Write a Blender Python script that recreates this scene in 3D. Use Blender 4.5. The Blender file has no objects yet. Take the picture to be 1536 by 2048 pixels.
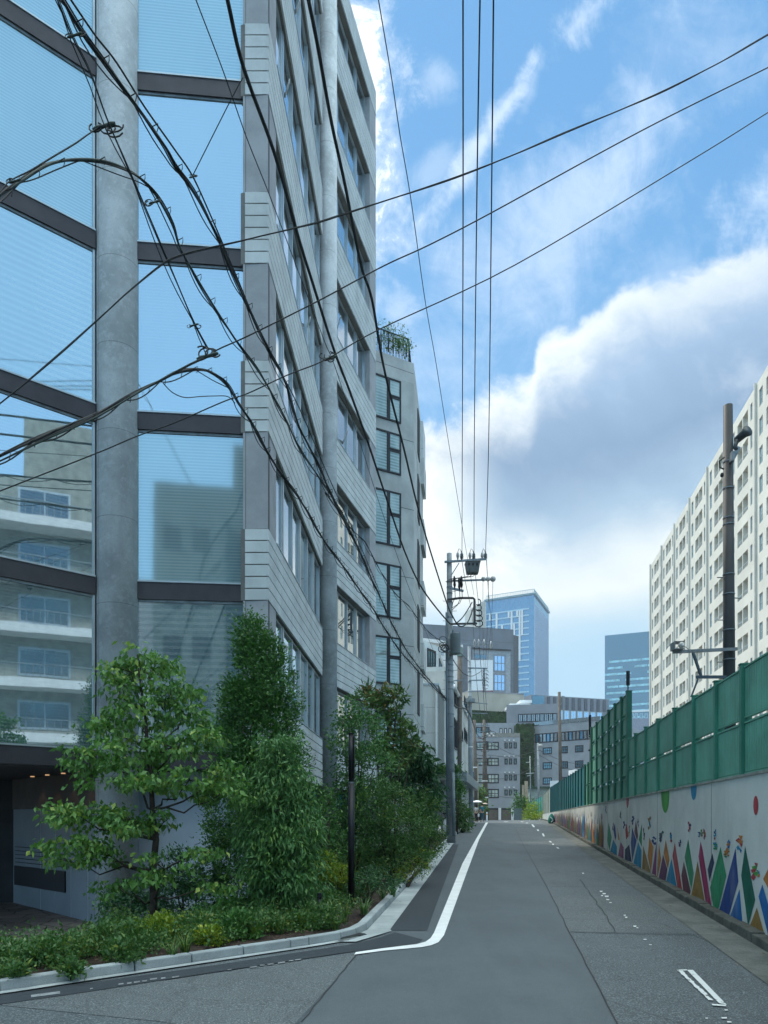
import bpy, math, random
import numpy as np
from mathutils import Vector, noise
PI = math.pi
C = bpy.context.scene.collection
scene = bpy.context.scene

# ------------------------------------------------------------------ camera, sky, sun, exposure
F, HX, HY, CAMZ = 1500.0, 768.0, 1640.0, 1.7
cam = bpy.data.cameras.new('camera'); cam.sensor_fit = 'HORIZONTAL'; cam.sensor_width = 36
cam.lens = F/1536*36; cam.shift_y = (HY-1024)/1536; cam.clip_start = 0.1; cam.clip_end = 4000
camo = bpy.data.objects.new('camera', cam); C.objects.link(camo)
camo.location = (0, 0, CAMZ); camo.rotation_euler = (PI/2, 0, 0); scene.camera = camo
scene.view_settings.view_transform = 'Standard'; scene.view_settings.look = 'None'
scene.view_settings.exposure = 1.25; scene.view_settings.gamma = 1

SUN_EL = math.radians(48); SUN_AZ = math.radians(-42)      # azimuth measured from +Y towards +X
sl = bpy.data.lights.new('sun', 'SUN'); sl.energy = 1.5; sl.angle = math.radians(10); sl.color = (1, .93, .82)
so = bpy.data.objects.new('sun', sl); C.objects.link(so)
sd = Vector((math.sin(SUN_AZ)*math.cos(SUN_EL), math.cos(SUN_AZ)*math.cos(SUN_EL), math.sin(SUN_EL)))
so.rotation_euler = sd.to_track_quat('Z', 'Y').to_euler(); so.location = (0, 0, 60)

class NT:
    """small helper for writing node trees as expressions"""
    def __init__(s, tree): s.t = tree; s.n = tree.nodes; s.l = tree.links
    def node(s, typ, **kw):
        n = s.n.new(typ)
        for k, v in kw.items(): setattr(n, k, v)
        return n
    def put(s, sock, v):
        if hasattr(v, 'is_output') or isinstance(v, bpy.types.NodeSocket): s.l.new(v, sock)
        else: sock.default_value = v
    def m(s, op, a, b=0.0, c=None, clamp=False):
        n = s.node('ShaderNodeMath', operation=op, use_clamp=clamp)
        s.put(n.inputs[0], a); s.put(n.inputs[1], b)
        if c is not None: s.put(n.inputs[2], c)
        return n.outputs[0]
    def mr(s, v, a, b, c=0.0, d=1.0, smooth=True):
        n = s.node('ShaderNodeMapRange', interpolation_type='SMOOTHSTEP' if smooth else 'LINEAR')
        s.put(n.inputs['Value'], v); n.inputs['From Min'].default_value = a; n.inputs['From Max'].default_value = b
        n.inputs['To Min'].default_value = c; n.inputs['To Max'].default_value = d
        return n.outputs['Result']
    def noise(s, vec, scale, detail=4, rough=.5, dist=0.0):
        n = s.node('ShaderNodeTexNoise'); s.put(n.inputs['Vector'], vec)
        n.inputs['Scale'].default_value = scale; n.inputs['Detail'].default_value = detail
        n.inputs['Roughness'].default_value = rough; n.inputs['Distortion'].default_value = dist
        return n.outputs['Fac']
    def mix(s, f, a, b, blend='MIX'):
        n = s.node('ShaderNodeMix', data_type='RGBA', blend_type=blend)
        s.put(n.inputs[0], f); s.put(n.inputs[6], a if not isinstance(a, tuple) else (*a, 1)[:4])
        s.put(n.inputs[7], b if not isinstance(b, tuple) else (*b, 1)[:4]); return n.outputs[2]
    def xyz(s, x, y, z=0.0):
        n = s.node('ShaderNodeCombineXYZ'); s.put(n.inputs[0], x); s.put(n.inputs[1], y); s.put(n.inputs[2], z); return n.outputs[0]
    def sep(s, v):
        n = s.node('ShaderNodeSeparateXYZ'); s.put(n.inputs[0], v); return n.outputs
    def mapping(s, v, scale=(1, 1, 1), rot=(0, 0, 0), loc=(0, 0, 0)):
        n = s.node('ShaderNodeMapping'); s.put(n.inputs[0], v)
        n.inputs['Scale'].default_value = scale; n.inputs['Rotation'].default_value = rot; n.inputs['Location'].default_value = loc
        return n.outputs[0]
    def curve(s, v, pts):
        n = s.node('ShaderNodeFloatCurve'); c = n.mapping.curves[0]
        while len(c.points) < len(pts): c.points.new(.5, .5)
        for p, (x, y) in zip(c.points, pts): p.location = (x, y); p.handle_type = 'AUTO'
        n.mapping.update(); s.put(n.inputs['Value'], v); return n.outputs[0]
    def ramp(s, v, stops):
        n = s.node('ShaderNodeValToRGB'); e = n.color_ramp.elements
        while len(e) < len(stops): e.new(.5)
        for q, (p, c) in zip(e, stops): q.position = p; q.color = (*c, 1)
        s.put(n.inputs[0], v); return n.outputs[0]

def build_world():
    w = bpy.data.worlds.new('World'); scene.world = w; w.use_nodes = True
    N = NT(w.node_tree); N.n.clear()
    sky = N.node('ShaderNodeTexSky', sky_type='NISHITA'); sky.sun_disc = False
    sky.sun_elevation = SUN_EL; sky.sun_rotation = SUN_AZ; sky.air_density = 1.0; sky.dust_density = .6; sky.ozone_density = 2.0
    skyc = N.mix(1.0, sky.outputs[0], (.085, .110, .112), 'MULTIPLY')      # strength about 0.11
    tc = N.node('ShaderNodeTexCoord').outputs['Generated']
    x, y, z = N.sep(tc)
    ay = N.m('MAXIMUM', N.m('ABSOLUTE', y), .12)
    u = N.m('DIVIDE', x, ay); v = N.m('DIVIDE', z, ay)
    uv = N.xyz(u, v, N.m('MULTIPLY', y, .5))
    front = N.mr(y, -.05, .15)
    # pale air near the horizon
    base = N.mix(.72, skyc, (.125, .345, .655))
    base = N.mix(N.m('MULTIPLY', N.mr(v, .95, .25), .45), base, (.27, .48, .70)); base = N.mix(N.m('MULTIPLY', N.mr(v, .42, .18), .85), base, (.42, .60, .72))
    nA = N.noise(uv, 5.5, 10, .66, .35); nB = N.noise(N.mapping(uv, (1.6, .8, 1), (0, 0, math.radians(-40))), 13, 8, .7, .8); nC = N.noise(uv, 2.2, 4, .55)
    disp = N.m('ADD', N.m('MULTIPLY', N.m('SUBTRACT', nA, .5), 3.4), N.m('MULTIPLY', N.m('SUBTRACT', nB, .5), 1.6))
    thin = None
    for cu, cv, ru, rv, ang, st, soft in ((.25, .80, .38, .12, 47, .80, 1.5), (.155, .94, .19, .022, 56, .95, .9), (.255, 1.06, .10, .035, 52, .9, 1.1), (.20, .99, .08, .015, 70, .5, 1.2), (-.02, .98, .055, .22, 0, 1.0, .8), (.075, .99, .03, .035, 30, .5, 1.2),
                                     (.06, .60, .17, .10, 10, .75, 1.6), (.02, .68, .05, .04, 0, .7, .9), (.50, .83, .10, .06, 40, .9, 1.1), (.44, 1.02, .16, .10, 20, .45, 1.6), (.36, .72, .07, .05, 40, .45, 1.4), (.14, .72, .16, .06, 25, .55, 1.6), (.065, .865, .05, .03, 35, .45, 1.2), (-.15, .8, .1, .3, 0, .8, 1)):
        ca, sa = math.cos(math.radians(ang)), math.sin(math.radians(ang))
        du = N.m('SUBTRACT', u, cu); dv = N.m('SUBTRACT', v, cv)
        a1 = N.m('DIVIDE', N.m('ADD', N.m('MULTIPLY', du, ca), N.m('MULTIPLY', dv, sa)), ru)
        b1 = N.m('DIVIDE', N.m('SUBTRACT', N.m('MULTIPLY', dv, ca), N.m('MULTIPLY', du, sa)), rv)
        r2 = N.m('SQRT', N.m('ADD', N.m('MULTIPLY', a1, a1), N.m('MULTIPLY', b1, b1)))
        f = N.m('ADD', N.m('SUBTRACT', 1.0, r2), disp)
        k = N.m('MULTIPLY', N.mr(f, -.1, soft), st)
        thin = k if thin is None else N.m('MAXIMUM', thin, k)
    c1 = N.mix(thin, base, N.mix(N.mr(nC, .35, .65), (.60, .70, .84), (.50, .62, .80)))
    c1 = N.mix(N.m('MULTIPLY', N.mr(thin, .7, 1.0), N.mr(u, .12, -.02)), c1, (.9, .92, .93))
    # the large cloud bank: upper edge as a curve over u, broken by billows
    un = N.mr(u, -.3, .9, 0, 1, False)
    edge = N.curve(un, [(0, .53), (.24, .545), (.30, .535), (.375, .578), (.41, .585), (.425, .635), (.47, .66), (.52, .71), (.6, .735), (.68, .765), (1, .83)])
    bil = N.noise(uv, 7.0, 10, .60, .3); bil2 = N.noise(uv, 2.6, 3, .5); fine = N.noise(uv, 26, 8, .65, .4)
    vor = N.node('ShaderNodeTexVoronoi', feature='SMOOTH_F1'); N.put(vor.inputs['Vector'], N.mix(.03, uv, N.node('ShaderNodeTexNoise').outputs['Color'])); vor.inputs['Scale'].default_value = 19
    puff = N.m('SUBTRACT', .5, vor.outputs['Distance'])
    d = N.m('SUBTRACT', edge, v)
    d = N.m('ADD', d, N.m('MULTIPLY', N.m('SUBTRACT', bil, .5), .13))
    d = N.m('ADD', d, N.m('MULTIPLY', N.m('SUBTRACT', fine, .5), .035))
    d = N.m('ADD', d, N.m('MULTIPLY', puff, .020))
    mask = N.m('MULTIPLY', N.mr(d, -.010, .026), front)
    vv = N.m('ADD', v, N.m('ADD', N.m('MULTIPLY', N.m('SUBTRACT', bil2, .5), .30), N.m('MULTIPLY', N.m('SUBTRACT', bil, .5), .16)))
    vv = N.m('SUBTRACT', vv, N.m('MULTIPLY', u, .10))
    body = N.ramp(vv, [(0, (.40, .58, .70)), (.10, (.37, .56, .70)), (.19, (.50, .62, .70)), (.265, (.74, .76, .74)), (.335, (.68, .72, .74)), (.40, (.34, .46, .59)),
                   (.49, (.205, .305, .45)), (.60, (.29, .41, .58)), (.72, (.42, .53, .68))])
    patch = N.m('MULTIPLY', N.mr(bil, .52, .68), N.mr(u, .15, .4)); body = N.mix(N.m('MULTIPLY', patch, .35), body, (.60, .65, .72))
    rim = N.m('MULTIPLY', N.mr(N.m('ADD', d, N.m('MULTIPLY', N.m('SUBTRACT', fine, .5), .05)), .11, .004), N.mr(u, .62, .1, .45, .95))
    leftb = N.m('MULTIPLY', N.m('MULTIPLY', N.mr(u, .17, .05), N.mr(v, .28, .40)), N.mr(nA, .3, .55, .5, 1.0))
    rim = N.m('MAXIMUM', rim, leftb)
    body = N.mix(N.m('MULTIPLY', rim, N.mr(bil, .28, .55, .62, 1.0)), body, (.90, .90, .88))
    glow = N.m('MULTIPLY', N.mr(N.m('ABSOLUTE', N.m('SUBTRACT', u, .165)), .11, .0), N.m('MULTIPLY', N.mr(N.m('ABSOLUTE', N.m('SUBTRACT', v, .335)), .09, .0), N.mr(nA, .45, .62))); body = N.mix(N.m('MULTIPLY', glow, .8), body, (.95, .93, .86))
    low = N.mr(v, .30, .20)                                              # cloud thins out towards the horizon
    mask = N.m('MULTIPLY', mask, N.m('SUBTRACT', 1.0, N.m('MULTIPLY', low, .8)))
    col = N.mix(mask, c1, body)
    col = N.mix(1.0, col, (.54, .565, .575), 'MULTIPLY')
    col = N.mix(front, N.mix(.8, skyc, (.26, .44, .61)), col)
    top = N.mr(z, .74, .86)                                              # unseen bright overhead sky, added to lift light on ground and facades
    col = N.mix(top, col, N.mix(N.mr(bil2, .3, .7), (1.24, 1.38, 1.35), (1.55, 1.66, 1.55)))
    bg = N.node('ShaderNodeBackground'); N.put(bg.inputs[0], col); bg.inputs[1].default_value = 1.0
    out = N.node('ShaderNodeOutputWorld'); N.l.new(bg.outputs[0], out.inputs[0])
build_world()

# ------------------------------------------------------------------ geometry helpers
def P(px, py, D): return Vector(((px-HX)/F*D, D, CAMZ+(HY-py)/F*D))
def XY(px, D): return ((px-HX)/F*D, D)
def Z(py, D): return CAMZ+(HY-py)/F*D
def gz(Y):
    if Y < 66: return .0225*Y
    if Y < 90: return 1.485+(Y-66)*.0085
    return 1.689
def G(px, py):
    Y = F*CAMZ/(py-HY+F*.0225); return ((px-HX)/F*Y, Y)

class MB:
    def __init__(s): s.v = []; s.f = []; s.mi = []; s.cur = 0
    def add(s, vs, fs):
        b = len(s.v); s.v += [tuple(p) for p in vs]; s.f += [tuple(i+b for i in f) for f in fs]; s.mi += [s.cur]*len(fs); return s
    def hexa(s, p):   # 8 points: bottom 4 (ccw), top 4
        return s.add(p, [(3, 2, 1, 0), (4, 5, 6, 7), (0, 1, 5, 4), (1, 2, 6, 5), (2, 3, 7, 6), (3, 0, 4, 7)])
    def box(s, x0, x1, y0, y1, z0, z1):
        return s.hexa([(x0, y0, z0), (x1, y0, z0), (x1, y1, z0), (x0, y1, z0), (x0, y0, z1), (x1, y0, z1), (x1, y1, z1), (x0, y1, z1)])
    def prism(s, poly, z0, z1, cap=True):
        n = len(poly); a = sum(poly[i][0]*poly[(i+1) % n][1]-poly[(i+1) % n][0]*poly[i][1] for i in range(n))
        if a < 0: poly = poly[::-1]
        za = z0 if callable(z0) else (lambda x, y: z0); zb = z1 if callable(z1) else (lambda x, y: z1)
        vs = [(x, y, za(x, y)) for x, y in poly]+[(x, y, zb(x, y)) for x, y in poly]
        fs = [(i, (i+1) % n, (i+1) % n+n, i+n) for i in range(n)]
        if cap: fs += [tuple(range(n))[::-1], tuple(range(n, 2*n))]
        return s.add(vs, fs)
    def tube(s, pts, r, seg=8, cap=True):
        pts = [Vector(p) for p in pts]; n = len(pts); rr = r if isinstance(r, (list, tuple)) else [r]*n
        vs = []; fs = []; up = None
        for i, p in enumerate(pts):
            t = (pts[min(i+1, n-1)]-pts[max(i-1, 0)])
            if t.length < 1e-9: t = Vector((0, 0, 1))
            t.normalize()
            if up is None: up = t.orthogonal().normalized()
            a = (up-t*up.dot(t))
            a = a.normalized() if a.length > 1e-6 else t.orthogonal().normalized()
            up = a; b = t.cross(a)
            for k in range(seg):
                w = 2*PI*k/seg; vs.append(p+(a*math.cos(w)+b*math.sin(w))*rr[i])
        for i in range(n-1):
            for k in range(seg):
                k2 = (k+1) % seg; fs.append((i*seg+k, i*seg+k2, (i+1)*seg+k2, (i+1)*seg+k))
        if cap: fs += [tuple(range(seg))[::-1], tuple((n-1)*seg+k for k in range(seg))]
        return s.add(vs, fs)
    def cyl(s, x, y, z0, z1, r0, r1=None, seg=20): return s.tube([(x, y, z0), (x, y, z1)], [r0, r0 if r1 is None else r1], seg)
    def bar(s, a, b, w, h=None):
        a = Vector(a); b = Vector(b); h = w if h is None else h; t = (b-a).normalized()
        side = t.cross(Vector((0, 0, 1)))
        side = side.normalized() if side.length > 1e-4 else Vector((1, 0, 0))
        up = side.cross(t); S = side*w/2; U = up*h/2
        return s.hexa([a-S-U, a+S-U, b+S-U, b-S-U, a-S+U, a+S+U, b+S+U, b-S+U])
    def ball(s, c, rx, ry=None, rz=None, nu=12, nv=8):
        ry = rx if ry is None else ry; rz = rx if rz is None else rz; vs = [(c[0], c[1], c[2]-rz)]; fs = []
        for j in range(1, nv):
            t = -PI/2+PI*j/nv
            for i in range(nu):
                w = 2*PI*i/nu; vs.append((c[0]+rx*math.cos(t)*math.cos(w), c[1]+ry*math.cos(t)*math.sin(w), c[2]+rz*math.sin(t)))
        vs.append((c[0], c[1], c[2]+rz)); T = len(vs)-1
        for i in range(nu):
            i2 = (i+1) % nu; fs.append((0, 1+i2, 1+i)); fs.append((T, T-nu+i, T-nu+i2))
            for j in range(nv-2): fs.append((1+j*nu+i, 1+j*nu+i2, 1+(j+1)*nu+i2, 1+(j+1)*nu+i))
        return s.add(vs, fs)
    def build(s, name, mat, parent=None, origin=None, smooth=False, bevel=0):
        me = bpy.data.meshes.new(name)
        if parent is not None: o0 = Vector(parent['o']) if 'o' in parent else parent.location
        else: o0 = Vector(origin) if origin is not None else Vector((0, 0, 0))
        me.from_pydata([(x-o0[0], y-o0[1], z-o0[2]) for x, y, z in s.v], [], s.f)
        for m in (mat if isinstance(mat, (list, tuple)) else [mat]): me.materials.append(m)
        if isinstance(mat, (list, tuple)): me.polygons.foreach_set('material_index', s.mi)
        if smooth: me.polygons.foreach_set('use_smooth', [True]*len(s.f))
        me.update(); ob = bpy.data.objects.new(name, me); C.objects.link(ob)
        if parent is not None:
            ob.parent = parent; WO[ob.name] = WO.get(parent.name, tuple(parent.location))
            ob['o'] = tuple(o0)
        else: ob.location = o0; ob['o'] = tuple(o0)
        if bevel:
            b = ob.modifiers.new('bevel', 'BEVEL'); b.width = bevel; b.segments = 2; b.limit_method = 'ANGLE'; b.angle_limit = math.radians(40)
        return ob
WO = {}
def tag(o, label=None, cat=None, group=None, kind=None):
    for k, v in (('label', label), ('category', cat), ('group', group), ('kind', kind)):
        if v: o[k] = v
    return o
def thing(name, label, cat, loc=(0, 0, 0), group=None):
    o = bpy.data.objects.new(name, None); o.empty_display_size = .2; C.objects.link(o); o.location = loc; o['o'] = tuple(loc)
    return tag(o, label, cat, group)
def copy_tree(o, parent=None):
    c = o.copy(); C.objects.link(c)
    if parent is not None: c.parent = parent
    for ch in list(o.children): copy_tree(ch, c)
    return c
class Fr:
    """vertical facade frame: s along, n outward (right-hand side of P0->P1), z up"""
    def __init__(s, p0, p1):
        s.p0 = Vector((p0[0], p0[1])); s.p1 = Vector((p1[0], p1[1])); s.L = (s.p1-s.p0).length
        s.d = (s.p1-s.p0)/s.L; s.n = Vector((s.d.y, -s.d.x))
    def pt(s, a, n, z): q = s.p0+s.d*a+s.n*n; return (q.x, q.y, z)
    def xy(s, a, n=0): q = s.p0+s.d*a+s.n*n; return (q.x, q.y)
    def box(s, mb, a0, a1, n0, n1, z0, z1):
        # z may be a pair (at a0, at a1)
        za, zb = (z0 if isinstance(z0, tuple) else (z0, z0)); zc, zd = (z1 if isinstance(z1, tuple) else (z1, z1))
        return mb.hexa([s.pt(a0, n1, za), s.pt(a1, n1, zb), s.pt(a1, n0, zb), s.pt(a0, n0, za), s.pt(a0, n1, zc), s.pt(a1, n1, zd), s.pt(a1, n0, zd), s.pt(a0, n0, zc)])
    def hit(s, px, n=0):
        k = (px-HX)/F; q = s.p0+s.n*n
        # q.x + d.x*a = k*(q.y+d.y*a)
        return (k*q.y-q.x)/(s.d.x-k*s.d.y)
    def sz(s, px, py, n=0):
        a = s.hit(px, n); Y = s.xy(a, n)[1]; return a, Z(py, Y)

# ------------------------------------------------------------------ materials
MAT = {}
def mat(name, col, rough=.8, var=.12, vscale=2.0, fine=0.0, fscale=60, bump=0.0, bscale=30, spec=.4, metal=0.0, col2=None, extra=None):
    if name in MAT: return MAT[name]
    m = bpy.data.materials.new(name); m.use_nodes = True; N = NT(m.node_tree)
    bs = N.n['Principled BSDF']; tc = N.node('ShaderNodeTexCoord').outputs['Object']
    c2 = col2 or tuple(c*(1-var*2) for c in col); c1 = col if col2 else tuple(min(1, c*(1+var)) for c in col)
    f = N.mr(N.noise(tc, vscale, 6, .6), .3, .7)
    c = N.mix(f, c1, c2)
    if fine: c = N.mix(N.m('MULTIPLY', N.mr(N.noise(tc, fscale, 3, .7), .3, .7), fine), c, tuple(k*.35 for k in col))
    if extra: c = extra(N, tc, c)
    N.put(bs.inputs['Base Color'], c); bs.inputs['Roughness'].default_value = rough; bs.inputs['Metallic'].default_value = metal
    bs.inputs['Specular IOR Level'].default_value = spec
    if bump:
        b = N.node('ShaderNodeBump'); b.inputs['Strength'].default_value = bump; b.inputs['Distance'].default_value = .01
        N.put(b.inputs['Height'], N.noise(tc, bscale, 4, .65)); N.l.new(b.outputs[0], bs.inputs['Normal'])
    MAT[name] = m; return m
def zlines(period, width, dark, off=0.0, soft=.004):
    """thin dark joint lines at regular heights"""
    def fn(N, tc, c):
        z = N.sep(tc)[2]; fr = N.m('FRACT', N.m('DIVIDE', N.m('ADD', z, off), period))
        k = N.m('LESS_THAN', fr, width/period); return N.mix(N.m('MULTIPLY', k, dark), c, (.03, .03, .03))
    return fn
def streaks(sx=6, sz=.35, amt=.35, c2=(.12, .13, .13)):
    def fn(N, tc, c):
        s = N.noise(N.mapping(tc, (sx, sx, sz)), 1.0, 5, .6); return N.mix(N.m('MULTIPLY', N.mr(s, .48, .75), amt), c, c2)
    return fn
def chain(*fs):
    def fn(N, tc, c):
        for f in fs: c = f(N, tc, c)
        return c
    return fn
def glassy(name, tint, body, refl=.6, rough=.03, wave=.0, wscale=1.2, lines=0.0, body2=None):
    """window glass seen from outside: a tinted mirror layer over what is behind it"""
    m = bpy.data.materials.new(name); m.use_nodes = True; N = NT(m.node_tree); N.n.remove(N.n['Principled BSDF'])
    out = N.n['Material Output']; tc = N.node('ShaderNodeTexCoord').outputs['Object']
    gl = N.node('ShaderNodeBsdfGlossy'); gl.inputs['Color'].default_value = (*tint, 1); gl.inputs['Roughness'].default_value = rough
    df = N.node('ShaderNodeBsdfDiffuse')
    c = N.mix(N.mr(N.noise(N.mapping(tc, (1, 1, .6)), .9, 3), .35, .65), body, body2 or tuple(k*.6 for k in body))
    if lines:
        z = N.sep(tc)[2]; fr = N.m('FRACT', N.m('DIVIDE', z, lines)); c = N.mix(N.m('MULTIPLY', N.m('LESS_THAN', fr, .45), .32), c, (.5, .6, .6))
    N.put(df.inputs['Color'], c)
    if wave:
        b = N.node('ShaderNodeBump'); b.inputs['Strength'].default_value = wave; b.inputs['Distance'].default_value = .05
        N.put(b.inputs['Height'], N.noise(tc, wscale, 2)); N.l.new(b.outputs[0], gl.inputs['Normal'])
    fr = N.node('ShaderNodeFresnel'); fr.inputs['IOR'].default_value = 1.5
    fac = N.m('ADD', refl, N.m('MULTIPLY', fr.outputs[0], 1-refl), clamp=True)
    mx = N.node('ShaderNodeMixShader'); N.put(mx.inputs[0], fac); N.l.new(df.outputs[0], mx.inputs[1]); N.l.new(gl.outputs[0], mx.inputs[2])
    N.l.new(mx.outputs[0], out.inputs[0]); MAT[name] = m; return m

def asphalt(name, base, speck, crack=0.0, grain=140, blot=.25):
    m = bpy.data.materials.new(name); m.use_nodes = True; N = NT(m.node_tree); bs = N.n['Principled BSDF']
    tc = N.node('ShaderNodeTexCoord').outputs['Object']
    big = N.mr(N.noise(tc, .55, 6, .62), .3, .7); mid = N.noise(tc, 4.5, 6, .7)
    c = N.mix(big, tuple(k*(1+blot*.5) for k in base), tuple(k*(1-blot*.5) for k in base))
    # long tyre-worn streaks along the lane
    tw = N.noise(N.mapping(tc, (2.2, .12, 1), (0, 0, math.radians(9))), 1.0, 5, .6)
    c = N.mix(N.m('MULTIPLY', N.mr(tw, .4, .65), .30), c, tuple(k*1.28 for k in base))
    c = N.mix(N.m('MULTIPLY', N.mr(mid, .45, .68), .22), c, tuple(k*.72 for k in base))
    g = N.noise(tc, grain, 2, .8)
    c = N.mix(N.m('MULTIPLY', N.mr(g, .52, .70), speck), c, tuple(min(1, k*2.6+.03) for k in base))
    c = N.mix(N.m('MULTIPLY', N.mr(g, .48, .32), speck*.9), c, tuple(k*.35 for k in base))
    if crack:
        v = N.node('ShaderNodeTexVoronoi', feature='DISTANCE_TO_EDGE'); v.inputs['Scale'].default_value = .55
        N.put(v.inputs['Vector'], N.mapping(N.mix(.25, tc, N.node('ShaderNodeTexNoise').outputs['Color']), (1, .6, 1)))
        c = N.mix(N.m('MULTIPLY', N.mr(v.outputs['Distance'], .012, .003), crack), c, (.015, .015, .017))
    N.put(bs.inputs['Base Color'], c); bs.inputs['Roughness'].default_value = .82; bs.inputs['Specular IOR Level'].default_value = .3
    b = N.node('ShaderNodeBump'); b.inputs['Strength'].default_value = .55; b.inputs['Distance'].default_value = .006
    N.put(b.inputs['Height'], g); N.l.new(b.outputs[0], bs.inputs['Normal']); MAT[name] = m; return m
def leafmat(name, c1, c2, c3=None, rough=.45, trans=.25):
    m = bpy.data.materials.new(name); m.use_nodes = True; N = NT(m.node_tree); bs = N.n['Principled BSDF']
    at = N.node('ShaderNodeAttribute', attribute_name='lv').outputs['Fac']
    c = N.ramp(at, [(0, c1), (.72, c2), (.93, c3 or c2)])
    N.put(bs.inputs['Base Color'], c); bs.inputs['Roughness'].default_value = rough; bs.inputs['Specular IOR Level'].default_value = .45
    tr = N.node('ShaderNodeBsdfTranslucent'); N.put(tr.inputs[0], N.mix(1.0, c, (1.1, 1.3, .5), 'MULTIPLY'))
    mx = N.node('ShaderNodeMixShader'); mx.inputs[0].default_value = trans
    N.l.new(bs.outputs[0], mx.inputs[1]); N.l.new(tr.outputs[0], mx.inputs[2]); N.l.new(mx.outputs[0], N.n['Material Output'].inputs[0])
    MAT[name] = m; return m

M = {}
M['asphalt'] = asphalt('asphalt smooth', (.085, .101, .112), .4, 0, 160)
M['asphalt_old'] = asphalt('asphalt coarse', (.083, .098, .106), .9, .22, 62, .35)
M['asphalt_new'] = asphalt('asphalt new strip', (.036, .044, .052), .22, 0, 120, .2)
M['asphalt_tan'] = asphalt('asphalt worn', (.092, .106, .111), .9, .15, 70, .3)
M['paint'] = mat('road paint', (.78, .80, .80), .7, .06, 3, .18, 40, .2, 60)
def worn():
    m = bpy.data.materials.new('worn road paint'); m.use_nodes = True; N = NT(m.node_tree); bs = N.n['Principled BSDF']
    tc = N.node('ShaderNodeTexCoord').outputs['Object']; bs.inputs['Base Color'].default_value = (.60, .63, .63, 1); bs.inputs['Roughness'].default_value = .8
    a = N.m('MULTIPLY', N.mr(N.noise(tc, 7, 5, .75), .36, .40), 1.0); t = N.node('ShaderNodeBsdfTransparent'); mx = N.node('ShaderNodeMixShader')
    N.put(mx.inputs[0], a); N.l.new(t.outputs[0], mx.inputs[1]); N.l.new(bs.outputs[0], mx.inputs[2]); N.l.new(mx.outputs[0], N.n['Material Output'].inputs[0]); return m
M['worn'] = worn()
M['faint'] = mat('nearly worn off paint', (.26, .28, .29), .85, .25, 6, .5, 40)
M['kerb'] = mat('kerb concrete', (.38, .43, .45), .85, .10, 2.5, .35, 90, .3, 60, extra=streaks(3, 3, .3, (.16, .19, .19)))
M['gutter'] = mat('gutter concrete', (.40, .45, .46), .85, .10, 1.6, .3, 80, .3, 60, extra=streaks(1.6, 1.6, .45, (.2, .25, .25)))
M['gutter_dirty'] = mat('dirty gutter', (.145, .155, .145), .9, .2, 2.2, .5, 50, .3, 40, extra=streaks(1.5, 1.5, .5, (.06, .07, .06)))
M['darkkerb'] = mat('mossy kerb', (.10, .105, .09), .95, .25, 3, .5, 40, .5, 30)
M['soil'] = mat('soil', (.055, .038, .03), .95, .4, 8, .7, 60, .8, 40)
M['pave'] = mat('stone paving', (.11, .105, .10), .7, .25, 1.6, .3, 30, .2, 20)
M['ground'] = mat('ground', (.13, .13, .125), .95, .2, .3, .2, 30)
M['conc'] = mat('facade concrete', (.62, .675, .68), .75, .09, 1.6, .22, 120, .25, 90, extra=streaks(5, .5, .35, (.42, .46, .48)))
M['conc_dark'] = mat('dark concrete panel', (.125, .135, .15), .7, .10, 1.2, .25, 90, .2, 60, extra=streaks(3, 1.2, .4, (.085, .09, .10)))
M['reveal'] = mat('brown grey reveal', (.19, .19, .18), .75, .12, 2, .2, 60)
M['pier'] = mat('plain pier', (.38, .40, .42), .75, .08, 2, .2, 80, .15, 60)
def colfn(N, tc, c):
    x, y, z = N.sep(tc)
    c = streaks(2.2, .5, .45, (.32, .36, .39))(N, tc, c)
    c = N.mix(N.m('MULTIPLY', N.mr(N.noise(tc, 9, 6, .75), .5, .62), .42), c, (.68, .73, .75)); c = N.mix(N.m('MULTIPLY', N.mr(N.noise(tc, 22, 5, .8), .52, .62), .35), c, (.34, .38, .41))
    k = N.m('LESS_THAN', N.m('FRACT', N.m('DIVIDE', N.m('ADD', z, .35), 1.5)), .007)
    c = N.mix(N.m('MULTIPLY', k, .55), c, (.08, .09, .1))
    k2 = N.m('MULTIPLY', N.m('LESS_THAN', N.m('ABSOLUTE', N.m('SUBTRACT', x, .05)), .006), .45)
    return N.mix(k2, c, (.12, .13, .14))
M['column'] = mat('column concrete', (.56, .61, .63), .85, .14, 1.3, .2, 120, .25, 80, extra=colfn)
M['bar'] = mat('dark brown metal', (.058, .055, .062), .45, .1, 3, metal=.3)
M['alu'] = mat('aluminium', (.48, .55, .58), .35, .05, 3, metal=.6)
M['white'] = mat('white paint', (.72, .74, .74), .6, .05, 3)
M['dark'] = mat('interior dark', (.035, .04, .045), .9, .2, 1)
M['glassT'] = glassy('teal glass', (.70, .86, .97), (.11, .21, .23), .58, .02, .02, .8, .055)
M['glassT2'] = glassy('teal glass with blinds', (.66, .85, .93), (.21, .36, .40), .42, .05, .02, .8, .055, (.18, .31, .36))
M['glassT3'] = glassy('frosted teal glass', (.72, .88, .97), (.17, .30, .34), .52, .035, .03, .6, .11, (.12, .23, .26))
M['glassA'] = glassy('strip window glass', (.92, .97, 1.0), (.07, .10, .11), .52, .01, .03, .7)
M['glassD'] = glassy('dark street glass', (.5, .62, .64), (.012, .022, .024), .12, .03)
M['glassB'] = glassy('apartment window glass', (.72, .86, .84), (.14, .21, .20), .12, .05, .02, .8, .12, (.40, .47, .45))
M['glassF'] = glassy('far tower glass', (.35, .62, .85), (.025, .11, .20), .25, .15, .3, .15, 0, (.06, .19, .30))
M['glassG'] = glassy('far dark glass', (.30, .50, .60), (.02, .07, .10), .35, .1)
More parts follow.
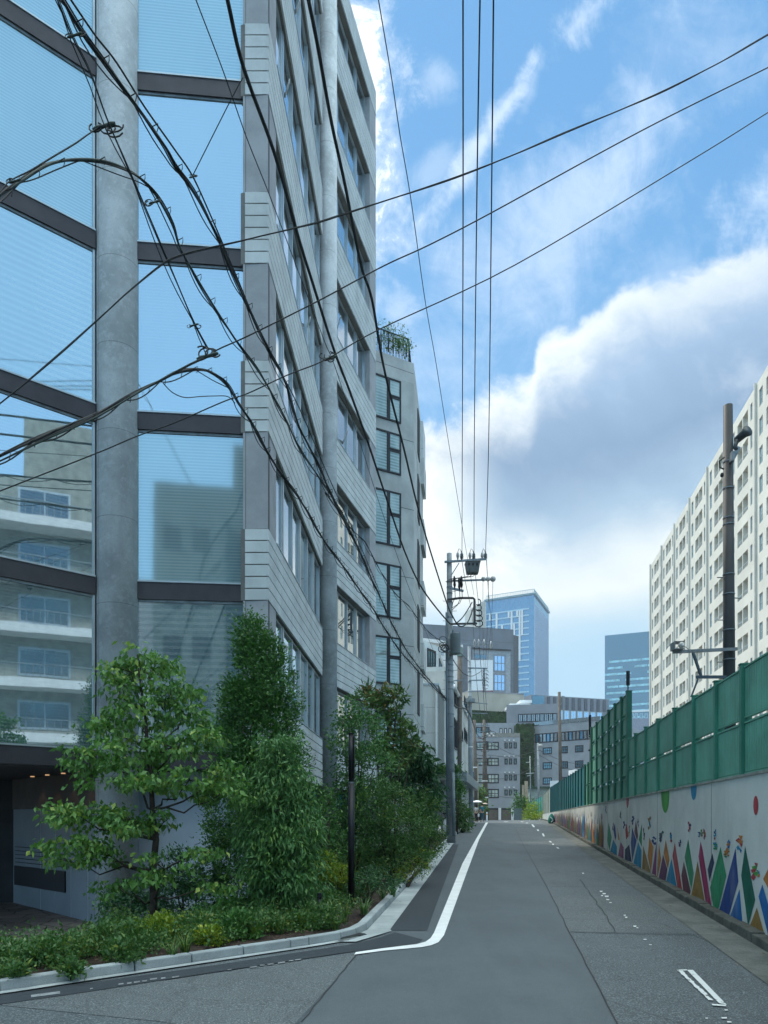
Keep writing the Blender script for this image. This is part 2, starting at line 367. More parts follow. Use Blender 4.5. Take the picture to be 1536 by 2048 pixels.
M['glassBlue'] = glassy('far blue window', (.55, .75, .95), (.08, .2, .4), .6, .1)
M['glassGrey'] = glassy('grey window', (.6, .68, .72), (.10, .12, .13), .3, .1)
M['black'] = mat('black metal', (.012, .013, .018), .45, .1, 4, metal=.3)
M['cable'] = mat('black cable', (.012, .016, .018), .6, .2, 5)
M['cable_green'] = mat('green grey cable', (.03, .055, .05), .6, .2, 5)
M['galv'] = mat('galvanised steel', (.22, .26, .28), .45, .15, 6, metal=.5)
M['porcelain'] = mat('porcelain', (.5, .5, .48), .25, .1, 5)
M['poleC'] = mat('pole concrete', (.33, .37, .39), .85, .12, 2, .3, 60, .3, 50, extra=streaks(6, .7, .35, (.22, .25, .27)))
M['poleB'] = mat('brown pole', (.13, .115, .10), .85, .15, 2, .3, 60, .2, 40, extra=streaks(6, .7, .4, (.07, .06, .055)))
M['poleD'] = mat('dark pole', (.020, .026, .030), .6, .15, 2, .2, 60)
M['wallW'] = mat('painted retaining wall', (.54, .56, .525), .85, .08, .8, .18, 60, .3, 30, extra=chain(streaks(1.2, .35, .45, (.30, .34, .32)), streaks(.5, .9, .35, (.56, .58, .56))))
M['fenceG'] = mat('green fence panel', (.115, .34, .25), .5, .12, 1.5, .1, 60, .1, 20, extra=streaks(2.5, .5, .3, (.15, .40, .30)))
M['fencePost'] = mat('green fence post', (.035, .20, .14), .5, .12, 2)
M['fenceDark'] = mat('dark green fence post', (.010, .115, .075), .5, .12, 2)
M['fenceT'] = mat('teal fence panel', (.012, .16, .175), .5, .15, 2)
M['cream'] = mat('cream fence panel', (.32, .36, .30), .6, .15, 2)
M['apt'] = mat('apartment render', (.66, .64, .56), .85, .05, .25, .1, 20, extra=streaks(.9, .12, .16, (.5, .5, .43)))
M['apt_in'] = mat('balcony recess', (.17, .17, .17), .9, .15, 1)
M['grey'] = mat('grey render', (.30, .33, .36), .85, .07, .4, .1, 10, extra=streaks(.8, .2, .25, (.2, .22, .25)))
M['greyD'] = mat('dark grey cladding', (.135, .155, .18), .7, .08, .3, extra=zlines(4.0, .12, .5))
M['greyM'] = mat('mid grey cladding', (.22, .24, .27), .7, .08, .3)
M['beige'] = mat('beige render', (.36, .345, .29), .85, .06, .3)
M['conc2'] = mat('board concrete', (.50, .54, .53), .85, .10, .9, .25, 60, .25, 40, extra=chain(streaks(3, .4, .35, (.29, .32, .32)), zlines(2.8, .03, .7, .3)))
M['conc2s'] = mat('side concrete', (.55, .58, .57), .85, .10, .9, .2, 60, .2, 40, extra=chain(streaks(3, .4, .3, (.25, .27, .27)), zlines(2.8, .03, .6, .3)))
M['whiteB'] = mat('white panel wall', (.60, .65, .66), .8, .05, 1, .08, 60, extra=zlines(1.3, .02, .6))
M['tile'] = mat('grey tile wall', (.2, .22, .22), .8, .1, 1, .2, 60, extra=zlines(.2, .02, .6))
M['panelW'] = mat('grey entrance panel', (.20, .235, .27), .5, .06, 1)
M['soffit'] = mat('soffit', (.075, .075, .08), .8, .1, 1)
M['bark'] = mat('bark', (.075, .06, .048), .9, .3, 8, .4, 50, .8, 40)
M['skin'] = mat('skin', (.5, .3, .22), .6, .05)
M['hair'] = mat('hair', (.015, .012, .012), .6, .1)
M['teal_shirt'] = mat('teal shirt', (.02, .13, .17), .9, .1, 6)
M['pale_shirt'] = mat('pale shirt', (.5, .5, .52), .9, .08, 6)
M['navy'] = mat('navy cloth', (.015, .018, .03), .9, .1, 6)
M['rubber'] = mat('rubber', (.015, .015, .015), .8, .1)
M['leaf_dog'] = leafmat('dogwood leaves', (0.069, 0.176, 0.040), (0.130, 0.280, 0.061), (0.346, 0.448, 0.095), .55, .25)
M['leaf_dark'] = leafmat('dark evergreen leaves', (0.027, 0.096, 0.021), (0.062, 0.176, 0.033), (0.138, 0.288, 0.047), .55, .15)
M['leaf_oak'] = leafmat('drooping evergreen leaves', (0.042, 0.131, 0.040), (0.090, 0.224, 0.057), (0.208, 0.352, 0.067), .55, .15)
M['leaf_mag'] = leafmat('bronze green leaves', (0.049, 0.120, 0.029), (0.104, 0.193, 0.047), (0.346, 0.144, 0.047), .55, .12)
M['leaf_rhodo'] = leafmat('deep green leaves', (0.020, 0.080, 0.033), (0.045, 0.136, 0.048), (0.086, 0.193, 0.067), .55, .1)
M['leaf_yel'] = leafmat('yellow green leaves', (0.104, 0.193, 0.016), (0.242, 0.320, 0.024), (0.432, 0.432, 0.040), .55, .25)
M['leaf_mix'] = leafmat('mixed shrub leaves', (0.038, 0.112, 0.029), (0.082, 0.184, 0.046), (0.208, 0.256, 0.040), .55, .2)
M['leaf_grass'] = leafmat('grassy leaves', (0.051, 0.144, 0.040), (0.121, 0.240, 0.081), (0.518, 0.576, 0.350), .55, .2)

# ------------------------------------------------------------------ ground, roads, markings
def sheet(name, poly, off, material, tagd=True, origin=None):
    """flat piece of ground that follows the rise of the street; poly in plan, Y within one slope section"""
    mb = MB(); a = sum(poly[i][0]*poly[(i+1) % len(poly)][1]-poly[(i+1) % len(poly)][0]*poly[i][1] for i in range(len(poly)))
    if a < 0: poly = poly[::-1]
    mb.add([(x, y, gz(y)+off) for x, y in poly], [tuple(range(len(poly)))])
    o = mb.build(name, material)
    return tag(o, kind='structure') if tagd else o
def strip(mb, left, right, off):
    """left/right: equal-length lists of plan points"""
    n = len(left)
    mb.add([(x, y, gz(y)+off) for x, y in left]+[(x, y, gz(y)+off) for x, y in right], [(i, i+n, i+n+1, i+1) for i in range(n-1)])
KERB = [(-14, -2.4), (-3.43, 6.70), (-.88, 8.89), (-.52, 9.24), (-.34, 9.55), (-.22, 9.97), (2.53, 30.8), (3.30, 36.0), (6.0, 55.7), (8.0, 66), (11.6, 90)]
def wallx(y): return 4.61+.18*(y-9.08)
gb = MB()
def gq(x0, x1, y0, y1): gb.add([(x0, y0, gz(y0)), (x1, y0, gz(y0)), (x1, y1, gz(y1)), (x0, y1, gz(y1))], [(0, 1, 2, 3)])
gq(-900, 900, -400, -2.4); gq(-900, -14, -2.4, 66); gq(-900, 900, 66, 90); gq(-900, 900, 90, 1500)
kk = [k for k in KERB if k[1] <= 66]
pl = kk[::-1]+[(900, -2.4), (900, 66)]
for a, b in zip(kk, kk[1:]):
    gb.add([(a[0], a[1], gz(a[1])), (900, a[1], gz(a[1])), (900, b[1], gz(b[1])), (b[0], b[1], gz(b[1]))], [(0, 1, 2, 3)])
tag(gb.build('ground', M['ground']), kind='structure')
# entrance court and planting bed left of the kerb, falling towards the building
def kerb_dist(x, y):
    best = 1e9; side = 1
    for (ax, ay), (bx, by) in zip(KERB, KERB[1:]):
        dx, dy = bx-ax, by-ay; t = max(0, min(1, ((x-ax)*dx+(y-ay)*dy)/(dx*dx+dy*dy)))
        d = math.hypot(x-ax-t*dx, y-ay-t*dy)
        if d < best: best = d; side = 1 if (dx*(y-ay)-dy*(x-ax)) > 0 else -1
    return best*side                                   # positive on the left (bed) side
def lotz(x, y):
    d = kerb_dist(x, y); hi = gz(y)+.08; lo = -.20+.0225*(y-13.3)
    t = max(0, min(1, (d-.6)/2.6)); t = t*t*(3-2*t); return hi+(lo-hi)*t
lb = MB(); nx, ny = 78, 150
vs = [(-15.6+.32*i, -4+.47*j) for j in range(ny) for i in range(nx)]
def lz(x, y):
    d = kerb_dist(x, y); return lotz(x, y) if d > .12 else gz(y)-.12
fs = []
for j in range(ny-1):
    for i in range(nx-1):
        k = j*nx+i
        if max(kerb_dist(*vs[q]) for q in (k, k+1, k+nx, k+nx+1)) > 0: fs.append((k, k+1, k+nx+1, k+nx))
lb.add([(x, y, lz(x, y)) for x, y in vs], fs)
tag(lb.build('planting_bed_soil', M['soil'], smooth=True), kind='structure')
# crazy paving in front of the entrance
def crazy(N, tc, c):
    v = N.node('ShaderNodeTexVoronoi', feature='DISTANCE_TO_EDGE'); N.put(v.inputs['Vector'], tc); v.inputs['Scale'].default_value = 2.4
    v2 = N.node('ShaderNodeTexVoronoi'); N.put(v2.inputs['Vector'], tc); v2.inputs['Scale'].default_value = 2.4
    c = N.mix(.6, c, N.mix(N.sep(v2.outputs['Color'])[0], (.07, .065, .06), (.22, .20, .18)))
    return N.mix(N.m('LESS_THAN', v.outputs['Distance'], .035), c, (.035, .035, .035))
M['crazy'] = mat('crazy paving', (.13, .12, .11), .65, .2, 1.6, .3, 30, .2, 20, extra=crazy)
cp = MB(); px0 = [(-15, 5.5), (-6.2, 8.2), (-4.6, 10.4), (-4.35, 12.6), (-4.4, 15.5), (-15, 19)]
g = 14
for i in range(g):
    for j in range(g):
        pass
xs = np.linspace(-15, -4.3, 24); ys = np.linspace(5.5, 18, 26); vid = {}
def inside(x, y): return x < -4.45+max(0, (10.6-y))*-.75 and y > 8.0-(x+6)*.1*0
for j, y in enumerate(ys):
    for i, x in enumerate(xs): vid[(i, j)] = len(cp.v); cp.v.append((x, y, lotz(x, y)+.02))
for j in range(len(ys)-1):
    for i in range(len(xs)-1):
        if kerb_dist(xs[i], ys[j]) > 2.3 and kerb_dist(xs[i+1], ys[j]) > 2.3 and xs[i+1] < -4.3:
            cp.f.append((vid[(i, j)], vid[(i+1, j)], vid[(i+1, j+1)], vid[(i, j+1)])); cp.mi.append(0)
tag(cp.build('entrance_paving', M['crazy'], smooth=True), kind='structure')

def kx(y):    # kerb x at y beyond the corner
    for (ax, ay), (bx, by) in zip(KERB[5:], KERB[6:]):
        if ay <= y <= by: return ax+(bx-ax)*(y-ay)/(by-ay)
    return KERB[5][0] if y < 9.97 else KERB[-1][0]
ysr = [9.97, 16, 24, 30.8, 36, 46, 55.7, 66, 90]
road = MB()
near = [(-30, -30), (-14, -2.4), (-3.43, 6.70), (-.88, 8.89), (-.22, 9.97)]
strip(road, [(-30, -30), (-14, -2.4), (-3.43, 6.70), (-.88, 8.89), (-.22, 9.97)], [(wallx(-30)+3, -30), (wallx(-2.4), -2.4), (wallx(6.7), 6.70), (wallx(8.89), 8.89), (wallx(9.97), 9.97)], .004)
strip(road, [(kx(y), y) for y in ysr], [(wallx(y), y) for y in ysr], .004)
strip(road, [(11.6, 90), (13.0, 104), (-40, 130)], [(wallx(90), 90), (22.4, 112), (30, 140)], .004)
tag(road.build('street', M['asphalt_old']), kind='structure')
seam = [G(1310, 2230), G(1233, 2048), G(1138, 1865), G(1098, 1783), G(1048, 1693), G(1031, 1656), G(1028, 1649)]
def seamx(y):
    for (ax, ay), (bx, by) in zip(seam, seam[1:]):
        if ay <= y <= by: return ax+(bx-ax)*(y-ay)/(by-ay)
    return seam[-1][0]+(y-seam[-1][1])*.155
cb = MB(); yy = [seam[0][1], seam[1][1], 7.4, 8.3, 8.95, 9.85, 12, 16, 24, 30.8, 36, 55.7, 66, 90]
lefte = []
for y in yy:
    if y < 8.6: lefte.append((-.27+(y-8.54)*.20*-1+0*(y), y) if y > 7.9 else (G(720, 1905)[0]+(y-G(720, 1905)[1])*.147, y))
    elif y < 9.9: lefte.append((.02, y))
    else: lefte.append((kx(y)+.30, y))
strip(cb, lefte, [(seamx(y), y) for y in yy], .008)
tag(cb.build('resurfaced_lane', M['asphalt']), kind='structure')
# worn pale patch at lower left and a darker one on the right lane
tag(sheet('worn_patch', [G(0, 2012), G(60, 1995), G(350, 1960), G(716, 1908), G(602, 2046), G(560, 2090), G(330, 2046)], .008, M['asphalt_tan']), kind='structure')
tag(sheet('trench_patch', [G(1139, 1865), G(1450, 1868), G(1330, 1790), G(1104, 1795)], .006, M['asphalt_tan']), kind='structure')
sm = MB()
def crackline(pts, w=.012):
    p = [Vector(q) for q in pts]
    for a, b in zip(p, p[1:]):
        t = (b-a).normalized(); nn = Vector((-t.y, t.x))*w
        sm.add([(q.x, q.y, gz(q.y)+.0125) for q in (a-nn, b-nn, b+nn, a+nn)], [(0, 1, 2, 3)])
rj = random.Random(3)
def jitter(pts, n=8, a=.012):
    out = []
    for (x0, y0), (x1, y1) in zip(pts, pts[1:]):
        for k in range(n): t = k/n; out.append((x0+(x1-x0)*t+rj.uniform(-a, a), y0+(y1-y0)*t+rj.uniform(-a, a)))
    return out+[pts[-1]]
crackline(jitter(seam[:6]), .007)
crackline(jitter([G(1139, 1865), G(1300, 1870), G(1440, 1872)], 12, .01), .010)
crackline(jitter([G(1095, 1795), G(1180, 1797)], 8, .01), .007)
crackline(jitter([G(604, 2046), G(716, 1906)], 12, .01), .005)
crackline(jitter([G(1160, 1760), G(1210, 1830), G(1230, 1866)], 10, .02), .006)
tag(sm.build('asphalt_seams', mat('bitumen seam', (.028, .03, .033), .8)), kind='structure')
# dark strip of new asphalt by the kerb
nb = MB(); yn = [9.93, 12, 16, 24, 30.8]
strip(nb, [(kx(y)+.27, y) for y in yn], [(kx(y)+.27+.52-.012*(y-10), y) for y in yn], .013)
nb.add([(x, y, gz(y)+.013) for x, y in [G(-40, 2000), G(0, 1993), G(420, 1934), G(700, 1891), G(760, 1877), G(790, 1866), G(846, 1881), G(836, 1889), G(700, 1906), G(420, 1948), G(150, 1990), G(-60, 2020)]],
       [tuple(range(12))[::-1]])
tag(nb.build('new_asphalt_strip', M['asphalt_new']), kind='structure')
# white edge line
wl = MB()
outer = [(708, 1912), (768, 1904), (843, 1897), (863, 1893), (877, 1887), (888, 1873), (933, 1748), (958, 1680), (976, 1645.5)]
inner = [(712, 1907), (768, 1899), (833, 1891), (851, 1886), (861, 1879), (868, 1868), (925, 1728), (953, 1677), (971.5, 1645.5)]
strip(wl, [G(*p) for p in inner], [G(*p) for p in outer], .017)
tag(wl.build('white_edge_line', M['paint']), kind='structure')
wm = MB()
def z8(x, y): return G(x/2+768, y/2+1348)
def z1(x, y): return G(x/5.12+900, y/5.12+1550)
def q(pts, off=.017): wm.add([(x, y, gz(y)+off) for x, y in pts], [tuple(range(len(pts)))])
q([z8(1212, 1190), z8(1236, 1190), z8(1371, 1331), z8(1340, 1324)]); q([z8(1170, 1189), z8(1212, 1188), z8(1212, 1192), z8(1174, 1194)])
q([z8(1310, 1327), z8(1366, 1331), z8(1370, 1337), z8(1314, 1333)])
rw = random.Random(5)
ej = [(rw.uniform(-2, 3), rw.uniform(-4, 3)) for k in range(25)]
for k in range(24):
    t = k/24; x = 1174+(1300-1174)*t; y = 1192+(1312-1192)*t; (a0, b0), (a1, b1) = ej[k], ej[k+1]
    q([z8(x+a0, y), z8(x+17+b0, y), z8(x+5.2+17+b1, y+5), z8(x+5.2+a1, y+5)])
for (x, y, a, b) in [(868, 873, 12, 4), (880, 882, 14, 5), (890, 893, 16, 5), (872, 890, 10, 4), (895, 906, 14, 4), (905, 918, 10, 3), (962, 970, 9, 4), (968, 978, 10, 5), (1003, 1014, 14, 5), (1012, 1020, 8, 3), (1043, 1067, 13, 3), (1065, 1088, 11, 3),
                     (1290, 1385, 12, 3), (1368, 1352, 14, 4), (1360, 1384, 22, 5), (1380, 1400, 18, 5), (795, 800, 8, 3)]:
    q([z8(x-a/2, y-b/2), z8(x+a/2, y-b/2+rw.uniform(-1, 1)), z8(x+a/2+rw.uniform(-2, 2), y+b/2), z8(x-a/2+3, y+b/2)])
q([z1(720, 470), z1(735, 470), z1(805, 494), z1(785, 496)]); q([z1(552, 472), z1(596, 473), z1(598, 477), z1(555, 477)])
for (x, y, x2, y2) in [(832, 508, 870, 536), (888, 560, 914, 576), (940, 602, 972, 632), (1010, 680, 1046, 694), (1045, 708, 1066, 720), (1086, 744, 1122, 758)]:
    q([z1(x, y), z1(x+18, y), z1(x2, y2), z1(x2-18, y2)])
tag(wm.build('worn_road_marks', M['worn']), kind='structure')
wm = MB()
for (x, y, l, h) in [(62, 1996, 58, 5), (237, 1972, 10, 3), (254, 1970, 9, 3), (268, 1968, 12, 3), (284, 1966, 10, 3), (300, 1962, 14, 3), (322, 1960, 9, 3), (344, 1958, 14, 3), (180, 1981, 6, 2), (500, 1938, 14, 3), (520, 1934, 9, 2), (535, 1932, 12, 3), (556, 1929, 14, 3), (578, 1925, 9, 2), (455, 1943, 8, 2), (590, 1923, 12, 2)]:
    q([G(x, y+h/2), G(x+l, y-l*.13+h/2), G(x+l, y-l*.13-h/2), G(x, y-h/2)])
tag(wm.build('faint_road_marks', M['faint']), kind='structure')

lt = MB(); rl_ = random.Random(31)
for k in range(90):
    yv = rl_.uniform(7.5, 30); side = rl_.random() < .6
    if side: xv = wallx(yv)-rl_.uniform(.17, .75)
    else:
        if yv < 10.2: continue
        xv = kx(yv)+rl_.uniform(.03, .7)
    a = rl_.uniform(0, PI); l = rl_.uniform(.012, .032); ca, sa = math.cos(a)*l, math.sin(a)*l; z = gz(yv)+.024
    lt.add([(xv-ca, yv-sa, z), (xv+sa*.5, yv-ca*.5, z+.004), (xv+ca, yv+sa, z+rl_.uniform(0, .012)), (xv-sa*.5, yv+ca*.5, z+.002)], [(0, 1, 2, 3)])
tag(lt.build('leaf_litter', mat('dry leaves', (.16, .11, .05), .9, .4, 30)), 'dry brown leaves scattered along the gutters', 'leaves', kind='stuff')
# ---- kerb stones and gutter
kb = MB(); gt = MB()
def offs(pts, d):
    out = []
    for i, p in enumerate(pts):
        a = Vector(pts[max(i-1, 0)]); b = Vector(pts[min(i+1, len(pts)-1)]); t = (b-a).normalized(); out.append((p[0]-t.y*d, p[1]+t.x*d))
    return out
kr = [p for p in KERB if p[1] < 60]
# resample into stones about 0.6 m long
def resample(pts, step):
    out = [pts[0]]; acc = 0; p = Vector(pts[0])
    for qn in pts[1:]:
        qn = Vector(qn)
        while (qn-p).length > step: p = p+(qn-p).normalized()*step; out.append(tuple(p))
        if (qn-p).length > step*.35: out.append(tuple(qn)); p = qn
    return out
rs = resample(kr, .62); ks = []
for a, b in zip(rs, rs[1:]):
    a = Vector(a); b = Vector(b); t = (b-a).normalized(); nn = Vector((-t.y, t.x)); a2 = a+t*.006; b2 = b-t*.006
    if a.y > 31.5: continue
    h = .11; w = .13
    lo = [(a2.x, a2.y, gz(a2.y)-.05), (b2.x, b2.y, gz(b2.y)-.05), ((b2+nn*w).x, (b2+nn*w).y, gz((b2+nn*w).y)-.05), ((a2+nn*w).x, (a2+nn*w).y, gz((a2+nn*w).y)-.05)]
    kb.hexa(lo+[(x+(nn.x*.018 if i < 2 else 0), y+(nn.y*.018 if i < 2 else 0), z+.05+h) for i, (x, y, z) in enumerate(lo)])
kbo = tag(kb.build('kerb', M['kerb'], bevel=.012), kind='structure')
yg = [9.97, 14, 20, 26, 31.2]
for i in range(36):
    y0 = 9.97+i*.6; y1 = y0+.594
    strip(gt, [(kx(y0)+.001, y0), (kx(y1)+.001, y1)], [(kx(y0)+.30, y0), (kx(y1)+.30, y1)], .02)
a = [(x, y) for x, y in kr if y < 9.6]
o1 = offs(a, -.001); o2 = offs(a, -.10)
strip(gt, o1, o2, .021)
gt.add([(x, y, gz(y)+.021) for x, y in [(-.60, 9.10), (-.34, 9.1), (.10, 9.86), (.09, 9.965), (-.22, 9.965), (-.37, 9.5), (-.56, 9.18)]], [tuple(range(7))])
tag(gt.build('gutter', M['gutter']), kind='structure')
dg = MB(); dg.box(0, .62, 0, .20, 0, .016)
for k in range(24): dg.box(.014+k*.025, .026+k*.025, .01, .19, .016, .026)
do = dg.build('drain_grate', mat('cast grate', (.10, .11, .11), .6, metal=.4)); do.location = (-.52, 9.24, gz(9.3)+.018); do.rotation_euler = (0, 0, math.radians(48)); do.scale = (.72, .9, 1)
tag(do, 'dark slotted drain grate set in the gutter at the kerb corner', 'drain grate')
# far-left kerb beyond the near pole
fk = MB()
for a, b in zip(kr, kr[1:]):
    if a[1] > 30 and b[1] < 60: fk.prism([a, b, (b[0]-.15, b[1]), (a[0]-.15, a[1])], lambda x, y: gz(y)-.05, lambda x, y: gz(y)+.10)
tag(fk.build('far_kerb', M['kerb']), kind='structure')

# ------------------------------------------------------------------ retaining wall with mural
W0 = (wallx(-6), -6); W1 = (wallx(100), 100); WF = Fr(W0, W1)
def ws(y): return (y+6)/WF.d.y                    # along-wall coordinate for a given depth
def wtop(y): return 2.27+max(0, y-10)*.0020
wt = thing('retaining_wall', 'grey white concrete wall painted with coloured triangles along the right side of the street', 'wall', (wallx(10), 10, gz(10)))
wb = MB(); ywl = [-6, 9.5, 21, 33, 66, 90, 100]
for y0, y1 in zip(ywl, ywl[1:]):
    WF.box(wb, ws(y0), ws(y1), 0, .28, (gz(y0)-.2, gz(y1)-.2), (wtop(y0), wtop(y1)))
F2_ = Fr(W1, (22.6, 118)); F2_.box(wb, 0, F2_.L, 0, .28, 1.5, 2.42)
wbo = wb.build('wall_face', M['wallW'], wt)
cop = MB()
for y0, y1 in zip(ywl[:-1], ywl[1:]): WF.box(cop, ws(y0), ws(y1), -.02, .30, (wtop(y0)+.001, wtop(y1)+.001), (wtop(y0)+.035, wtop(y1)+.035))
cop.build('coping', mat('dirty coping', (.28, .30, .27), .9, .2, 3, .4, 50), wt)
bk = MB()
for i in range(int(ws(100)/.9)):
    s0 = i*.9; y0 = -6+s0*WF.d.y; y1 = y0+.89*WF.d.y; h = .13+.01*math.sin(i*2.3)
    if y1 > 99: break
    WF.box(bk, s0, s0+.885, -.16, .0, (gz(y0)-.05, gz(y1)-.05), (gz(y0)+h, gz(y1)+h))
tag(bk.build('wall_side_kerb', M['darkkerb'], bevel=.015), kind='structure')
rg = MB()
strip(rg, [(wallx(y)-.66, y) for y in (-6, 20, 66, 90)], [(wallx(y)-.15, y) for y in (-6, 20, 66, 90)], .012)
tag(rg.build('wall_side_gutter', M['gutter_dirty']), kind='structure')
# mural: painted shapes, a few millimetres of paint on the wall
MC = [('dark green', (.0, .105, .07)), ('blue', (.0, .11, .34)), ('navy', (.008, .045, .21)), ('green', (.015, .23, .10)), ('ink', (.015, .03, .08)), ('crimson', (.30, .02, .09)), ('ochre', (.26, .15, .035)),
      ('maroon', (.12, .035, .055)), ('red', (.36, .035, .045)), ('cyan', (.0, .20, .36)), ('orange', (.45, .17, .03)), ('plum', (.11, .03, .09)), ('magenta', (.22, .04, .14)), ('leaf', (.06, .28, .05)), ('white', (.60, .63, .61))]
mm = [mat('mural '+n, c, .7, .14, 4, .35, 45, extra=streaks(3, 1.2, .30, (.30, .31, .29))) for n, c in MC]; mi = {n: i for i, (n, c) in enumerate(MC)}
mu = MB()
def mural(pts, colr, n=-.004, scale=4.571, ox=1200, oy=1550):
    mu.cur = mi[colr]; q3 = []
    for x, y in pts:
        s, z = WF.sz(ox+x/scale, oy+y/scale, 0); yv = -6+s*WF.d.y; z = max(z, gz(yv)+.10); q3.append(WF.pt(s, n, z))
    mu.add(q3, [tuple(range(len(q3)))])
for c, pts in [('dark green', [(1330, 648), (1422, 1140), (1356, 1425), (1293, 915)]), ('blue', [(1277, 1045), (1305, 1405), (1190, 1350)]), ('navy', [(1242, 668), (1266, 975), (1180, 1340), (1090, 1285)]),
               ('green', [(1105, 655), (1157, 920), (1082, 1285), (1038, 1255), (1008, 1030)]), ('ink', [(1030, 715), (1046, 800), (1003, 975), (985, 865)]), ('crimson', [(922, 605), (942, 690), (1022, 1245), (970, 1215), (902, 745)]),
               ('ochre', [(895, 785), (962, 1200), (835, 1130)]), ('green', [(808, 585), (859, 900), (836, 1050), (775, 752)]), ('maroon', [(768, 785), (832, 1062), (822, 1128), (764, 1088), (745, 920)]),
               ('red', [(685, 615), (756, 1088), (710, 1070), (665, 740)]), ('cyan', [(655, 765), (706, 1062), (605, 1000)]), ('orange', [(603, 590), (637, 775), (621, 855), (583, 715)]), ('plum', [(578, 725), (616, 860), (600, 992), (538, 958)]),
               ('orange', [(540, 620), (560, 775), (528, 950), (522, 940)]), ('magenta', [(520, 600), (516, 962), (475, 935)]), ('orange', [(453, 570), (491, 660), (466, 885), (437, 740)]), ('ochre', [(397, 645), (470, 932), (386, 890)]),
               ('cyan', [(350, 610), (381, 690), (378, 882), (305, 828)]), ('green', [(385, 440), (383, 655), (355, 592)]), ('maroon', [(330, 410), (350, 560), (340, 600), (315, 520)]), ('navy', [(295, 480), (335, 600), (295, 792), (283, 620)]),
               ('ink', [(268, 635), (291, 795), (228, 790), (230, 680)]), ('magenta', [(190, 610), (218, 662), (216, 788), (165, 752)]), ('cyan', [(122, 590), (156, 652), (155, 742), (94, 702)]), ('navy', [(137, 440), (150, 560), (140, 600), (122, 500)]),
               ('orange', [(1600, 740), (1600, 1150), (1494, 950)]), ('blue', [(1487, 1000), (1560, 1250), (1545, 1500), (1452, 1110)]), ('ochre', [(1437, 1210), (1508, 1545), (1368, 1430)]),
               ('red', [(245, 440), (262, 560), (240, 590), (232, 500)]), ('green', [(80, 430), (108, 570), (88, 690), (66, 600)]), ('orange', [(160, 470), (176, 560), (180, 600), (166, 590)])]: mural(pts, c)
def ell(cx, cy, rx, ry, colr, top=None):
    pts = []
    for k in range(28):
        a = 2*PI*k/28; y = cy+ry*math.sin(a)
        if top is not None: y = max(y, top+(cx+rx*math.cos(a)-cx)*-.18)
        pts.append((cx+rx*math.cos(a), y))
    mural(pts[::-1], colr)
ell(1427, 278, 23, 89, 'red'); ell(598, 160, 38, 186, 'leaf', 147); ell(858, 108, 27, 121, 'cyan', 92); ell(253, 212, 12, 88, 'red', 208)
# small emblems made of coloured scraps
rm = random.Random(11)
def emblem(cx, cy, w, h, cols, seed):
    r = random.Random(seed); n = 5; w *= 1.2
    for i in range(n):
        x = cx+r.uniform(-.4, .4)*w; y = cy-h/2+h*(i+.5)/n; a = w*r.uniform(.25, .5); b = h/n*r.uniform(.8, 1.2)
        k = r.choice(cols)
        pts = r.choice([[(x-a, y-b), (x+a, y-b*.8), (x+a*.3, y+b)], [(x-a, y-b*.6), (x+a, y-b), (x+a*.8, y+b*.7), (x-a*.7, y+b*.5)], [(x, y-b*1.1), (x+a, y), (x, y+b*1.1), (x-a, y)]])
        mural(pts, k, -.004-.0006*(i+1))
for (cx, cy, w, h, cols) in [(815, 475, 22, 85, ['red', 'crimson', 'ink']), (905, 545, 24, 45, ['cyan', 'navy', 'plum']), (932, 530, 20, 55, ['leaf', 'green', 'ochre']), (957, 540, 16, 90, ['orange', 'crimson']), (1055, 545, 14, 90, ['red', 'cyan', 'ink']), (1056, 650, 34, 60, ['green', 'cyan']),
                             (1166, 660, 30, 110, ['blue', 'navy', 'orange']), (1160, 725, 34, 60, ['ochre', 'green', 'orange']), (1285, 620, 52, 110, ['cyan', 'orange', 'red', 'navy']), (1284, 690, 18, 40, ['cyan', 'blue']), (1424, 880, 42, 130, ['red', 'green', 'crimson', 'leaf']), (1446, 905, 26, 60, ['orange', 'cyan']),
                             (732, 625, 20, 60, ['magenta', 'navy']), (650, 570, 22, 80, ['cyan', 'red', 'ink']), (565, 560, 24, 90, ['ink', 'dark green']), (496, 600, 26, 70, ['crimson', 'navy']), (452, 440, 18, 110, ['ochre', 'cyan', 'plum']), (350, 440, 10, 70, ['ink', 'navy']), (300, 415, 22, 70, ['magenta', 'navy']),
                             (405, 545, 14, 100, ['plum', 'ink']), (190, 370, 10, 60, ['ink']), (222, 460, 16, 60, ['plum', 'navy']), (268, 510, 10, 80, ['ink', 'orange']), (56, 318, 8, 60, ['ink', 'navy']), (120, 470, 8, 60, ['plum'])]:
    emblem(cx, cy, w, h, cols, int(cx*7+cy))
# smaller and smaller towards the far end
y = 26.5; names = ['orange', 'blue', 'navy', 'green', 'dark green', 'red', 'cyan', 'ochre', 'crimson', 'orange', 'plum']; row = 0
while y < 64:
    w = rm.uniform(.42, .8); h = rm.uniform(.65, 1.15); s = ws(y); base = gz(y)+.12; colr = rm.choice(names); mu.cur = mi[colr]
    k = rm.random()
    if k < .45: pts = [(s-w/2, base), (s+w/2, base), (s+rm.uniform(-.1, .1), base+h)]
    else: pts = [(s-w/3, base), (s+w/5, base), (s+w/2, base+h*.4), (s+rm.uniform(-.1, .1), base+h*1.1), (s-w/2, base+h*.45)]
    mu.add([WF.pt(a, -.004, min(b, wtop(y)-.1)) for a, b in pts], [tuple(range(len(pts)))])
    if rm.random() < .3 and base+h+.5 < wtop(y):
        mu.cur = mi[rm.choice(names)]; zz = base+h*.9+.25; a = .09
        mu.add([WF.pt(s+.3+dx*a, -.006, zz+dz*a) for dx, dz in ((-1, -.6), (1, -1), (.7, 1.6), (-.4, 1))], [(0, 1, 2, 3)])
    y += w*.46*WF.d.y
y = -5.5
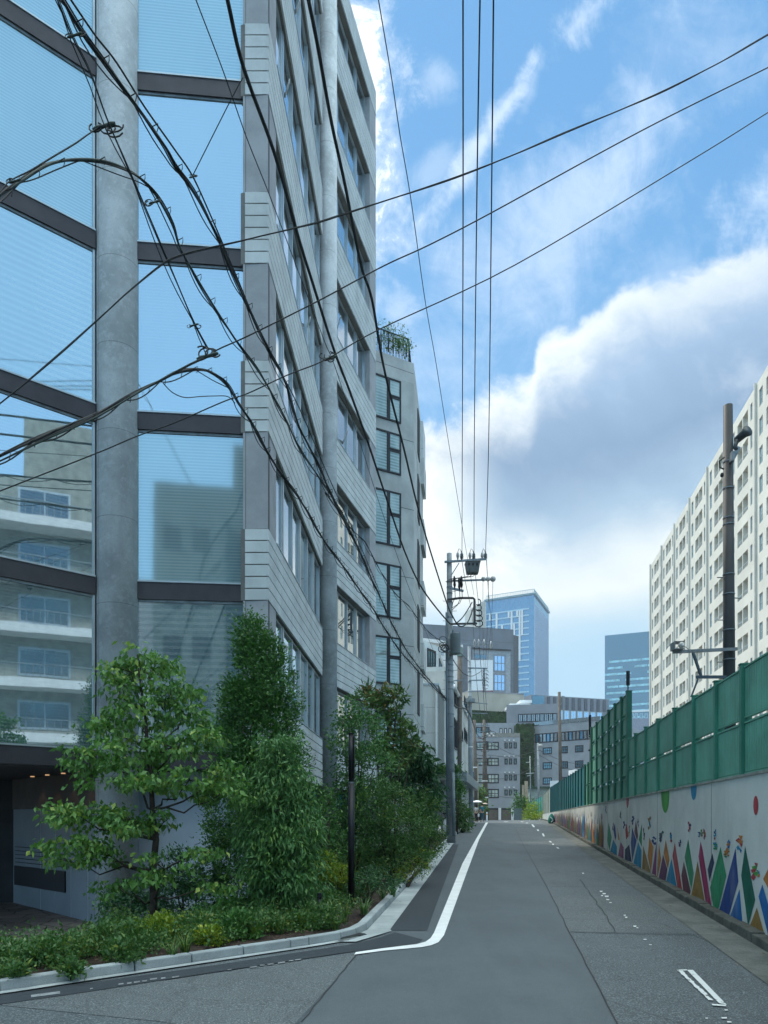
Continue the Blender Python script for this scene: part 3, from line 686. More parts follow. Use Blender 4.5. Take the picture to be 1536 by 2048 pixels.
while y < 7.6:
    w = rm.uniform(.5, .9); h = rm.uniform(.8, 1.25); s = ws(y); base = gz(y)+.16; mu.cur = mi[rm.choice(names)]
    pts = [(s-w/3, base), (s+w/5, base), (s+w/2, base+h*.4), (s+rm.uniform(-.1, .1), base+h*1.1), (s-w/2, base+h*.45)] if rm.random() < .5 else [(s-w/2, base), (s+w/2, base), (s+rm.uniform(-.1, .1), base+h)]
    mu.add([WF.pt(a, -.004, b) for a, b in pts], [tuple(range(len(pts)))]); y += w*1.02
mu.build('mural', mm, wt)
jm = MB()
for k in range(18):
    s_ = ws(11.6)+4.6*(k-3); yv = -6+s_*WF.d.y
    if s_ > 1 and yv < 98: WF.box(jm, s_-.006, s_+.006, -.0025, .01, gz(yv)+.13, wtop(yv)-.01)
jm.build('expansion_joint', M['darkkerb'], wt)

# ------------------------------------------------------------------ fence on the wall
def ribbed(mb, fr, s0, s1, n, z0, z1, pitch=.075, depth=.022):
    k = max(4, int((s1-s0)/pitch)); vs = []
    for i in range(k*2+1):
        s = s0+(s1-s0)*i/(k*2); nn = n if (i//1) % 2 == 0 else n-depth
        t = i/(k*2); za = z0[0]+(z0[1]-z0[0])*t; zb = z1[0]+(z1[1]-z1[0])*t
        vs += [fr.pt(s, nn, za), fr.pt(s, nn, zb)]
    mb.add(vs, [(2*i, 2*i+2, 2*i+3, 2*i+1) for i in range(k*2)])
    fr.box(mb, s0, s1, n+.012, n+.03, z0, z1)
def fence(name, label, posts, top, rows, pm, sm_, railgap=True, postw=.10, ribs=True, midfn=None, over=0):
    t = thing(name, label, 'fence', (wallx(posts[0]), posts[0], wtop(posts[0])))
    for i, (y0, y1) in enumerate(zip(posts, posts[1:])):
        s0 = ws(y0)+postw/2; s1 = ws(y1)-postw/2
        for r in range(rows):
            def zz(y, f): return wtop(y)+.05+(top(y)-wtop(y)-.05)*f
            g0 = .018 if railgap else 0
            mb = MB(); a = (zz(y0, r/rows+(g0 if r else 0)), zz(y1, r/rows+(g0 if r else 0))); b = (zz(y0, (r+1)/rows-(g0 if r < rows-1 else 0)), zz(y1, (r+1)/rows-(g0 if r < rows-1 else 0)))
            if ribs and 2 < y0 < 22:
                WF.box(mb, s0, s1, .10, .12, a, b); nr = 15
                for q_ in range(nr):
                    sa_ = s0+(s1-s0)*q_/nr+.006; sb_ = s0+(s1-s0)*(q_+1)/nr-.006; fa = (sa_-s0)/(s1-s0); fb = (sb_-s0)/(s1-s0)
                    WF.box(mb, sa_, sb_, .078, .0995, (a[0]+(a[1]-a[0])*fa+.03, a[0]+(a[1]-a[0])*fb+.03), (b[0]+(b[1]-b[0])*fa-.03, b[0]+(b[1]-b[0])*fb-.03))
            else: WF.box(mb, s0, s1, .09, .12, a, b)
            fr_w = .022
            WF.box(mb, s0, s1, .07, .10 if not ribs else .075, (a[0], a[1]), (a[0]+fr_w, a[1]+fr_w)); WF.box(mb, s0, s1, .065, .095, (b[0]-fr_w, b[1]-fr_w), (b[0]-.001, b[1]-.001))
            mb.build('panel', pm, t)
            if railgap and r < rows-1:
                mr_ = MB(); WF.box(mr_, s0, s1, .13, .15, (b[0]-.01, b[1]-.01), (b[0]+.03, b[1]+.03)); mr_.build('rail', M['alu'], t)
    for y in posts:
        mb = MB(); s = ws(y); WF.box(mb, s-postw/2+.002, s+postw/2-.002, .03, .17, wtop(y)+.037, top(y)+.03)
        WF.box(mb, s-postw/2-.012, s+postw/2+.012, .015, .185, top(y)+.03, top(y)+.045)
        mb.build('post', sm_, t, bevel=.004)
    return t
pN = [-5.6, -4.0, -2.4, -.8, .8, 2.4, 4.0, 5.5, 7.05, 8.62, 10.2, 11.56, 13.05, 14.66, 16.4, 18.0, 19.58, 20.92]
fence('green_fence', 'lower stretch of two row green panel fence nearest the viewer on the painted wall', pN, lambda y: 3.70+.0150*max(y-5, 0), 2, M['fenceG'], M['fencePost'])
fence('tall_fence', 'tallest green fence section, five rows of panels high, beyond the black antenna mast', [21.05, 22.3, 23.8, 25.5, 27.4, 29.4, 31.4], lambda y: 5.27+.026*(y-21), 5, M['fenceG'], M['fenceDark'], postw=.26, ribs=False)
fence('end_fence', 'single green fence bay between the tall section and the teal section', [31.7, 33.0, 34.4], lambda y: 4.2, 2, M['fenceG'], M['fenceDark'], postw=.14, ribs=False)
fence('teal_fence', 'long teal slatted fence section further down the wall', [34.7]+[34.7+1.9*k for k in range(1, 21)], lambda y: 4.2+.0165*(y-34.6), 1, M['fenceT'], mat('teal post', (.006, .085, .10), .5), railgap=False, postw=.12, ribs=False)
fence('cream_fence', 'short pale cream panel fence section near the far end of the wall', [73.0, 77, 81, 85, 89, 93, 96], lambda y: 4.84, 1, M['cream'], mat('cream post', (.2, .23, .19), .6), railgap=False, postw=.22, ribs=False)
t = thing('turquoise_fence', 'last turquoise fence section at the bend of the street', 'fence', (W1[0], W1[1], 2.4)); FE = Fr((wallx(96.4), 96.4), (22.6, 118))
for k in range(8):
    mb = MB(); a = FE.L*k/8; FE.box(mb, a, a+FE.L/8-.25, .1, .14, 2.45, 4.75-.05*k); mb.build('panel', mat('turquoise panel', (.02, .24, .20), .5), t)
    mb = MB(); FE.box(mb, a+FE.L/8-.25, a+FE.L/8, .05, .2, 2.45, 4.80-.05*k); mb.build('post', mat('turquoise post', (.01, .17, .15), .5), t)

# ------------------------------------------------------------------ near office building on the left
LV = [5.61+3*k for k in range(-1, 7)]            # bottoms of the spandrel bands
ROOF = 27.04; BH = 1.28
A0 = (-2.056, 13.35); A1 = (-1.673, 20.4); B0 = (-1.489, 21.6); B1 = (-.278, 26.1)
FA = Fr(A0, A1); FB = Fr(B0, B1); F3 = Fr((-2.474, 13.35), A0); F2f = Fr((-4.42, 13.27), (-2.480, 13.46)); F1f = Fr((-8.5, 9.98), (-5.02, 13.03))
ob = thing('office_building', 'tall grey concrete and teal glass office building filling the left side, with round columns', 'office building', (-5, 16, -.2))
core = MB(); core.prism([(-8.9, 10.5), (-5.3, 13.6), (-4.7, 13.85), (-2.7, 13.85), (-2.75, 14.2), (-2.35, 20.6), (-2.2, 21.6), (-.95, 26.05), (-3, 32), (-14, 30), (-15, 14)], 2.62, ROOF-.3)
core.build('core', M['dark'], ob)
gf = MB(); gf.prism([(-2.9, 15.0), (-2.75, 20.6), (-2.6, 21.6), (-1.6, 25.8), (-4, 30), (-13, 29), (-13, 16.5), (-5.2, 16.4), (-4.9, 14.4), (-3.2, 14.4)], -.6, 2.60); gf.build('ground_floor_core', M['dark'], ob)
# boards of a spandrel
def boards(mb, fr, a0, a1, z0, n, h, depth=.035, n0=0):
    bh = h/n
    for i in range(n): fr.box(mb, a0, a1, n0-depth, n0, z0+i*bh+.011, z0+(i+1)*bh-.011)
def plat(mb, fr, a0, a1, n0, n1, z0, z1): fr.box(mb, a0, a1, n0, n1, z0, z1)
for fr, nm, pier0, pier1, rec in ((FA, 'a', .74, 0.0, .12), (FB, 'b', 0.0, .74, .22)):
    for i, z in enumerate(LV+[26.20]):
        h = BH if z < 26 else ROOF-26.20; nb_ = 6 if z < 26 else 4
        mb = MB(); boards(mb, fr, 0, fr.L, z, nb_, h); mb.build('spandrel', M['conc'], ob)
        mb = MB(); fr.box(mb, .004, fr.L-.004, -.50, -.036, z+.004, z+h-.004); mb.build('slab_edge', M['reveal'], ob)
    sA, sB = pier0, fr.L-pier1
    for i, z in enumerate(LV):
        z0 = z+BH; z1 = (LV+[26.20])[i+1]
        if pier0: mb = MB(); fr.box(mb, .003, pier0, -.46, -.012, z0+.001, z1-.001); mb.build('pier', M['pier'], ob)
        if pier1: mb = MB(); fr.box(mb, fr.L-pier1, fr.L-.003, -.46, -.012, z0+.001, z1-.001); mb.build('pier', M['pier'], ob)
        w = MB(); fr.box(w, sA+.02, sB-.01, -rec-.02, -rec, z0+.03, z1-.02); wo = w.build('window', M['glassA'], ob)
        f = MB(); n = 6 if nm == 'a' else 4; L = sB-sA
        for k in range(n+1):
            s = sA+.03+(L-.06)*k/n; wd = .055 if k % 2 else .03
            fr.box(f, s-wd, s+wd, -rec-.05, -rec+.045, z0+.05, z1-.015)
            if k < n and k % 2 == 0: fr.box(f, s+L/n-.055-.09, s+L/n-.058, -rec-.01, -rec+.03, z0+.07, z1-.03)
        fr.box(f, sA+.005, sB-.005, -rec-.05, -rec+.035, z0+.0, z0+.049); fr.box(f, sA+.005, sB-.005, -rec-.05, -rec+.03, z1-.052, z1-.016)
        f.build('frame', M['alu'], wo)
        sl_ = MB(); fr.box(sl_, sA+.006, sB-.006, -rec+.036, .012, z0+.0, z0+.018); sl_.build('sill', M['alu'], ob)
# B far end return
rt = MB(); rt.prism([FB.xy(FB.L-.004, -.014), FB.xy(FB.L-.004, -3.0), FB.xy(FB.L-.3, -3.0), FB.xy(FB.L-.3, -.47)], 2.62, ROOF-.01); rt.build('end_wall', M['conc_dark'], ob)
# corner panels facing the viewer
for i, z in enumerate(LV+[26.20]):
    h = BH if z < 26 else ROOF-26.20
    mb = MB(); boards(mb, F3, 0, F3.L-.036, z, 6 if z < 26 else 4, h); F3.box(mb, 0.002, F3.L-.036, -.3, -.036, z+.003, z+h-.003); mb.build('spandrel', M['conc'], ob)
    if i < len(LV): mb = MB(); F3.box(mb, .002, F3.L-.003, -.3, -.025, z+BH+.002, (LV+[26.20])[i+1]-.002); mb.build('corner_panel', M['conc_dark'], ob)
# glass facets: dark bars and tall panes
for fr, s0, s1 in ((F2f, .0, F2f.L-.008), (F1f, .0, F1f.L)):
    for i, z in enumerate([2.61]+LV[1:]+[26.2]):
        mb = MB(); fr.box(mb, s0, s1, -.3, .03, z, z+.30); mb.build('spandrel_bar', M['bar'], ob)
        mb = MB(); fr.box(mb, s0, s1, -.02, .045, z+.301, z+.33); mb.build('ledge', M['alu'], ob)
        if z < 26:
            z1 = (LV[1:]+[26.2])[i] if i < len(LV) else ROOF
            k = 1
            for j in range(k):
                mb = MB(); fr.box(mb, s0+.02+(s1-s0-.04)*j/k, s0+.02+(s1-s0-.04)*(j+1)/k-.008, -.05, -.02, z+.34, z1-.045); mb.build('glass_pane', M[('glassT3', 'glassT2', 'glassT', 'glassT', 'glassT2', 'glassT2', 'glassT3', 'glassT2')[i % 8] if fr is F2f else ('glassT', 'glassT', 'glassT3', 'glassT2', 'glassT2', 'glassT3', 'glassT2', 'glassT')[i % 8]], ob)
            mb = MB(); fr.box(mb, s0, s1, -.30, .0, z1-.043, z1-.002); mb.build('pane_gasket', M['galv'], ob)
    mb = MB()
    for s in (s0, s1-.04): fr.box(mb, s, s+.038, -.1, .004, 2.95, 26.2)
    mb.build('edge_trim', M['alu'], ob)
# round columns
for (x, y, r, z0) in ((-4.72, 13.28, .365, -.6), (-1.60, 20.98, .285, -.2), (-.62, 26.5, .28, .1)):
    mb = MB(); mb.cyl(x, y, z0, ROOF-.5 if r > .3 else ROOF-.4, r, seg=48); co = mb.build('round_column', M['column'], ob, smooth=True)
    for p in co.data.polygons:
        if len(p.vertices) > 6: p.use_smooth = False
# soffit and recessed entrance
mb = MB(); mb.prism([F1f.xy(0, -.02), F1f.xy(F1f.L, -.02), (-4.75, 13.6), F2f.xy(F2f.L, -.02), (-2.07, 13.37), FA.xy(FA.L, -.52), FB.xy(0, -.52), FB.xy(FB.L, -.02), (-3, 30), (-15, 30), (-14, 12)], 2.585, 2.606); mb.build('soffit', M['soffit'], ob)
PW = Fr((-9.0, 17.3), (-4.93, 13.30))            # entrance panel wall, receding to the left
pz = lambda s: -.55
mb = MB(); PW.box(mb, PW.hit(17), PW.L, -.12, 0, -.5, 1.93); 
pwo = mb.build('entrance_wall', M['panelW'], ob)
mb = MB(); PW.box(mb, PW.hit(17)-.01, PW.L, -.14, .015, 1.935, 2.58); mb.build('lintel', mat('brown lintel', (.085, .078, .072), .7), pwo)
jb = MB()
for k in range(5): PW.box(jb, PW.L-2.95+.74*k-.006, PW.L-2.95+.74*k+.006, 0, .004, -.5, 1.93)
jb.build('panel_joint', M['alu'], pwo)
def pwp(px, py): return PW.sz(px, py, 0)
s0, zt = pwp(31, 1731); _, zb0 = pwp(31, 1771); s1, zt1 = pwp(132, 1742); _, zb1 = pwp(132, 1783)
mb = MB(); PW.box(mb, s0, s1, .002, .03, (zb0+zb1)/2, (zt+zt1)/2); mb.build('mailbox_panel', M['black'], pwo)
mb = MB()
for r in range(5):
    z = (zt+zt1)/2+.07+r*.082
    for k in range(11): PW.box(mb, s0+(s1-s0)*(k+.04)/11, s0+(s1-s0)*(k+.9)/11, .001, .012, z, z+.016)
mb.build('mail_slot', M['black'], pwo)
mb = MB(); PW.box(mb, -3.5, PW.hit(17)-.1, -.5, -.46, -.6, 2.58); go = mb.build('entrance_glass', M['glassD'], ob)
mb = MB(); PW.box(mb, PW.hit(17)-.09, PW.hit(17)-.02, -.3, .03, -.5, 2.58); PW.box(mb, PW.hit(17)-.9, PW.hit(17)-.85, -.46, -.4, -.5, 2.58); mb.build('door_frame', M['galv'], go)
# lit downlights in the entrance soffit
e = bpy.data.materials.new('warm lamp'); e.use_nodes = True; bsd = e.node_tree.nodes['Principled BSDF']; bsd.inputs['Emission Color'].default_value = (1, .55, .25, 1); bsd.inputs['Emission Strength'].default_value = .25
for k in range(4):
    a = PW.L-.55-.75*k; x, y = PW.xy(a, .22); mb = MB(); mb.cyl(x, y, 2.565, 2.584, .04, seg=12); mb.build('downlight', e, ob)
    L_ = bpy.data.lights.new('downlight_lamp', 'SPOT'); L_.energy = 1.2; L_.color = (1, .55, .28); L_.spot_size = math.radians(70); L_.shadow_soft_size = .04
    lo = bpy.data.objects.new('downlight_lamp', L_); C.objects.link(lo); lo.location = (x, y, 2.55)
# pale wall behind the tree, and the street level glazing further on
mb = MB(); Fr((-4.6, 13.75), (-2.5, 13.9)).box(mb, 0, 2.1, -.1, 0, -.5, 2.58); mb.build('street_wall', mat('pale blue grey wall', (.40, .47, .54), .7, .05, 1.2), ob)
FG = Fr((-2.75, 14.3), (-2.3, 20.6)); mb = MB(); FG.box(mb, 0, FG.L, -.1, -.02, -.3, 2.58); mb.build('street_glazing', M['glassD'], ob)
FG2 = Fr((-2.1, 21.6), (-1.0, 25.8)); mb = MB(); FG2.box(mb, 0, FG2.L, -.1, -.02, 0, 2.58); mb.build('street_glazing', M['glassD'], ob)
for fr, n in ((FG, 6), (FG2, 4)):
    mb = MB()
    for k in range(n+1): fr.box(mb, fr.L*k/n-.03, fr.L*k/n+.03, -.02, .03, 0, 2.58)
    mb.build('glazing_post', M['galv'], ob)
# window stay arms
for fr, (x0, y0), (x1, y1) in ((FA, (566, 212), (578.6, 163)), (FA, (587, 40), (599.5, 3)), (FA, (609.5, 668), (620.5, 637)), (FB, (672, 667), (681.5, 633)), (FB, (685, 892), (695, 861)), (FB, (667, 1060), (673, 1034)), (FA, (601, 905), (606, 893))):
    s_, z_ = fr.sz(x0, y0, -.28); s2, z2 = fr.sz(x1, y1, .10)
    a = Vector(fr.pt(s_, -.30, z_)); b = Vector(fr.pt(s2, .10, z2))
    mb = MB(); mb.bar(a, b, .016, .085); t = (b-a).normalized()
    mb.ball(tuple(b), .012, .043, .043, 10, 8); mb.build('stay_arm', M['white'], ob)

# ------------------------------------------------------------------ generic facades
def facade_windows(parent, fr, cols, rows, glass, frame, n_in=.12, sub=(2, 1), name='window', fw=.05, n=0):
    """cols: list of (s0, s1); rows: list of (z0, z1); each window is a pane with its frame as sub-part"""
    for z0, z1 in rows:
        for a, b in cols:
            w = MB(); fr.box(w, a+.02, b-.02, n+.004, n+.02, z0+.02, z1-.02); wo = w.build(name, glass, parent)
            f = MB()
            fr.box(f, a-fw, a+fw, n+.001, n+.05, z0-fw, z1+fw); fr.box(f, b-fw, b+fw, n+.001, n+.05, z0-fw, z1+fw)
            fr.box(f, a+fw, b-fw, n+.001, n+.05, z0-fw, z0+fw); fr.box(f, a+fw, b-fw, n+.001, n+.05, z1-fw, z1+fw)
            for k in range(1, sub[0]): s = a+(b-a)*k/sub[0]; fr.box(f, s-fw/2, s+fw/2, n+.021, n+.045, z0+fw, z1-fw)
            for k in range(1, sub[1]): z = z0+(z1-z0)*k/sub[1]; fr.box(f, a+fw, b-fw, n+.0212, n+.043, z-fw/2, z+fw/2)
            f.build('frame', frame, wo)
def block(parent, name, material, pxL, DL, pxR, DR, z0, z1, deep, back=True):
    fr = Fr(XY(pxL, DL), XY(pxR, DR)); mb = MB(); fr.box(mb, 0, fr.L, -deep, 0, z0, z1); mb.build(name, material, parent); return fr

# ---- second building: board-marked concrete with a roof garden
cb_ = thing('concrete_building', 'raw concrete apartment building with black window frames and plants on its roof', 'apartment building', (*XY(790, 32), .7))
FC = Fr(XY(700, 29.35), XY(827.5, 30.8)); z_roof = (Z(701, 30), Z(724.7, 30.8))
side1 = XY(846, 36.2)
mb = MB(); mb.prism([FC.xy(0), FC.xy(FC.L), side1, (side1[0]-8, side1[1]+3), (-7, 34)], .3, 19.6)
mb.build('wall', M['conc2'], cb_)
mb = MB(); mb.prism([FC.xy(0, .002), FC.xy(FC.L-.0, .002), (side1[0]-.05, side1[1]-.1), (side1[0]-8, side1[1]+2.8), (-7, 33.9)], 19.602, 20.45)
mb.build('parapet', M['conc2s'], cb_)
FS = Fr(FC.xy(FC.L), side1)
rows_px = [(757, 839), (865, 943.5), (983, 1089), (1130, 1234), (1275, 1367), (1421, 1512)]
wc0 = FC.hit(752); wm_ = FC.hit(775); wc1 = FC.hit(800)
black_fr = mat('black window frame', (.02, .02, .025), .5)
for a, b in rows_px:
    zt_ = Z(a, 30.2)+.0; zb_ = Z(b, 30.2)
    facade_windows(cb_, FC, [(wc0-1.0, wm_)], [(zb_, zt_)], M['glassB'], black_fr, sub=(1, 1), fw=.035)
    zm = zt_-(zt_-zb_)*.42
    facade_windows(cb_, FC, [(wm_+.07, wc1)], [(zb_, zm-.04), (zm+.04, zt_)], M['glassB'], black_fr, sub=(1, 1), fw=.03)
for k in range(6):
    zc = 3.5+2.85*k
    mb = MB(); FS.box(mb, 1.9, 2.9, .005, .04, zc, zc+1.9); mb.build('side_window', M['dark'], cb_)
    mb = MB(); FS.box(mb, 3.9, FS.L+.2, -.3, .14, zc-.5, zc+.7); mb.build('balcony', M['conc2s'], cb_)
mb = MB(); FS.box(mb, 4.0, FS.L+.15, -.3, .10, 18.2, 20.2); mb.build('balcony_screen', M['whiteB'], cb_)
# roof railing
rl = MB(); zr = 20.45
p0, p1 = FC.xy(FC.hit(748), -.25), FC.xy(FC.L-.1, -.25)
for k in range(26):
    t = k/25; x = p0[0]+(p1[0]-p0[0])*t; y = p0[1]+(p1[1]-p0[1])*t; rl.box(x-.012, x+.012, y-.012, y+.012, zr, zr+1.1)
rl.bar((p0[0], p0[1], zr+1.1), (p1[0], p1[1], zr+1.1), .035); rl.bar((p1[0], p1[1], zr+1.1), (side1[0]-.4, side1[1]-.5, zr+1.1), .035)
for k in range(1, 14):
    t = k/14; x = p1[0]+(side1[0]-.4-p1[0])*t; y = p1[1]+(side1[1]-.5-p1[1])*t; rl.box(x-.012, x+.012, y-.012, y+.012, zr, zr+1.1)
rl.build('roof_railing', M['black'], cb_)

# ---- third: white panelled building, and the one behind it
wbld = thing('white_building', 'white panelled low building between the raw concrete block and the nearest utility pole', 'building', (*XY(865, 40), .9))
fr = Fr(XY(842, 38), XY(876, 38.0)); zt3 = Z(1371, 38)
mb = MB(); fr.box(mb, -3, fr.L, -8, 0, .5, zt3); mb.build('wall', M['whiteB'], wbld)
frs = Fr(XY(876, 38.0), XY(893, 45.5)); mb = MB(); frs.box(mb, 0.01, frs.L, -3, .0, .6, zt3-.02); mb.build('side_wall', M['tile'], wbld)
mb = MB(); mb.cyl(*XY(872, 37.9), 2.2, zt3-.1, .05, seg=10); mb.build('downpipe', M['white'], wbld)
mb = MB(); fr.box(mb, -3, fr.L+.02, -.3, .04, zt3, zt3+.12); frs.box(mb, 0.03, frs.L, -.3, .05, zt3, zt3+.12); mb.build('coping', M['alu'], wbld)
pb = MB(); pf = Fr(XY(865, 36.3), XY(893, 36.3)); pf.box(pb, 0, pf.L, -1.2, 0, Z(1560, 36.3), Z(1544, 36.3)); tag(pb.build('wall_planter', mat('planter box', (.25, .27, .24), .9)), 'concrete planter box with greenery jutting out behind the nearest utility pole', 'planter')
frl = Fr(XY(868, 37.2), XY(893, 37.2)); mb = MB(); frl.box(mb, 0, frl.L, -.4, -.02, .6, Z(1556, 37.2)); mb.build('brick_pier', M['tile'], wbld)
ub = thing('upper_white_building', 'white building with a slanting dark window rising behind the white panelled building', 'building', (*XY(865, 48), 1))
fr = Fr(XY(843, 48), XY(876, 50)); mb = MB(); fr.box(mb, -2, fr.L, -9, 0, 1, Z(1279, 48)); mb.build('wall', M['whiteB'], ub)
frs = Fr(XY(876, 50), XY(893, 58)); mb = MB(); frs.box(mb, .01, frs.L, -5, 0, 1, Z(1290, 49)); mb.build('side_wall', M['conc2s'], ub)
facade_windows(ub, fr, [(fr.hit(855), fr.hit(870))], [(Z(1334, 49), Z(1300, 49))], M['glassG'], black_fr, sub=(3, 1), fw=.06)
facade_windows(ub, frs, [(frs.hit(878), frs.hit(883))], [(Z(1340, 52), Z(1326, 52))], M['glassG'], black_fr, sub=(1, 1), fw=.06)
# ---- grey concrete building beyond the pole
gb2 = thing('street_building', 'grey concrete building with tall dark windows right behind the two nearest utility poles', 'building', (*XY(915, 46), 1))
fr = Fr(XY(889, 42.5), XY(940, 66)); mb = MB(); fr.box(mb, 0, fr.L, -7, 0, .9, Z(1352, 44)); mb.build('wall', M['conc2s'], gb2)
mb = MB(); fr.box(mb, 0, fr.L, -7.02, .12, Z(1352, 44)+.001, Z(1352, 44)+.25); mb.build('parapet', M['conc'], gb2)
for (a, b, y0, y1) in ((908, 912, 1440, 1497), (913.5, 918, 1447, 1500), (920, 925, 1460, 1478), (908, 912, 1372, 1412), (914, 919, 1382, 1418), (909, 926, 1537, 1562), (928, 934, 1462, 1482), (928, 934, 1400, 1420)):
    s0, zt_ = fr.sz((a+b)/2, y0); _, zb_ = fr.sz((a+b)/2, y1)
    facade_windows(gb2, fr, [(fr.hit(a), fr.hit(b))], [(zb_, zt_)], M['glassG'], black_fr, sub=(3, 1), fw=.06)
mb = MB(); mb.tube([P(905, 1376, 43), P(908, 1372, 45), P(921, 1400, 56)], .12, 8); mb.build('gutter_pipe', M['white'], gb2, smooth=True)
mb = MB(); fr.box(mb, fr.hit(905), fr.hit(936), .0, .9, Z(1560, 50)-.2, Z(1545, 50)-.1); mb.build('canopy', M['galv'], gb2)
# more low roofs on the left side of the street, partly hidden by the poles
lb2 = thing('low_house', 'low beige house squeezed behind the second utility pole', 'house', (*XY(950, 80), 1.5))
fr = Fr(XY(925, 82), XY(957, 86)); mb = MB(); fr.box(mb, 0, fr.L, -8, 0, 1.4, 8.3); mb.build('wall', M['beige'], lb2)
facade_windows(lb2, fr, [(fr.L*.55, fr.L*.8)], [(3, 4.4), (5.8, 7.2)], M['glassG'], M['alu'], fw=.05); mb = MB(); fr.box(mb, -.2, fr.L+.2, -8.2, .3, 8.3, 8.6); mb.build('roof', M['greyM'], lb2)

# ------------------------------------------------------------------ far buildings
# grey school-like building closing the street
eb = thing('end_building', 'grey rendered building with square windows and a vertical strip of green wall closing the street', 'building', (*XY(1030, 150), 1.6))
D = 150; fl = block(eb, 'left_wing', M['grey'], 930, D, 1040, D, .3, Z(1474, D), 20)
zb_ = Z(1616, D)
for (y0, y1) in ((1485, 1499), (1517, 1530.5), (1549, 1565.5), (1579, 1595)):
    facade_windows(eb, fl, [(fl.hit(953), fl.hit(973.5)), (fl.hit(976), fl.hit(996.5))], [(Z(y1, D), Z(y0, D))], M['glassB'], black_fr, sub=(3, 2), fw=.12)
    facade_windows(eb, fl, [(fl.hit(a), fl.hit(a+4.3)) for a in (1010, 1019, 1028.3)], [(Z(y0+11, D), Z(y0+1, D))], M['glassG'], black_fr, sub=(1, 1), fw=.1)
    for a in (1008, 1017, 1026):
        mb = MB(); fl.box(mb, fl.hit(a), fl.hit(a+2.5), .0, .35, Z(y0-3, D), Z(y0-5.5, D)); mb.build('vent_hood', M['white'], eb)
mb = MB(); fl.box(mb, 0, fl.L, -20.02, .05, Z(1474, D)+.001, Z(1466, D)); mb.build('terrace_balustrade', M['glassGrey'], eb)
mb = MB(); fl.box(mb, fl.hit(940), fl.hit(1040), -.3, .03, .6, zb_); mb.build('undercroft', M['dark'], eb)
mb = MB()
for a in (999, 1024.5): mb.box(XY(a, D)[0]-.25, XY(a, D)[0]+.25, D-.5, D-.1, .6, zb_)
mb.build('pillar', M['white'], eb)
mb = MB(); fl.box(mb, fl.hit(976), fl.hit(997), .04, .08, .8, zb_-.4); fl.box(mb, fl.hit(1003), fl.hit(1023), .04, .08, .8, zb_-.4); mb.build('entrance_screen', mat('brown screen', (.12, .10, .08), .6), eb)
fu = block(eb, 'setback_floor', M['grey'], 930, D+4, 1034, D+4, Z(1474, D), Z(1446, D+4), 14)
facade_windows(eb, fu, [(fu.hit(953), fu.hit(962)), (fu.hit(964), fu.hit(978))], [(Z(1467, D+4), Z(1455, D+4))], M['glassG'], black_fr, fw=.1)
facade_windows(eb, fu, [(fu.hit(a), fu.hit(a+4)) for a in (1000, 1009, 1018)], [(Z(1467, D+4), Z(1457, D+4))], M['white'], black_fr, sub=(1, 1), fw=.08)
# green wall strip
def hedge_mb(fr, s0, s1, z0, z1, n, size, seed):
    r = np.random.RandomState(seed); mb = MB()
    for i in range(n):
        s = r.uniform(s0, s1); z = r.uniform(z0, z1); nn = r.uniform(.0, .35); a = r.uniform(0, PI); c, s_ = math.cos(a)*size, math.sin(a)*size
        mb.add([fr.pt(s-c, nn, z-s_), fr.pt(s+s_, nn+.1, z-c), fr.pt(s+c, nn, z+s_), fr.pt(s-s_, nn-.05, z+c)], [(0, 1, 2, 3)])
    return mb
M['moss'] = mat('green wall planting', (.030, .075, .018), .9, .5, .35, .6, 3, extra=lambda N, tc, c: N.mix(N.mr(N.noise(tc, 1.2, 6, .8), .4, .65), c, (.015, .04, .012)))
fg = block(eb, 'green_wall', M['moss'], 1032, D+2, 1067.5, D+2, 1, Z(1449, D+2), 14)
hedge_mb(fg, .1, fg.L-.1, 1.5, Z(1449, D+2), 1500, .35, 4).build('green_wall_foliage', M['moss'], eb)
fr = block(eb, 'right_wing', M['grey'], 1067.5, D+3, 1200, D-6, .3, Z(1452, D+3), 22)
def yz(fr, px, y): return Z(y, fr.xy(fr.hit(px))[1])
for k in range(16):
    a = 1071+k*7.4; 
    if a+6.6 < 1198: facade_windows(eb, fr, [(fr.hit(a), fr.hit(a+6.6))], [(yz(fr, 1120, 1482), yz(fr, 1120, 1465))], M['glassGrey'] if k % 3 else M['glassF'], black_fr, sub=(1, 1), fw=.1)
for (y0, y1) in ((1494, 1506), (1524, 1536.5), (1555, 1567)):
    facade_windows(eb, fr, [(fr.hit(a), fr.hit(b)) for a, b in ((1086.5, 1103), (1120, 1135), (1151, 1166))], [(yz(fr, 1120, y1), yz(fr, 1120, y0))], M['glassG'], black_fr, sub=(4, 2), fw=.1)
mb = MB(); fr.box(mb, 0, fr.L, -.1, .1, Z(1452, D+3)+.001, Z(1444.5, D+3)); mb.build('roof_balustrade', M['glassGrey'], eb)
ft = block(eb, 'top_floor', M['greyM'], 1013, D+10, 1116, D+8, 10, Z(1410, D+10), 14)
facade_windows(eb, ft, [(ft.hit(1037+k*8.6), ft.hit(1037+k*8.6+8)) for k in range(9)], [(yz(ft, 1070, 1443), yz(ft, 1070, 1428))], M['glassGrey'], black_fr, sub=(2, 1), fw=.1)
fh = Fr(XY(930, D+12), XY(1014, D+12)); mb = MB(); fh.box(mb, 0, fh.L, -3, 0, Z(1446, D+12), (Z(1419, D+12), Z(1424, D+12))); mb.build('planted_slope', M['moss'], eb)
hedge_mb(fh, .1, fh.L-.1, Z(1443, D+12), Z(1425, D+12), 900, .3, 5).build('slope_foliage', M['moss'], eb)

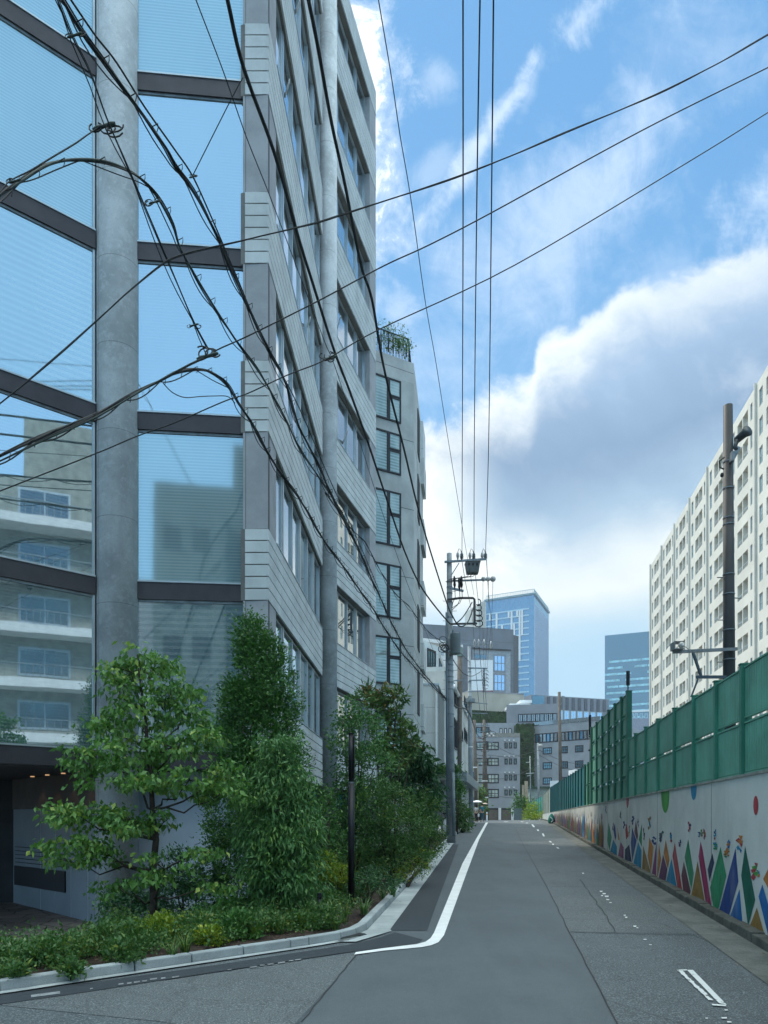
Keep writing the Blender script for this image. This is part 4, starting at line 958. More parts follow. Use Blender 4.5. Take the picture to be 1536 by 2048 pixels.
bb = thing('beige_building', 'plain beige block above the green terrace at the end of the street', 'building', (*XY(1000, 185), 1.6))
fr = block(bb, 'wall', M['beige'], 936, 185, 1048, 190, 1, Z(1384, 186), 22)
mb = MB(); fr.box(mb, 0, fr.L, -22.1, .1, Z(1384, 186)+.001, Z(1382, 186)); mb.build('roof_edge', M['greyM'], bb)
wl_ = thing('white_roof_house', 'low white flat roofs stacked in front of the striped grey building', 'building', (*XY(1045, 180), 1.6))
for i, (a, b, y, d) in enumerate(((1020, 1060, 1407, 176), (1040, 1064, 1400, 180), (1024, 1042, 1413, 172))): block(wl_, 'roof_slab', M['white'], a, d, b, d, Z(y+6, d), Z(y, d), 8)
block(wl_, 'wall', M['greyM'], 1022, 177, 1063, 177, 1, Z(1413, 176), 6)

sb = thing('striped_building', 'grey building with vertical stripes and bright blue windows behind the end building', 'office building', (*XY(1140, 210), 1.6))
fs_ = block(sb, 'wall', M['greyM'], 1062, 206, 1218, 214, 1, Z(1394, 210), 20)
zt_ = Z(1394, 210); mb = MB(); fs_.box(mb, fs_.hit(1064), fs_.hit(1088), 0, .15, Z(1413, 210), zt_-.2); mb.build('dark_panel', M['glassG'], sb)
for k in range(10):
    a = 1094+k*12.4
    if a+7 < 1214:
        mb = MB(); fs_.box(mb, fs_.hit(a), fs_.hit(a+5.5), 0, .25, Z(1420, 210), zt_-.3); mb.build('louvre', mat('dark louvre', (.10, .115, .14), .7), sb)
for k in range(9):
    a = 1103+k*13.1
    if a+9 < 1214: facade_windows(sb, fs_, [(fs_.hit(a), fs_.hit(a+8.5))], [(Z(1444, 210), Z(1422.5, 210))], M['glassBlue'], M['alu'], sub=(2, 2), fw=.12)

# mid-distance grey office
mo = thing('grey_office', 'dark grey clad office building with a white billboard, behind the utility poles', 'office building', (*XY(950, 235), 1.6))
fo = block(mo, 'wall', M['greyD'], 838, 230, 1027, 237, 1, Z(1259, 237), 30)
fo2 = block(mo, 'side_block', mat('side block', (.10, .105, .11), .7), 1027.4, 239, 1037, 241, 1, Z(1271, 240), 25)
mb = MB(); fo.box(mb, fo.hit(944), fo.hit(1018), .02, 1.2, Z(1392, 237), yz(fo, 980, 1302)); mb.build('recessed_bay', mat('pale bay', (.33, .36, .38), .7), mo)
mb = MB(); fo.box(mb, fo.hit(940), fo.hit(1018), 1.21, 1.8, yz(fo, 980, 1302), yz(fo, 980, 1299.5)); mb.build('bay_lintel', M['dark'], mo)
facade_windows(mo, fo, [(fo.hit(985), fo.hit(1007))], [(yz(fo, 990, 1344), yz(fo, 990, 1312)), (yz(fo, 990, 1383), yz(fo, 990, 1350))], M['glassBlue'], M['greyM'], sub=(3, 2), fw=.25, n=1.25)
facade_windows(mo, fo, [(fo.hit(945), fo.hit(970))], [(yz(fo, 960, 1320), yz(fo, 960, 1310))], M['glassG'], M['greyM'], sub=(3, 1), fw=.2, n=1.25)
bbd = thing('billboard', 'blank white billboard panel with a red lower edge on the grey office roof', 'billboard', (*XY(962, 225), 34))
fr = Fr(XY(940, 226), XY(986, 226)); mb = MB(); fr.box(mb, 0, fr.L, -.5, 0, Z(1381, 226), Z(1320, 226)); mb.build('panel', M['white'], bbd)
mb = MB(); fr.box(mb, 0, fr.L, -.5, .05, Z(1383.5, 226), Z(1381.1, 226)); mb.build('red_edge', mat('dark red strip', (.18, .02, .03), .6), bbd)
mb = MB(); [fr.box(mb, a, a+.3, -1, -.6, 20, Z(1384, 226)) for a in (.5, 3, 6)]; mb.build('support', M['galv'], bbd)
fw = thing('curved_roof_building', 'pale building with a rounded white roof edge left of the nearest pole', 'building', (*XY(880, 120), 1.6))
fr = Fr(XY(838, 120), XY(934, 124)); mb = MB(); fr.box(mb, 0, fr.L-1, -16, 0, 1.6, Z(1284, 120)); mb.build('wall', M['white'], fw)
mb = MB(); pts = [fr.xy(0, .6)]+[fr.xy(fr.L-2.5+2.5*math.sin(a), -2+2.6*math.cos(a)) for a in np.linspace(0, PI/2, 8)]+[fr.xy(fr.L, -16), fr.xy(0, -16)]
mb.prism(pts, Z(1284, 120)+.002, Z(1277, 120)); mb.build('roof_slab', M['white'], fw)
facade_windows(fw, fr, [(fr.hit(a), fr.hit(a+6)) for a in (866, 873.5, 881)], [(Z(1308, 121), Z(1299, 121)), (Z(1340, 121), Z(1331, 121))], M['glassBlue'], M['alu'], fw=.08)

# left glass tower
t1 = thing('glass_tower', 'tall blue glass tower with white vertical strips rising over the street', 'skyscraper', (*XY(1060, 510), 1.6))
TL, TC, TR = XY(972, 516), XY(1068.5, 500), XY(1097.5, 546)
FL_ = Fr(TL, TC); FR_ = Fr(TC, TR); ztw = Z(1190, 505)
mb = MB(); mb.prism([TL, TC, TR, (TR[0]-40, TR[1]+25), (TL[0]-5, TL[1]+40)], 1, ztw); mb.build('glass_body', M['glassF'], t1)
fcr = Fr(XY(930, 548), TL); mb = MB(); fcr.box(mb, 0, fcr.L, -30, 0, 1, Z(1211, 530)); mb.build('pale_wing', mat('cream wing', (.42, .44, .40), .7, .05, .1), t1)
mb = MB(); fcr.box(mb, fcr.hit(958), fcr.L, -30, .1, Z(1211, 530)+.01, ztw-.1); mb.build('glass_crown', M['glassF'], t1)
mb = MB()
for k in range(6): fcr.box(mb, fcr.hit(958)+k*2.1, fcr.hit(958)+k*2.1+.4, 0, .15, 20, Z(1214, 530))
mb.build('wing_slot', M['glassG'], t1)
nf = 34; fh_ = (ztw-8)/nf
mbw = []
strip_cols = [(978, 982), (996, 1001), (1010, 1015), (1040, 1046), (990, 994), (1030, 1034), (1050, 1055)]
r = random.Random(7)
mb = MB()
for k in range(nf-1):
    z = 6+k*fh_; FL_.box(mb, 0.5, FL_.L-3.5, .02, .35, z, z+.9)
mb.build('floor_band', mat('pale blue band', (.42, .60, .70), .5), t1)
for i, px in enumerate((979, 984, 992, 997, 1003, 1010, 1016, 1022, 1027, 1033, 1038, 1043, 1048, 1053)):
    k = r.randrange(0, 5)
    while k < nf-2:
        l = r.choice((2, 3, 3, 5)); 
        if r.random() < .5:
            mb = MB(); FL_.box(mb, FL_.hit(px), FL_.hit(px+3.6), .36, .8, 6+k*fh_, 6+min(k+l, nf-2)*fh_); mb.build('white_strip', M['white'], t1)
        k += l
mb = MB()
for k in range(14): a = FR_.L*k/14; FR_.box(mb, a+.2, a+.9, .0, .5, 4, ztw-7)
mb.build('side_fin', mat('lilac fin', (.46, .56, .68), .5), t1)
mb = MB(); FL_.box(mb, -1, FL_.L, -2, .9, ztw-1.2, ztw); FR_.box(mb, .92, FR_.L, -2, .9, ztw-1.2, ztw-.01); mb.build('crown_edge', mat('teal crown', (.14, .26, .30), .5), t1)
mb = MB()
for k in range(30):
    a = FL_.L*k/29; FL_.box(mb, a-.12, a+.12, -.3, 0, ztw, ztw+2.4)
    a = FR_.L*k/29; FR_.box(mb, a-.12, a+.12, -.3, 0, ztw, ztw+2.4)
FL_.box(mb, 0, FL_.L, -.25, 0, ztw+2.4, ztw+2.7); FR_.box(mb, 0.3, FR_.L, -.25, 0, ztw+2.4, ztw+2.7); mb.build('crown_railing', mat('railing', (.4, .5, .5), .5), t1)

# right dark tower
t2 = thing('teal_tower', 'dark teal office tower with pale light blue horizontal bands beside the white apartment block', 'skyscraper', (*XY(1260, 480), 1.6))
fr = Fr(XY(1209.7, 485), XY(1330, 470)); zt_ = Z(1270.5, 484); mb = MB(); fr.box(mb, 0, fr.L, -30, 0, 1, zt_); mb.build('glass_body', M['glassG'], t2)
r = random.Random(12); fh_ = 4.05; band = mat('light blue office band', (.34, .66, .74), .5, .2, .4)  # plain light blue stripe colour across the glass
for k in range(int((zt_-40)/fh_)):
    z = zt_-18-k*fh_
    if z < 32: break
    a = r.uniform(0, 4) if r.random() < .6 else 0
    while a < fr.L-1:
        l = r.uniform(6, 26); mb = MB(); fr.box(mb, a, min(a+l, fr.L), .02, .2, z, z+1.3); mb.build('window_band', band, t2); a += l+(r.uniform(.5, 10) if r.random() < .45 else .5)
        if r.random() < .25: a += r.uniform(2, 8)
for zz in (Z(1424, 480),): mb = MB(); fr.box(mb, fr.hit(1258), fr.L, 0, .8, zz-.6, zz+.6); mb.build('cornice', M['white'], t2)
lg = thing('low_grey_block', 'plain pale grey low block below the dark teal tower', 'building', (*XY(1275, 300), 1.6))
fr = block(lg, 'wall', mat('pale grey wall', (.26, .29, .36), .8), 1250, 300, 1325, 300, 1, Z(1437, 300), 30)
facade_windows(lg, fr, [(fr.hit(a), fr.hit(a+5)) for a in (1262, 1270, 1280, 1290)], [(Z(1436, 300), Z(1429, 300)+.3)], M['glassG'], M['alu'], fw=.1)

# ------------------------------------------------------------------ white apartment block on the right
ap = thing('apartment_block', 'huge white apartment block with a grid of recessed balconies on the right', 'apartment building', (40, 90, 1.7))
D2 = lambda px: 1/(.0087+(px-1320)*2.754e-5)
q0 = XY(1302, D2(1302)); q1 = XY(1513, D2(1513)); dv = (Vector(q1)-Vector(q0)); dvn = dv.normalized(); NB = 8
bay = dv.length/6; qe = Vector(q0)+dvn*bay*NB; FP = Fr(q0, tuple(qe)); AZ = 43.1; ST = 2.745
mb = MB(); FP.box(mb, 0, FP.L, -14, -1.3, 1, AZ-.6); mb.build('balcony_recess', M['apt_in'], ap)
mb = MB(); FP.box(mb, -.35, FP.L, -14.5, 0, AZ-.95, AZ)
FP.box(mb, -.35, -.001, -14.5, 0, 1, AZ-.951)
for b in range(NB):
    s = b*bay
    # solid wall pieces between openings (fractions along the bay, far to near)
    ops = [(.09, .20), (.315, .50), (.52, .705), (.79, .86)]
    cur = 0
    for a, c in ops+[(1.0, 1.0)]:
        FP.box(mb, s+cur*bay, s+a*bay-(0 if a < 1 else .001), -1.2, -.0015, 1, AZ-.951); cur = c
    for k in range(16):
        zt_ = AZ-.95-k*ST
        for a, c in ops:
            z0w = zt_-1.62; z1w = zt_-ST
            FP.box(mb, s+a*bay, s+c*bay, -1.2, -.002, max(1, z1w), z0w)
mb.build('wall', M['apt'], ap)
for b in range(NB+1):
    mb = MB(); FP.box(mb, b*bay-.13-(.2 if b == 0 else 0), b*bay+.13, .0, .22, 1, AZ+.12); mb.build('pilaster', mat('pilaster', (.56, .55, .49), .85, .06, .5), ap)
r = random.Random(21); items = []
for b in range(NB):
    for k in range(16):
        zt_ = AZ-.95-k*ST
        if zt_-1.6 < 4: continue
        for j, (a, c) in enumerate([(.09, .20), (.315, .50), (.52, .705), (.79, .86)]): items.append((b, k, j, b*bay+a*bay, b*bay+c*bay, zt_))
items.sort(key=lambda i: (-i[0], i[1], i[2])); rest_g = MB(); rest_f = MB()
def aptwin(g, f, j, s0, s1, zt_):
    z0w = zt_-1.62
    if j in (0, 3):
        FP.box(g, s0+.01, s1-.01, -.16, -.13, z0w+.01, zt_-.01)
        for s in np.linspace(s0+.04, s1-.04, 3 if j == 0 else 2): FP.box(f, s-.03, s+.03, -.13, -.08, z0w+.005, zt_-.005)
        for z in (z0w+.04, z0w+.8, zt_-.04): FP.box(f, s0+.07, s1-.07, -.13, -.09, z-.03, z+.03)
    else:
        FP.box(g, s0+.25, s1-.05, -1.24, -1.21, z0w-.2, zt_-.3)
        FP.box(f, s0+.25, s1-.05, -1.21, -1.16, zt_-.3, zt_-.22); FP.box(f, (s0+s1)/2-.03, (s0+s1)/2+.03, -1.2, -1.15, z0w-.2, zt_-.31)
        FP.box(f, s0+.005, s1-.005, -.10, -.05, z0w+.42, z0w+.48)
        for s in np.linspace(s0+.05, s1-.05, 7): FP.box(f, s-.012, s+.012, -.09, -.06, z0w, z0w+.419)
for idx, (b, k, j, s0, s1, zt_) in enumerate(items):
    if idx < 98:
        g = MB(); f = MB(); aptwin(g, f, j, s0, s1, zt_); wo = g.build('window', M['glassB'], ap); f.build('frame', M['alu'], wo)
    else: aptwin(rest_g, rest_f, j, s0, s1, zt_)
tag(rest_g.build('window_rows', M['glassB'], ap), kind='stuff'); tag(rest_f.build('window_frames', M['alu'], ap), kind='stuff')
# laundry and air conditioners on some balconies: small pale shapes
lau = MB(); acs = MB()
for b, k, j, s0, s1, zt_ in items:
    if j in (1, 2) and r.random() < .22:
        s = r.uniform(s0+.2, s1-.7); lau.add([FP.pt(s, -.3, zt_-.25), FP.pt(s+.5, -.5, zt_-.3), FP.pt(s+.55, -.5, zt_-1.1), FP.pt(s+.02, -.32, zt_-1.0)], [(0, 1, 2, 3)])
    elif j in (1, 2) and r.random() < .15: FP.box(acs, s0+.2, s0+.9, -.9, -.6, zt_-1.6, zt_-1.0)
tag(lau.build('laundry', M['white'], ap), kind='stuff'); tag(acs.build('air_conditioners', M['alu'], ap), kind='stuff')

# ------------------------------------------------------------------ buildings behind the viewer that show only in the reflections
def balcony_block(name, label, c, ang, W, Dp, H, floors, wallm, seed, balc=True):
    t = thing(name, label, 'apartment building', (c[0], c[1], 0)); ca, sa = math.cos(ang), math.sin(ang)
    fr = Fr((c[0]-ca*W/2, c[1]-sa*W/2), (c[0]+ca*W/2, c[1]+sa*W/2)); mb = MB(); fr.box(mb, 0, fr.L, -Dp, 0, -2, H); mb.build('wall', wallm, t)
    fh = H/floors; n = int(W/6)
    for k in range(floors):
        z = k*fh
        if balc:
            b = MB(); fr.box(b, W*.0, W*.72, 0, 1.5, z+fh*.0, z+.28); fr.box(b, W*.0, W*.72, 1.35, 1.5, z+.281, z+.5); b.build('balcony', M['white'], t)
            rl_ = MB()
            for q_ in range(int(W*.72/.35)): fr.box(rl_, q_*.35, q_*.35+.03, 1.4, 1.44, z+.5, z+1.25)
            fr.box(rl_, 0, W*.72, 1.38, 1.46, z+1.25, z+1.3); rl_.build('railing', M['galv'], t)
        for i in range(n): facade_windows(t, fr, [(i*W/n+1.0, i*W/n+3.6)], [(z+.9, z+2.4)], M['glassGrey'], M['alu'], sub=(2, 1), fw=.06)
    mb = MB(); fr.box(mb, W*.25, W*.5, -Dp*.7, -1, H, H+4.0); mb.build('stair_tower', wallm, t)
    if not balc:
        mb = MB(); fr.box(mb, W*.62, W*.99, .01, 1.4, -1, H-1.6); mb.build('projecting_bay', wallm, t)
        mb = MB(); mb.prism([fr.xy(W*.3, .02), fr.xy(W*.58, .02), fr.xy(W*.58, -2), fr.xy(W*.3, -2)], H-.01, H+2.4); mb.build('roof_block', wallm, t)
        mb = MB(); fr.box(mb, W+.01, W+7, -6, -.5, -1, H*.74); mb.build('low_annex', M['grey'], t)
        for k in range(1, floors):
            mb = MB(); fr.box(mb, W*.36, W*.52, .01, .9, k*fh, k*fh+1.0); mb.build('stair_parapet', M['grey'], t)
            for a in (.70, .85): mb = MB(); fr.box(mb, W*a, W*a+.9, 1.41, 1.45, k*fh-1.2, k*fh); mb.build('small_window', M['dark'], t)
    return t
balcony_block('balcony_apartments', 'white balcony apartments mirrored in the big glass facet left of the thick round column', (22, -6), math.radians(238.5), 34, 12, 21, 7, mat('muted cream render', (.30, .315, .28), .85), 1)
balcony_block('stepped_apartments', 'grey green tower block mirrored in the glass facet right of the thick round column', (-2.0, -15), math.radians(180), 10, 12, 20.0, 7, mat('grey green render', (.13, .155, .15), .85), 2, False)

# ------------------------------------------------------------------ utility poles
def insulator(mb, x, y, z, s=1.0):
    mb.tube([(x, y, z+h*s) for h in (0, .05, .06, .11, .12, .17, .18, .24, .30)], [.03*s, .03*s, .065*s, .045*s, .065*s, .045*s, .06*s, .03*s, .015*s], 8)
def pole(name, label, base, top, r0, r1, m, group='utility poles'):
    t = thing(name, label, 'utility pole', (base[0], base[1], gz(base[1])), group)
    mb = MB(); mb.tube([(base[0], base[1], gz(base[1])-.2), (top[0], top[1], top[2])], [r0, r1], 20); o = mb.build('pole_shaft', m, t, smooth=True)
    for p in o.data.polygons:
        if len(p.vertices) > 5: p.use_smooth = False
    def at(z):
        f = (z-gz(base[1]))/(top[2]-gz(base[1])); return base[0]+(top[0]-base[0])*f, base[1]+(top[1]-base[1])*f, r0+(r1-r0)*f
    return t, at
def bands(t, at, zs, m, h=.05):
    for z in zs:
        x, y, r = at(z); mb = MB(); mb.cyl(x, y, z, z+h, r+.012, seg=20); mb.build('band', m, t, smooth=False)
def steps(t, at, z0, z1, dz=.45, ln=.16, side0=1):
    z = z0; k = 0
    while z < z1:
        x, y, r = at(z); s = 1 if k % 2 else -1; mb = MB(); mb.tube([(x+s*r*.8, y-.02, z), (x+s*(r+ln), y-.02, z), (x+s*(r+ln), y-.02, z+.03)], .011, 6); mb.build('climbing_step', M['galv'], t); z += dz; k += 1
DP = 31.9
t, at = pole('utility_pole', 'nearest grey concrete utility pole with switch box and transformer at the gutter end', XY(902.5, DP), (*XY(898.5, DP), Z(1107, DP)), .185, .105, M['poleC'])
zc = Z(1122, DP)
def arm(t, px0, px1, py0, py1, D, w=.08, m=None, name='crossarm'):
    mb = MB(); mb.bar(P(px0, py0, D), P(px1, py1, D), w, w*.9); return mb.build(name, m or M['galv'], t)
arm(t, 889, 973, 1124, 1118, DP-.13, .085)
arm(t, 902, 988, 1162, 1159, DP-.13, .07)
mb = MB(); mb.ball(P(967, 1158, DP-.13), .10); mb.ball(P(976, 1158, DP-.13), .10); mb.ball(P(986, 1158, DP-.13), .12); mb.build('end_insulator', M['porcelain'], t, smooth=True)
mb = MB(); mb.bar(P(903, 1150, DP-.15), P(918, 1126, DP-.15), .035); mb.build('brace', M['galv'], t)
arm(t, 900, 927, 1176, 1182, DP-.3, .09)
insx = (915.5, 923.5, 940, 947.5, 964.5, 971)
for i, px in enumerate(insx):
    x, y, z = P(px, 1120, DP-.13); mb = MB()
    if i % 2: insulator(mb, x, y, z, 1.25)
    else: mb.tube([(x, y, z), (x, y, z+.12), (x, y, z+.16), (x, y, z+.30), (x, y, z+.34)], [.02, .05, .07, .05, .01], 8)
    mb.build('insulator', M['porcelain'] if i % 2 == 0 else M['galv'], t, smooth=True)
    if i % 2 == 0:
        x2 = P(insx[i+1], 1120, DP-.13); mb = MB(); mb.tube([(x, y, z+.34), (x+.05, y, z+.48), (x2.x-.04, y, z+.42), (x2.x, y, z+.2)], .012, 5); mb.build('jumper_wire', M['cable'], t)
# switch box hanging from the arm
sx = P(945, 1133, DP-.35); mb = MB()
mb.hexa([(sx.x-.24, sx.y-.2, sx.z-.30), (sx.x+.24, sx.y-.2, sx.z-.30), (sx.x+.24, sx.y+.2, sx.z-.30), (sx.x-.24, sx.y+.2, sx.z-.30), (sx.x-.30, sx.y-.24, sx.z+.12), (sx.x+.30, sx.y-.24, sx.z+.12), (sx.x+.30, sx.y+.24, sx.z+.12), (sx.x-.30, sx.y+.24, sx.z+.12)])
mb.box(sx.x-.32, sx.x+.32, sx.y-.26, sx.y+.26, sx.z+.121, sx.z+.16); sw = mb.build('switch_box', mat('switch grey', (.14, .16, .16), .6), t, bevel=.02)
mb = MB()
for k in (-1, 0, 1): mb.cyl(sx.x+k*.17, sx.y-.25, sx.z-.02, sx.z+.06, .03, seg=8); mb.tube([(sx.x+k*.14, sx.y, sx.z-.3), (sx.x+k*.12-.1, sx.y, sx.z-.42), (sx.x-.9+k*.05, sx.y+.1, sx.z-.5), (sx.x-1.0+k*.12, sx.y+.1, sx.z-.62)], .014, 5)
mb.build('bushing_and_leads', M['cable'], sw)
for px, y0, y1 in ((908.5, 1152, 1176), (918, 1155, 1180), (922.5, 1152, 1176)):
    mb = MB(); a = P(px, y0, DP-.35); b = P(px+1, y1, DP-.35); mb.tube([a, a+(b-a)*.25, a+(b-a)*.5, a+(b-a)*.75, b], [.02, .06, .045, .06, .02], 8); mb.build('cutout_fuse', M['cable'], t, smooth=True)
    mb = MB(); mb.tube([b, P(px+2, y1+18, DP-.3), P(px-3, y1+30, DP-.25), P(904, y1+40, DP-.2)], .014, 5); mb.build('drop_wire', M['cable'], t)
# rack frame with low voltage wires
mb = MB(); mb.tube([P(894, 1199, DP-.2), P(906, 1198, DP-.2), P(920, 1196, DP-.2), P(946, 1196, DP-.2), P(949, 1199, DP-.2), P(949, 1205, DP-.2)], .05, 8); mb.bar(P(949, 1203, DP-.2), P(949, 1250, DP-.2), .10, .06); mb.bar(P(902, 1248, DP-.2), P(954, 1247, DP-.2), .08, .07); mb.build('rack_frame', mat('rack steel', (.08, .08, .085), .6), t)
for k in range(5):
    mb = MB(); c = P(957, 1205+k*10.5, DP-.2); pts = [(c.x+.10*math.cos(a)*(1+.2*k), c.y, c.z+.14*math.sin(a)) for a in np.linspace(-2.6, 1.9, 9)]; mb.tube(pts, .022, 6); mb.build('wire_clamp', M['cable'], t)
# transformer
mb = MB(); tx = P(911, 1270, DP-.25); mb.tube([(tx.x, tx.y, tx.z+h) for h in (-.83, -.80, -.76, .0, .04, .08)], [.13, .19, .215, .215, .225, .17], 20); tr_ = mb.build('transformer', mat('transformer grey', (.19, .23, .24), .5, .08, 3), t, smooth=True)
mb = MB(); mb.cyl(tx.x+.17, tx.y-.1, tx.z+.0, tx.z+.1, .03, seg=8); mb.cyl(tx.x-.12, tx.y-.14, tx.z+.05, tx.z+.2, .03, seg=8); mb.bar((tx.x-.35, tx.y, tx.z-.2), (tx.x-.15, tx.y, tx.z-.2), .05); mb.bar((tx.x-.35, tx.y, tx.z-.7), (tx.x-.15, tx.y, tx.z-.7), .05); mb.build('transformer_fitting', M['galv'], tr_)
bands(t, at, [Z(y, DP) for y in (1165, 1176, 1188, 1206, 1236, 1300, 1320, 1331, 1343, 1355, 1366, 1380, 1430, 1455, 1540, 1668)], M['galv'])
steps(t, at, Z(1400, DP), Z(1170, DP), .42)
mb = MB(); mb.tube([P(894.5, 1672, DP-.22), P(893.5, 1400, DP-.2), P(893, 1225, DP-.14)], .045, 8); mb.build('cable_riser', mat('riser grey', (.12, .17, .20), .6), t, smooth=True)
mb = MB(); mb.tube([P(908, 1672, DP-.2), P(906, 1545, DP-.2)], .07, 8); mb.build('base_guard', mat('guard blue grey', (.18, .23, .26), .6), t, smooth=True)
for k in range(7):
    mb = MB(); r_ = random.Random(k); c = P(889+r_.uniform(-5, 3), 1290+r_.uniform(-14, 12), DP-.35); rr = r_.uniform(.12, .2); mb.tube([(c.x+rr*math.cos(a), c.y, c.z+rr*math.sin(a)*.8) for a in np.linspace(0, 5.4, 14)], .014, 5); mb.build('coiled_wire', M['cable'], t)

# second pole and farther ones
D3 = 59
t, at = pole('utility_pole', 'second utility pole down the street, beside the two walking people', XY(942.5, D3), (*XY(938.5, D3), Z(1293, D3)), .205, .125, M['poleC'])
arm(t, 920, 976, 1288, 1288, D3-.16, .09)
for px in (949, 958, 968, 982):
    x, y, z = P(px, 1293 if px < 980 else 1297, D3-.16); mb = MB(); insulator(mb, x, y, z, 1.9); mb.build('insulator', M['porcelain'], t, smooth=True)
arm(t, 936, 975, 1336, 1337, D3-.16, .11); arm(t, 938, 972, 1361, 1360, D3-.16, .09); mb = MB(); mb.bar(P(968, 1336, D3-.2), P(968, 1384, D3-.2), .09); mb.build('rack', mat('rack steel', (.08, .08, .085), .6), t)
for k in range(5):
    mb = MB(); c = P(971, 1345+k*7, D3-.2); mb.tube([(c.x+.22*math.cos(a), c.y, c.z+.2*math.sin(a)) for a in np.linspace(0, 5.5, 12)], .02, 5); mb.build('wire_clamp', M['cable'], t)
arm(t, 903, 975, 1425, 1427, D3-.2, .07); arm(t, 925, 975, 1403, 1408, D3-.2, .07)
mb = MB(); mb.tube([P(939, 1405, D3-.3), P(939, 1398, D3-.3)], [.45, .45], 16); mb.build('ring_bracket', M['galv'], t)
bands(t, at, [Z(y, D3) for y in (1345, 1365, 1385, 1395, 1415)], M['galv'], .07); bands(t, at, [Z(y, D3) for y in (1495, 1559)], M['white'], .09)
t, at = pole('utility_pole', 'brown steel pole glimpsed just right of the transformer', XY(917, 52), (*XY(920, 52), Z(1313, 52)), .18, .18, M['poleB'])
mb = MB(); mb.cyl(*XY(920, 52), Z(1313, 52), Z(1295, 52), .2, seg=12); mb.build('pole_cap', mat('pale green cap', (.24, .32, .28), .6), t)
arm(t, 903, 925, 1395, 1392, 51.7, .08); arm(t, 903, 925, 1362, 1360, 51.7, .08)
t, at = pole('utility_pole', 'slim brown pole between the second pole and the tangled pole', XY(953, 76), (*XY(948.5, 76), Z(1440, 76)), .2, .16, M['poleB']); bands(t, at, [Z(1536, 76), Z(1565, 76)], M['white'], .12)
t, at = pole('utility_pole', 'brown pole wrapped in tangled wires in front of the end building', XY(971, 92), (*XY(968, 92), Z(1440, 92)), .42, .16, M['poleB']); bands(t, at, [Z(1563, 92), Z(1596, 92)], M['white'], .12)
r = random.Random(9)
for k in range(16):
    c = P(966+r.uniform(-6, 12), 1470+r.uniform(-12, 60), 91.4); rr = r.uniform(.25, .7); mb = MB(); a0 = r.uniform(0, 6)
    mb.tube([(c.x+rr*1.5*math.cos(a), c.y, c.z+rr*math.sin(a)*.5) for a in np.linspace(a0, a0+r.uniform(2, 5), 9)], .03, 5); mb.build('tangled_wire', M['cable'], t)
for k, (y0, a, b) in enumerate(((1452, 952, 980), (1463, 955, 983), (1486, 950, 985))): arm(t, a, b, y0, y0-1, 91.5, .12)
for k in range(4): mb = MB(); mb.ball(P(975+k*4, 1468+(k % 2)*4, 91.3), .14); mb.build('wire_ball', M['porcelain'], t, smooth=True)
# poles behind the fence on the right
t, at = pole('utility_pole', 'brown wooden looking pole standing behind the teal fence with a small bracket at its top', XY(1122, 88), (*XY(1118.5, 88), Z(1384, 88)), .23, .17, M['poleB'])
mb = MB(); mb.tube([P(1121, 1410, 87.7), P(1125, 1404, 87.7), P(1125.5, 1392, 87.7)], .04, 6); mb.bar(P(1123, 1393, 87.7), P(1129, 1393, 87.7), .08); mb.build('bracket', M['galv'], t)
t, at = pole('utility_pole', 'thin grey pole with a street lamp head in front of the green wall strip', XY(1078, 115), (*XY(1076, 115), Z(1486, 115)), .2, .15, M['poleC'])
mb = MB(); mb.tube([P(1076, 1494, 114.6), P(1079, 1489, 114.6), P(1083, 1491, 114.6)], .08, 8); mb.ball(P(1081, 1491, 114.4), .35, .3, .16); mb.build('lamp_head', M['porcelain'], t, smooth=True)
t, at = pole('antenna_mast', 'pale thin mast with short side arms left of the thin grey pole', XY(1062, 118), (*XY(1060, 118), Z(1512, 118)), .12, .07, M['galv'], None); t['category'] = 'mast'
for a, b, y in ((1052, 1060, 1524), (1052, 1068, 1546), (1054, 1060, 1551)): arm(t, a, b, y+1, y, 117.8, .12, M['alu'], 'side_arm')
# big dark pole behind the near fence
DB = 18.6
t, at = pole('dark_pole', 'thick dark pole with a camera arm and floodlight behind the near green fence', XY(1460, DB), (*XY(1456, DB), Z(811, DB)), .17, .108, M['poleD'], None); t['category'] = 'pole'
bands(t, at, [Z(y, DB) for y in (925, 978, 1037, 1050, 1150, 1189, 1261, 1320)], M['galv'], .022)
mb = MB()
for px, y in ((1434, 1155), (1436, 1240), (1434, 1324), (1484, 1196)):
    x, yy_, rr = at(Z(y, DB)); mb.tube([(x, yy_, Z(y, DB)), P(px, y, DB)], .014, 6)
mb.build('climbing_step', M['galv'], t)
mb = MB(); mb.bar(P(1465, 919, DB-.1), P(1478, 895, DB-.15), .10, .08); mb.bar(P(1463, 906, DB-.15), P(1462, 925, DB-.15), .22, .07); mb.build('lamp_bracket', M['galv'], t)
mb = MB(); c = P(1483, 872, DB-.2); d_ = (P(1496, 865, DB-.45)-P(1474, 884, DB-.1)).normalized(); mb.tube([c-d_*.20, c-d_*.16, c+d_*.10, c+d_*.2], [.05, .085, .10, .14], 12); mb.tube([P(1474, 880, DB-.15), P(1470, 895, DB-.15), P(1474, 900, DB-.15)], .05, 8); mb.build('floodlight', mat('lamp housing', (.05, .065, .07), .5), t, smooth=True)
mb = MB(); mb.tube([P(1448, 915, DB-.15), P(1439, 922, DB-.2), P(1440, 935, DB-.2), P(1447, 938, DB-.15)], .022, 6); mb.ball(P(1444, 950, DB-.15), .045, .045, .06); mb.build('cable_loop', M['cable'], t)
mb = MB(); mb.bar(P(1346, 1304, DB-.3), P(1474, 1298, DB-.22), .06, .075); mb.build('camera_arm', M['galv'], t)
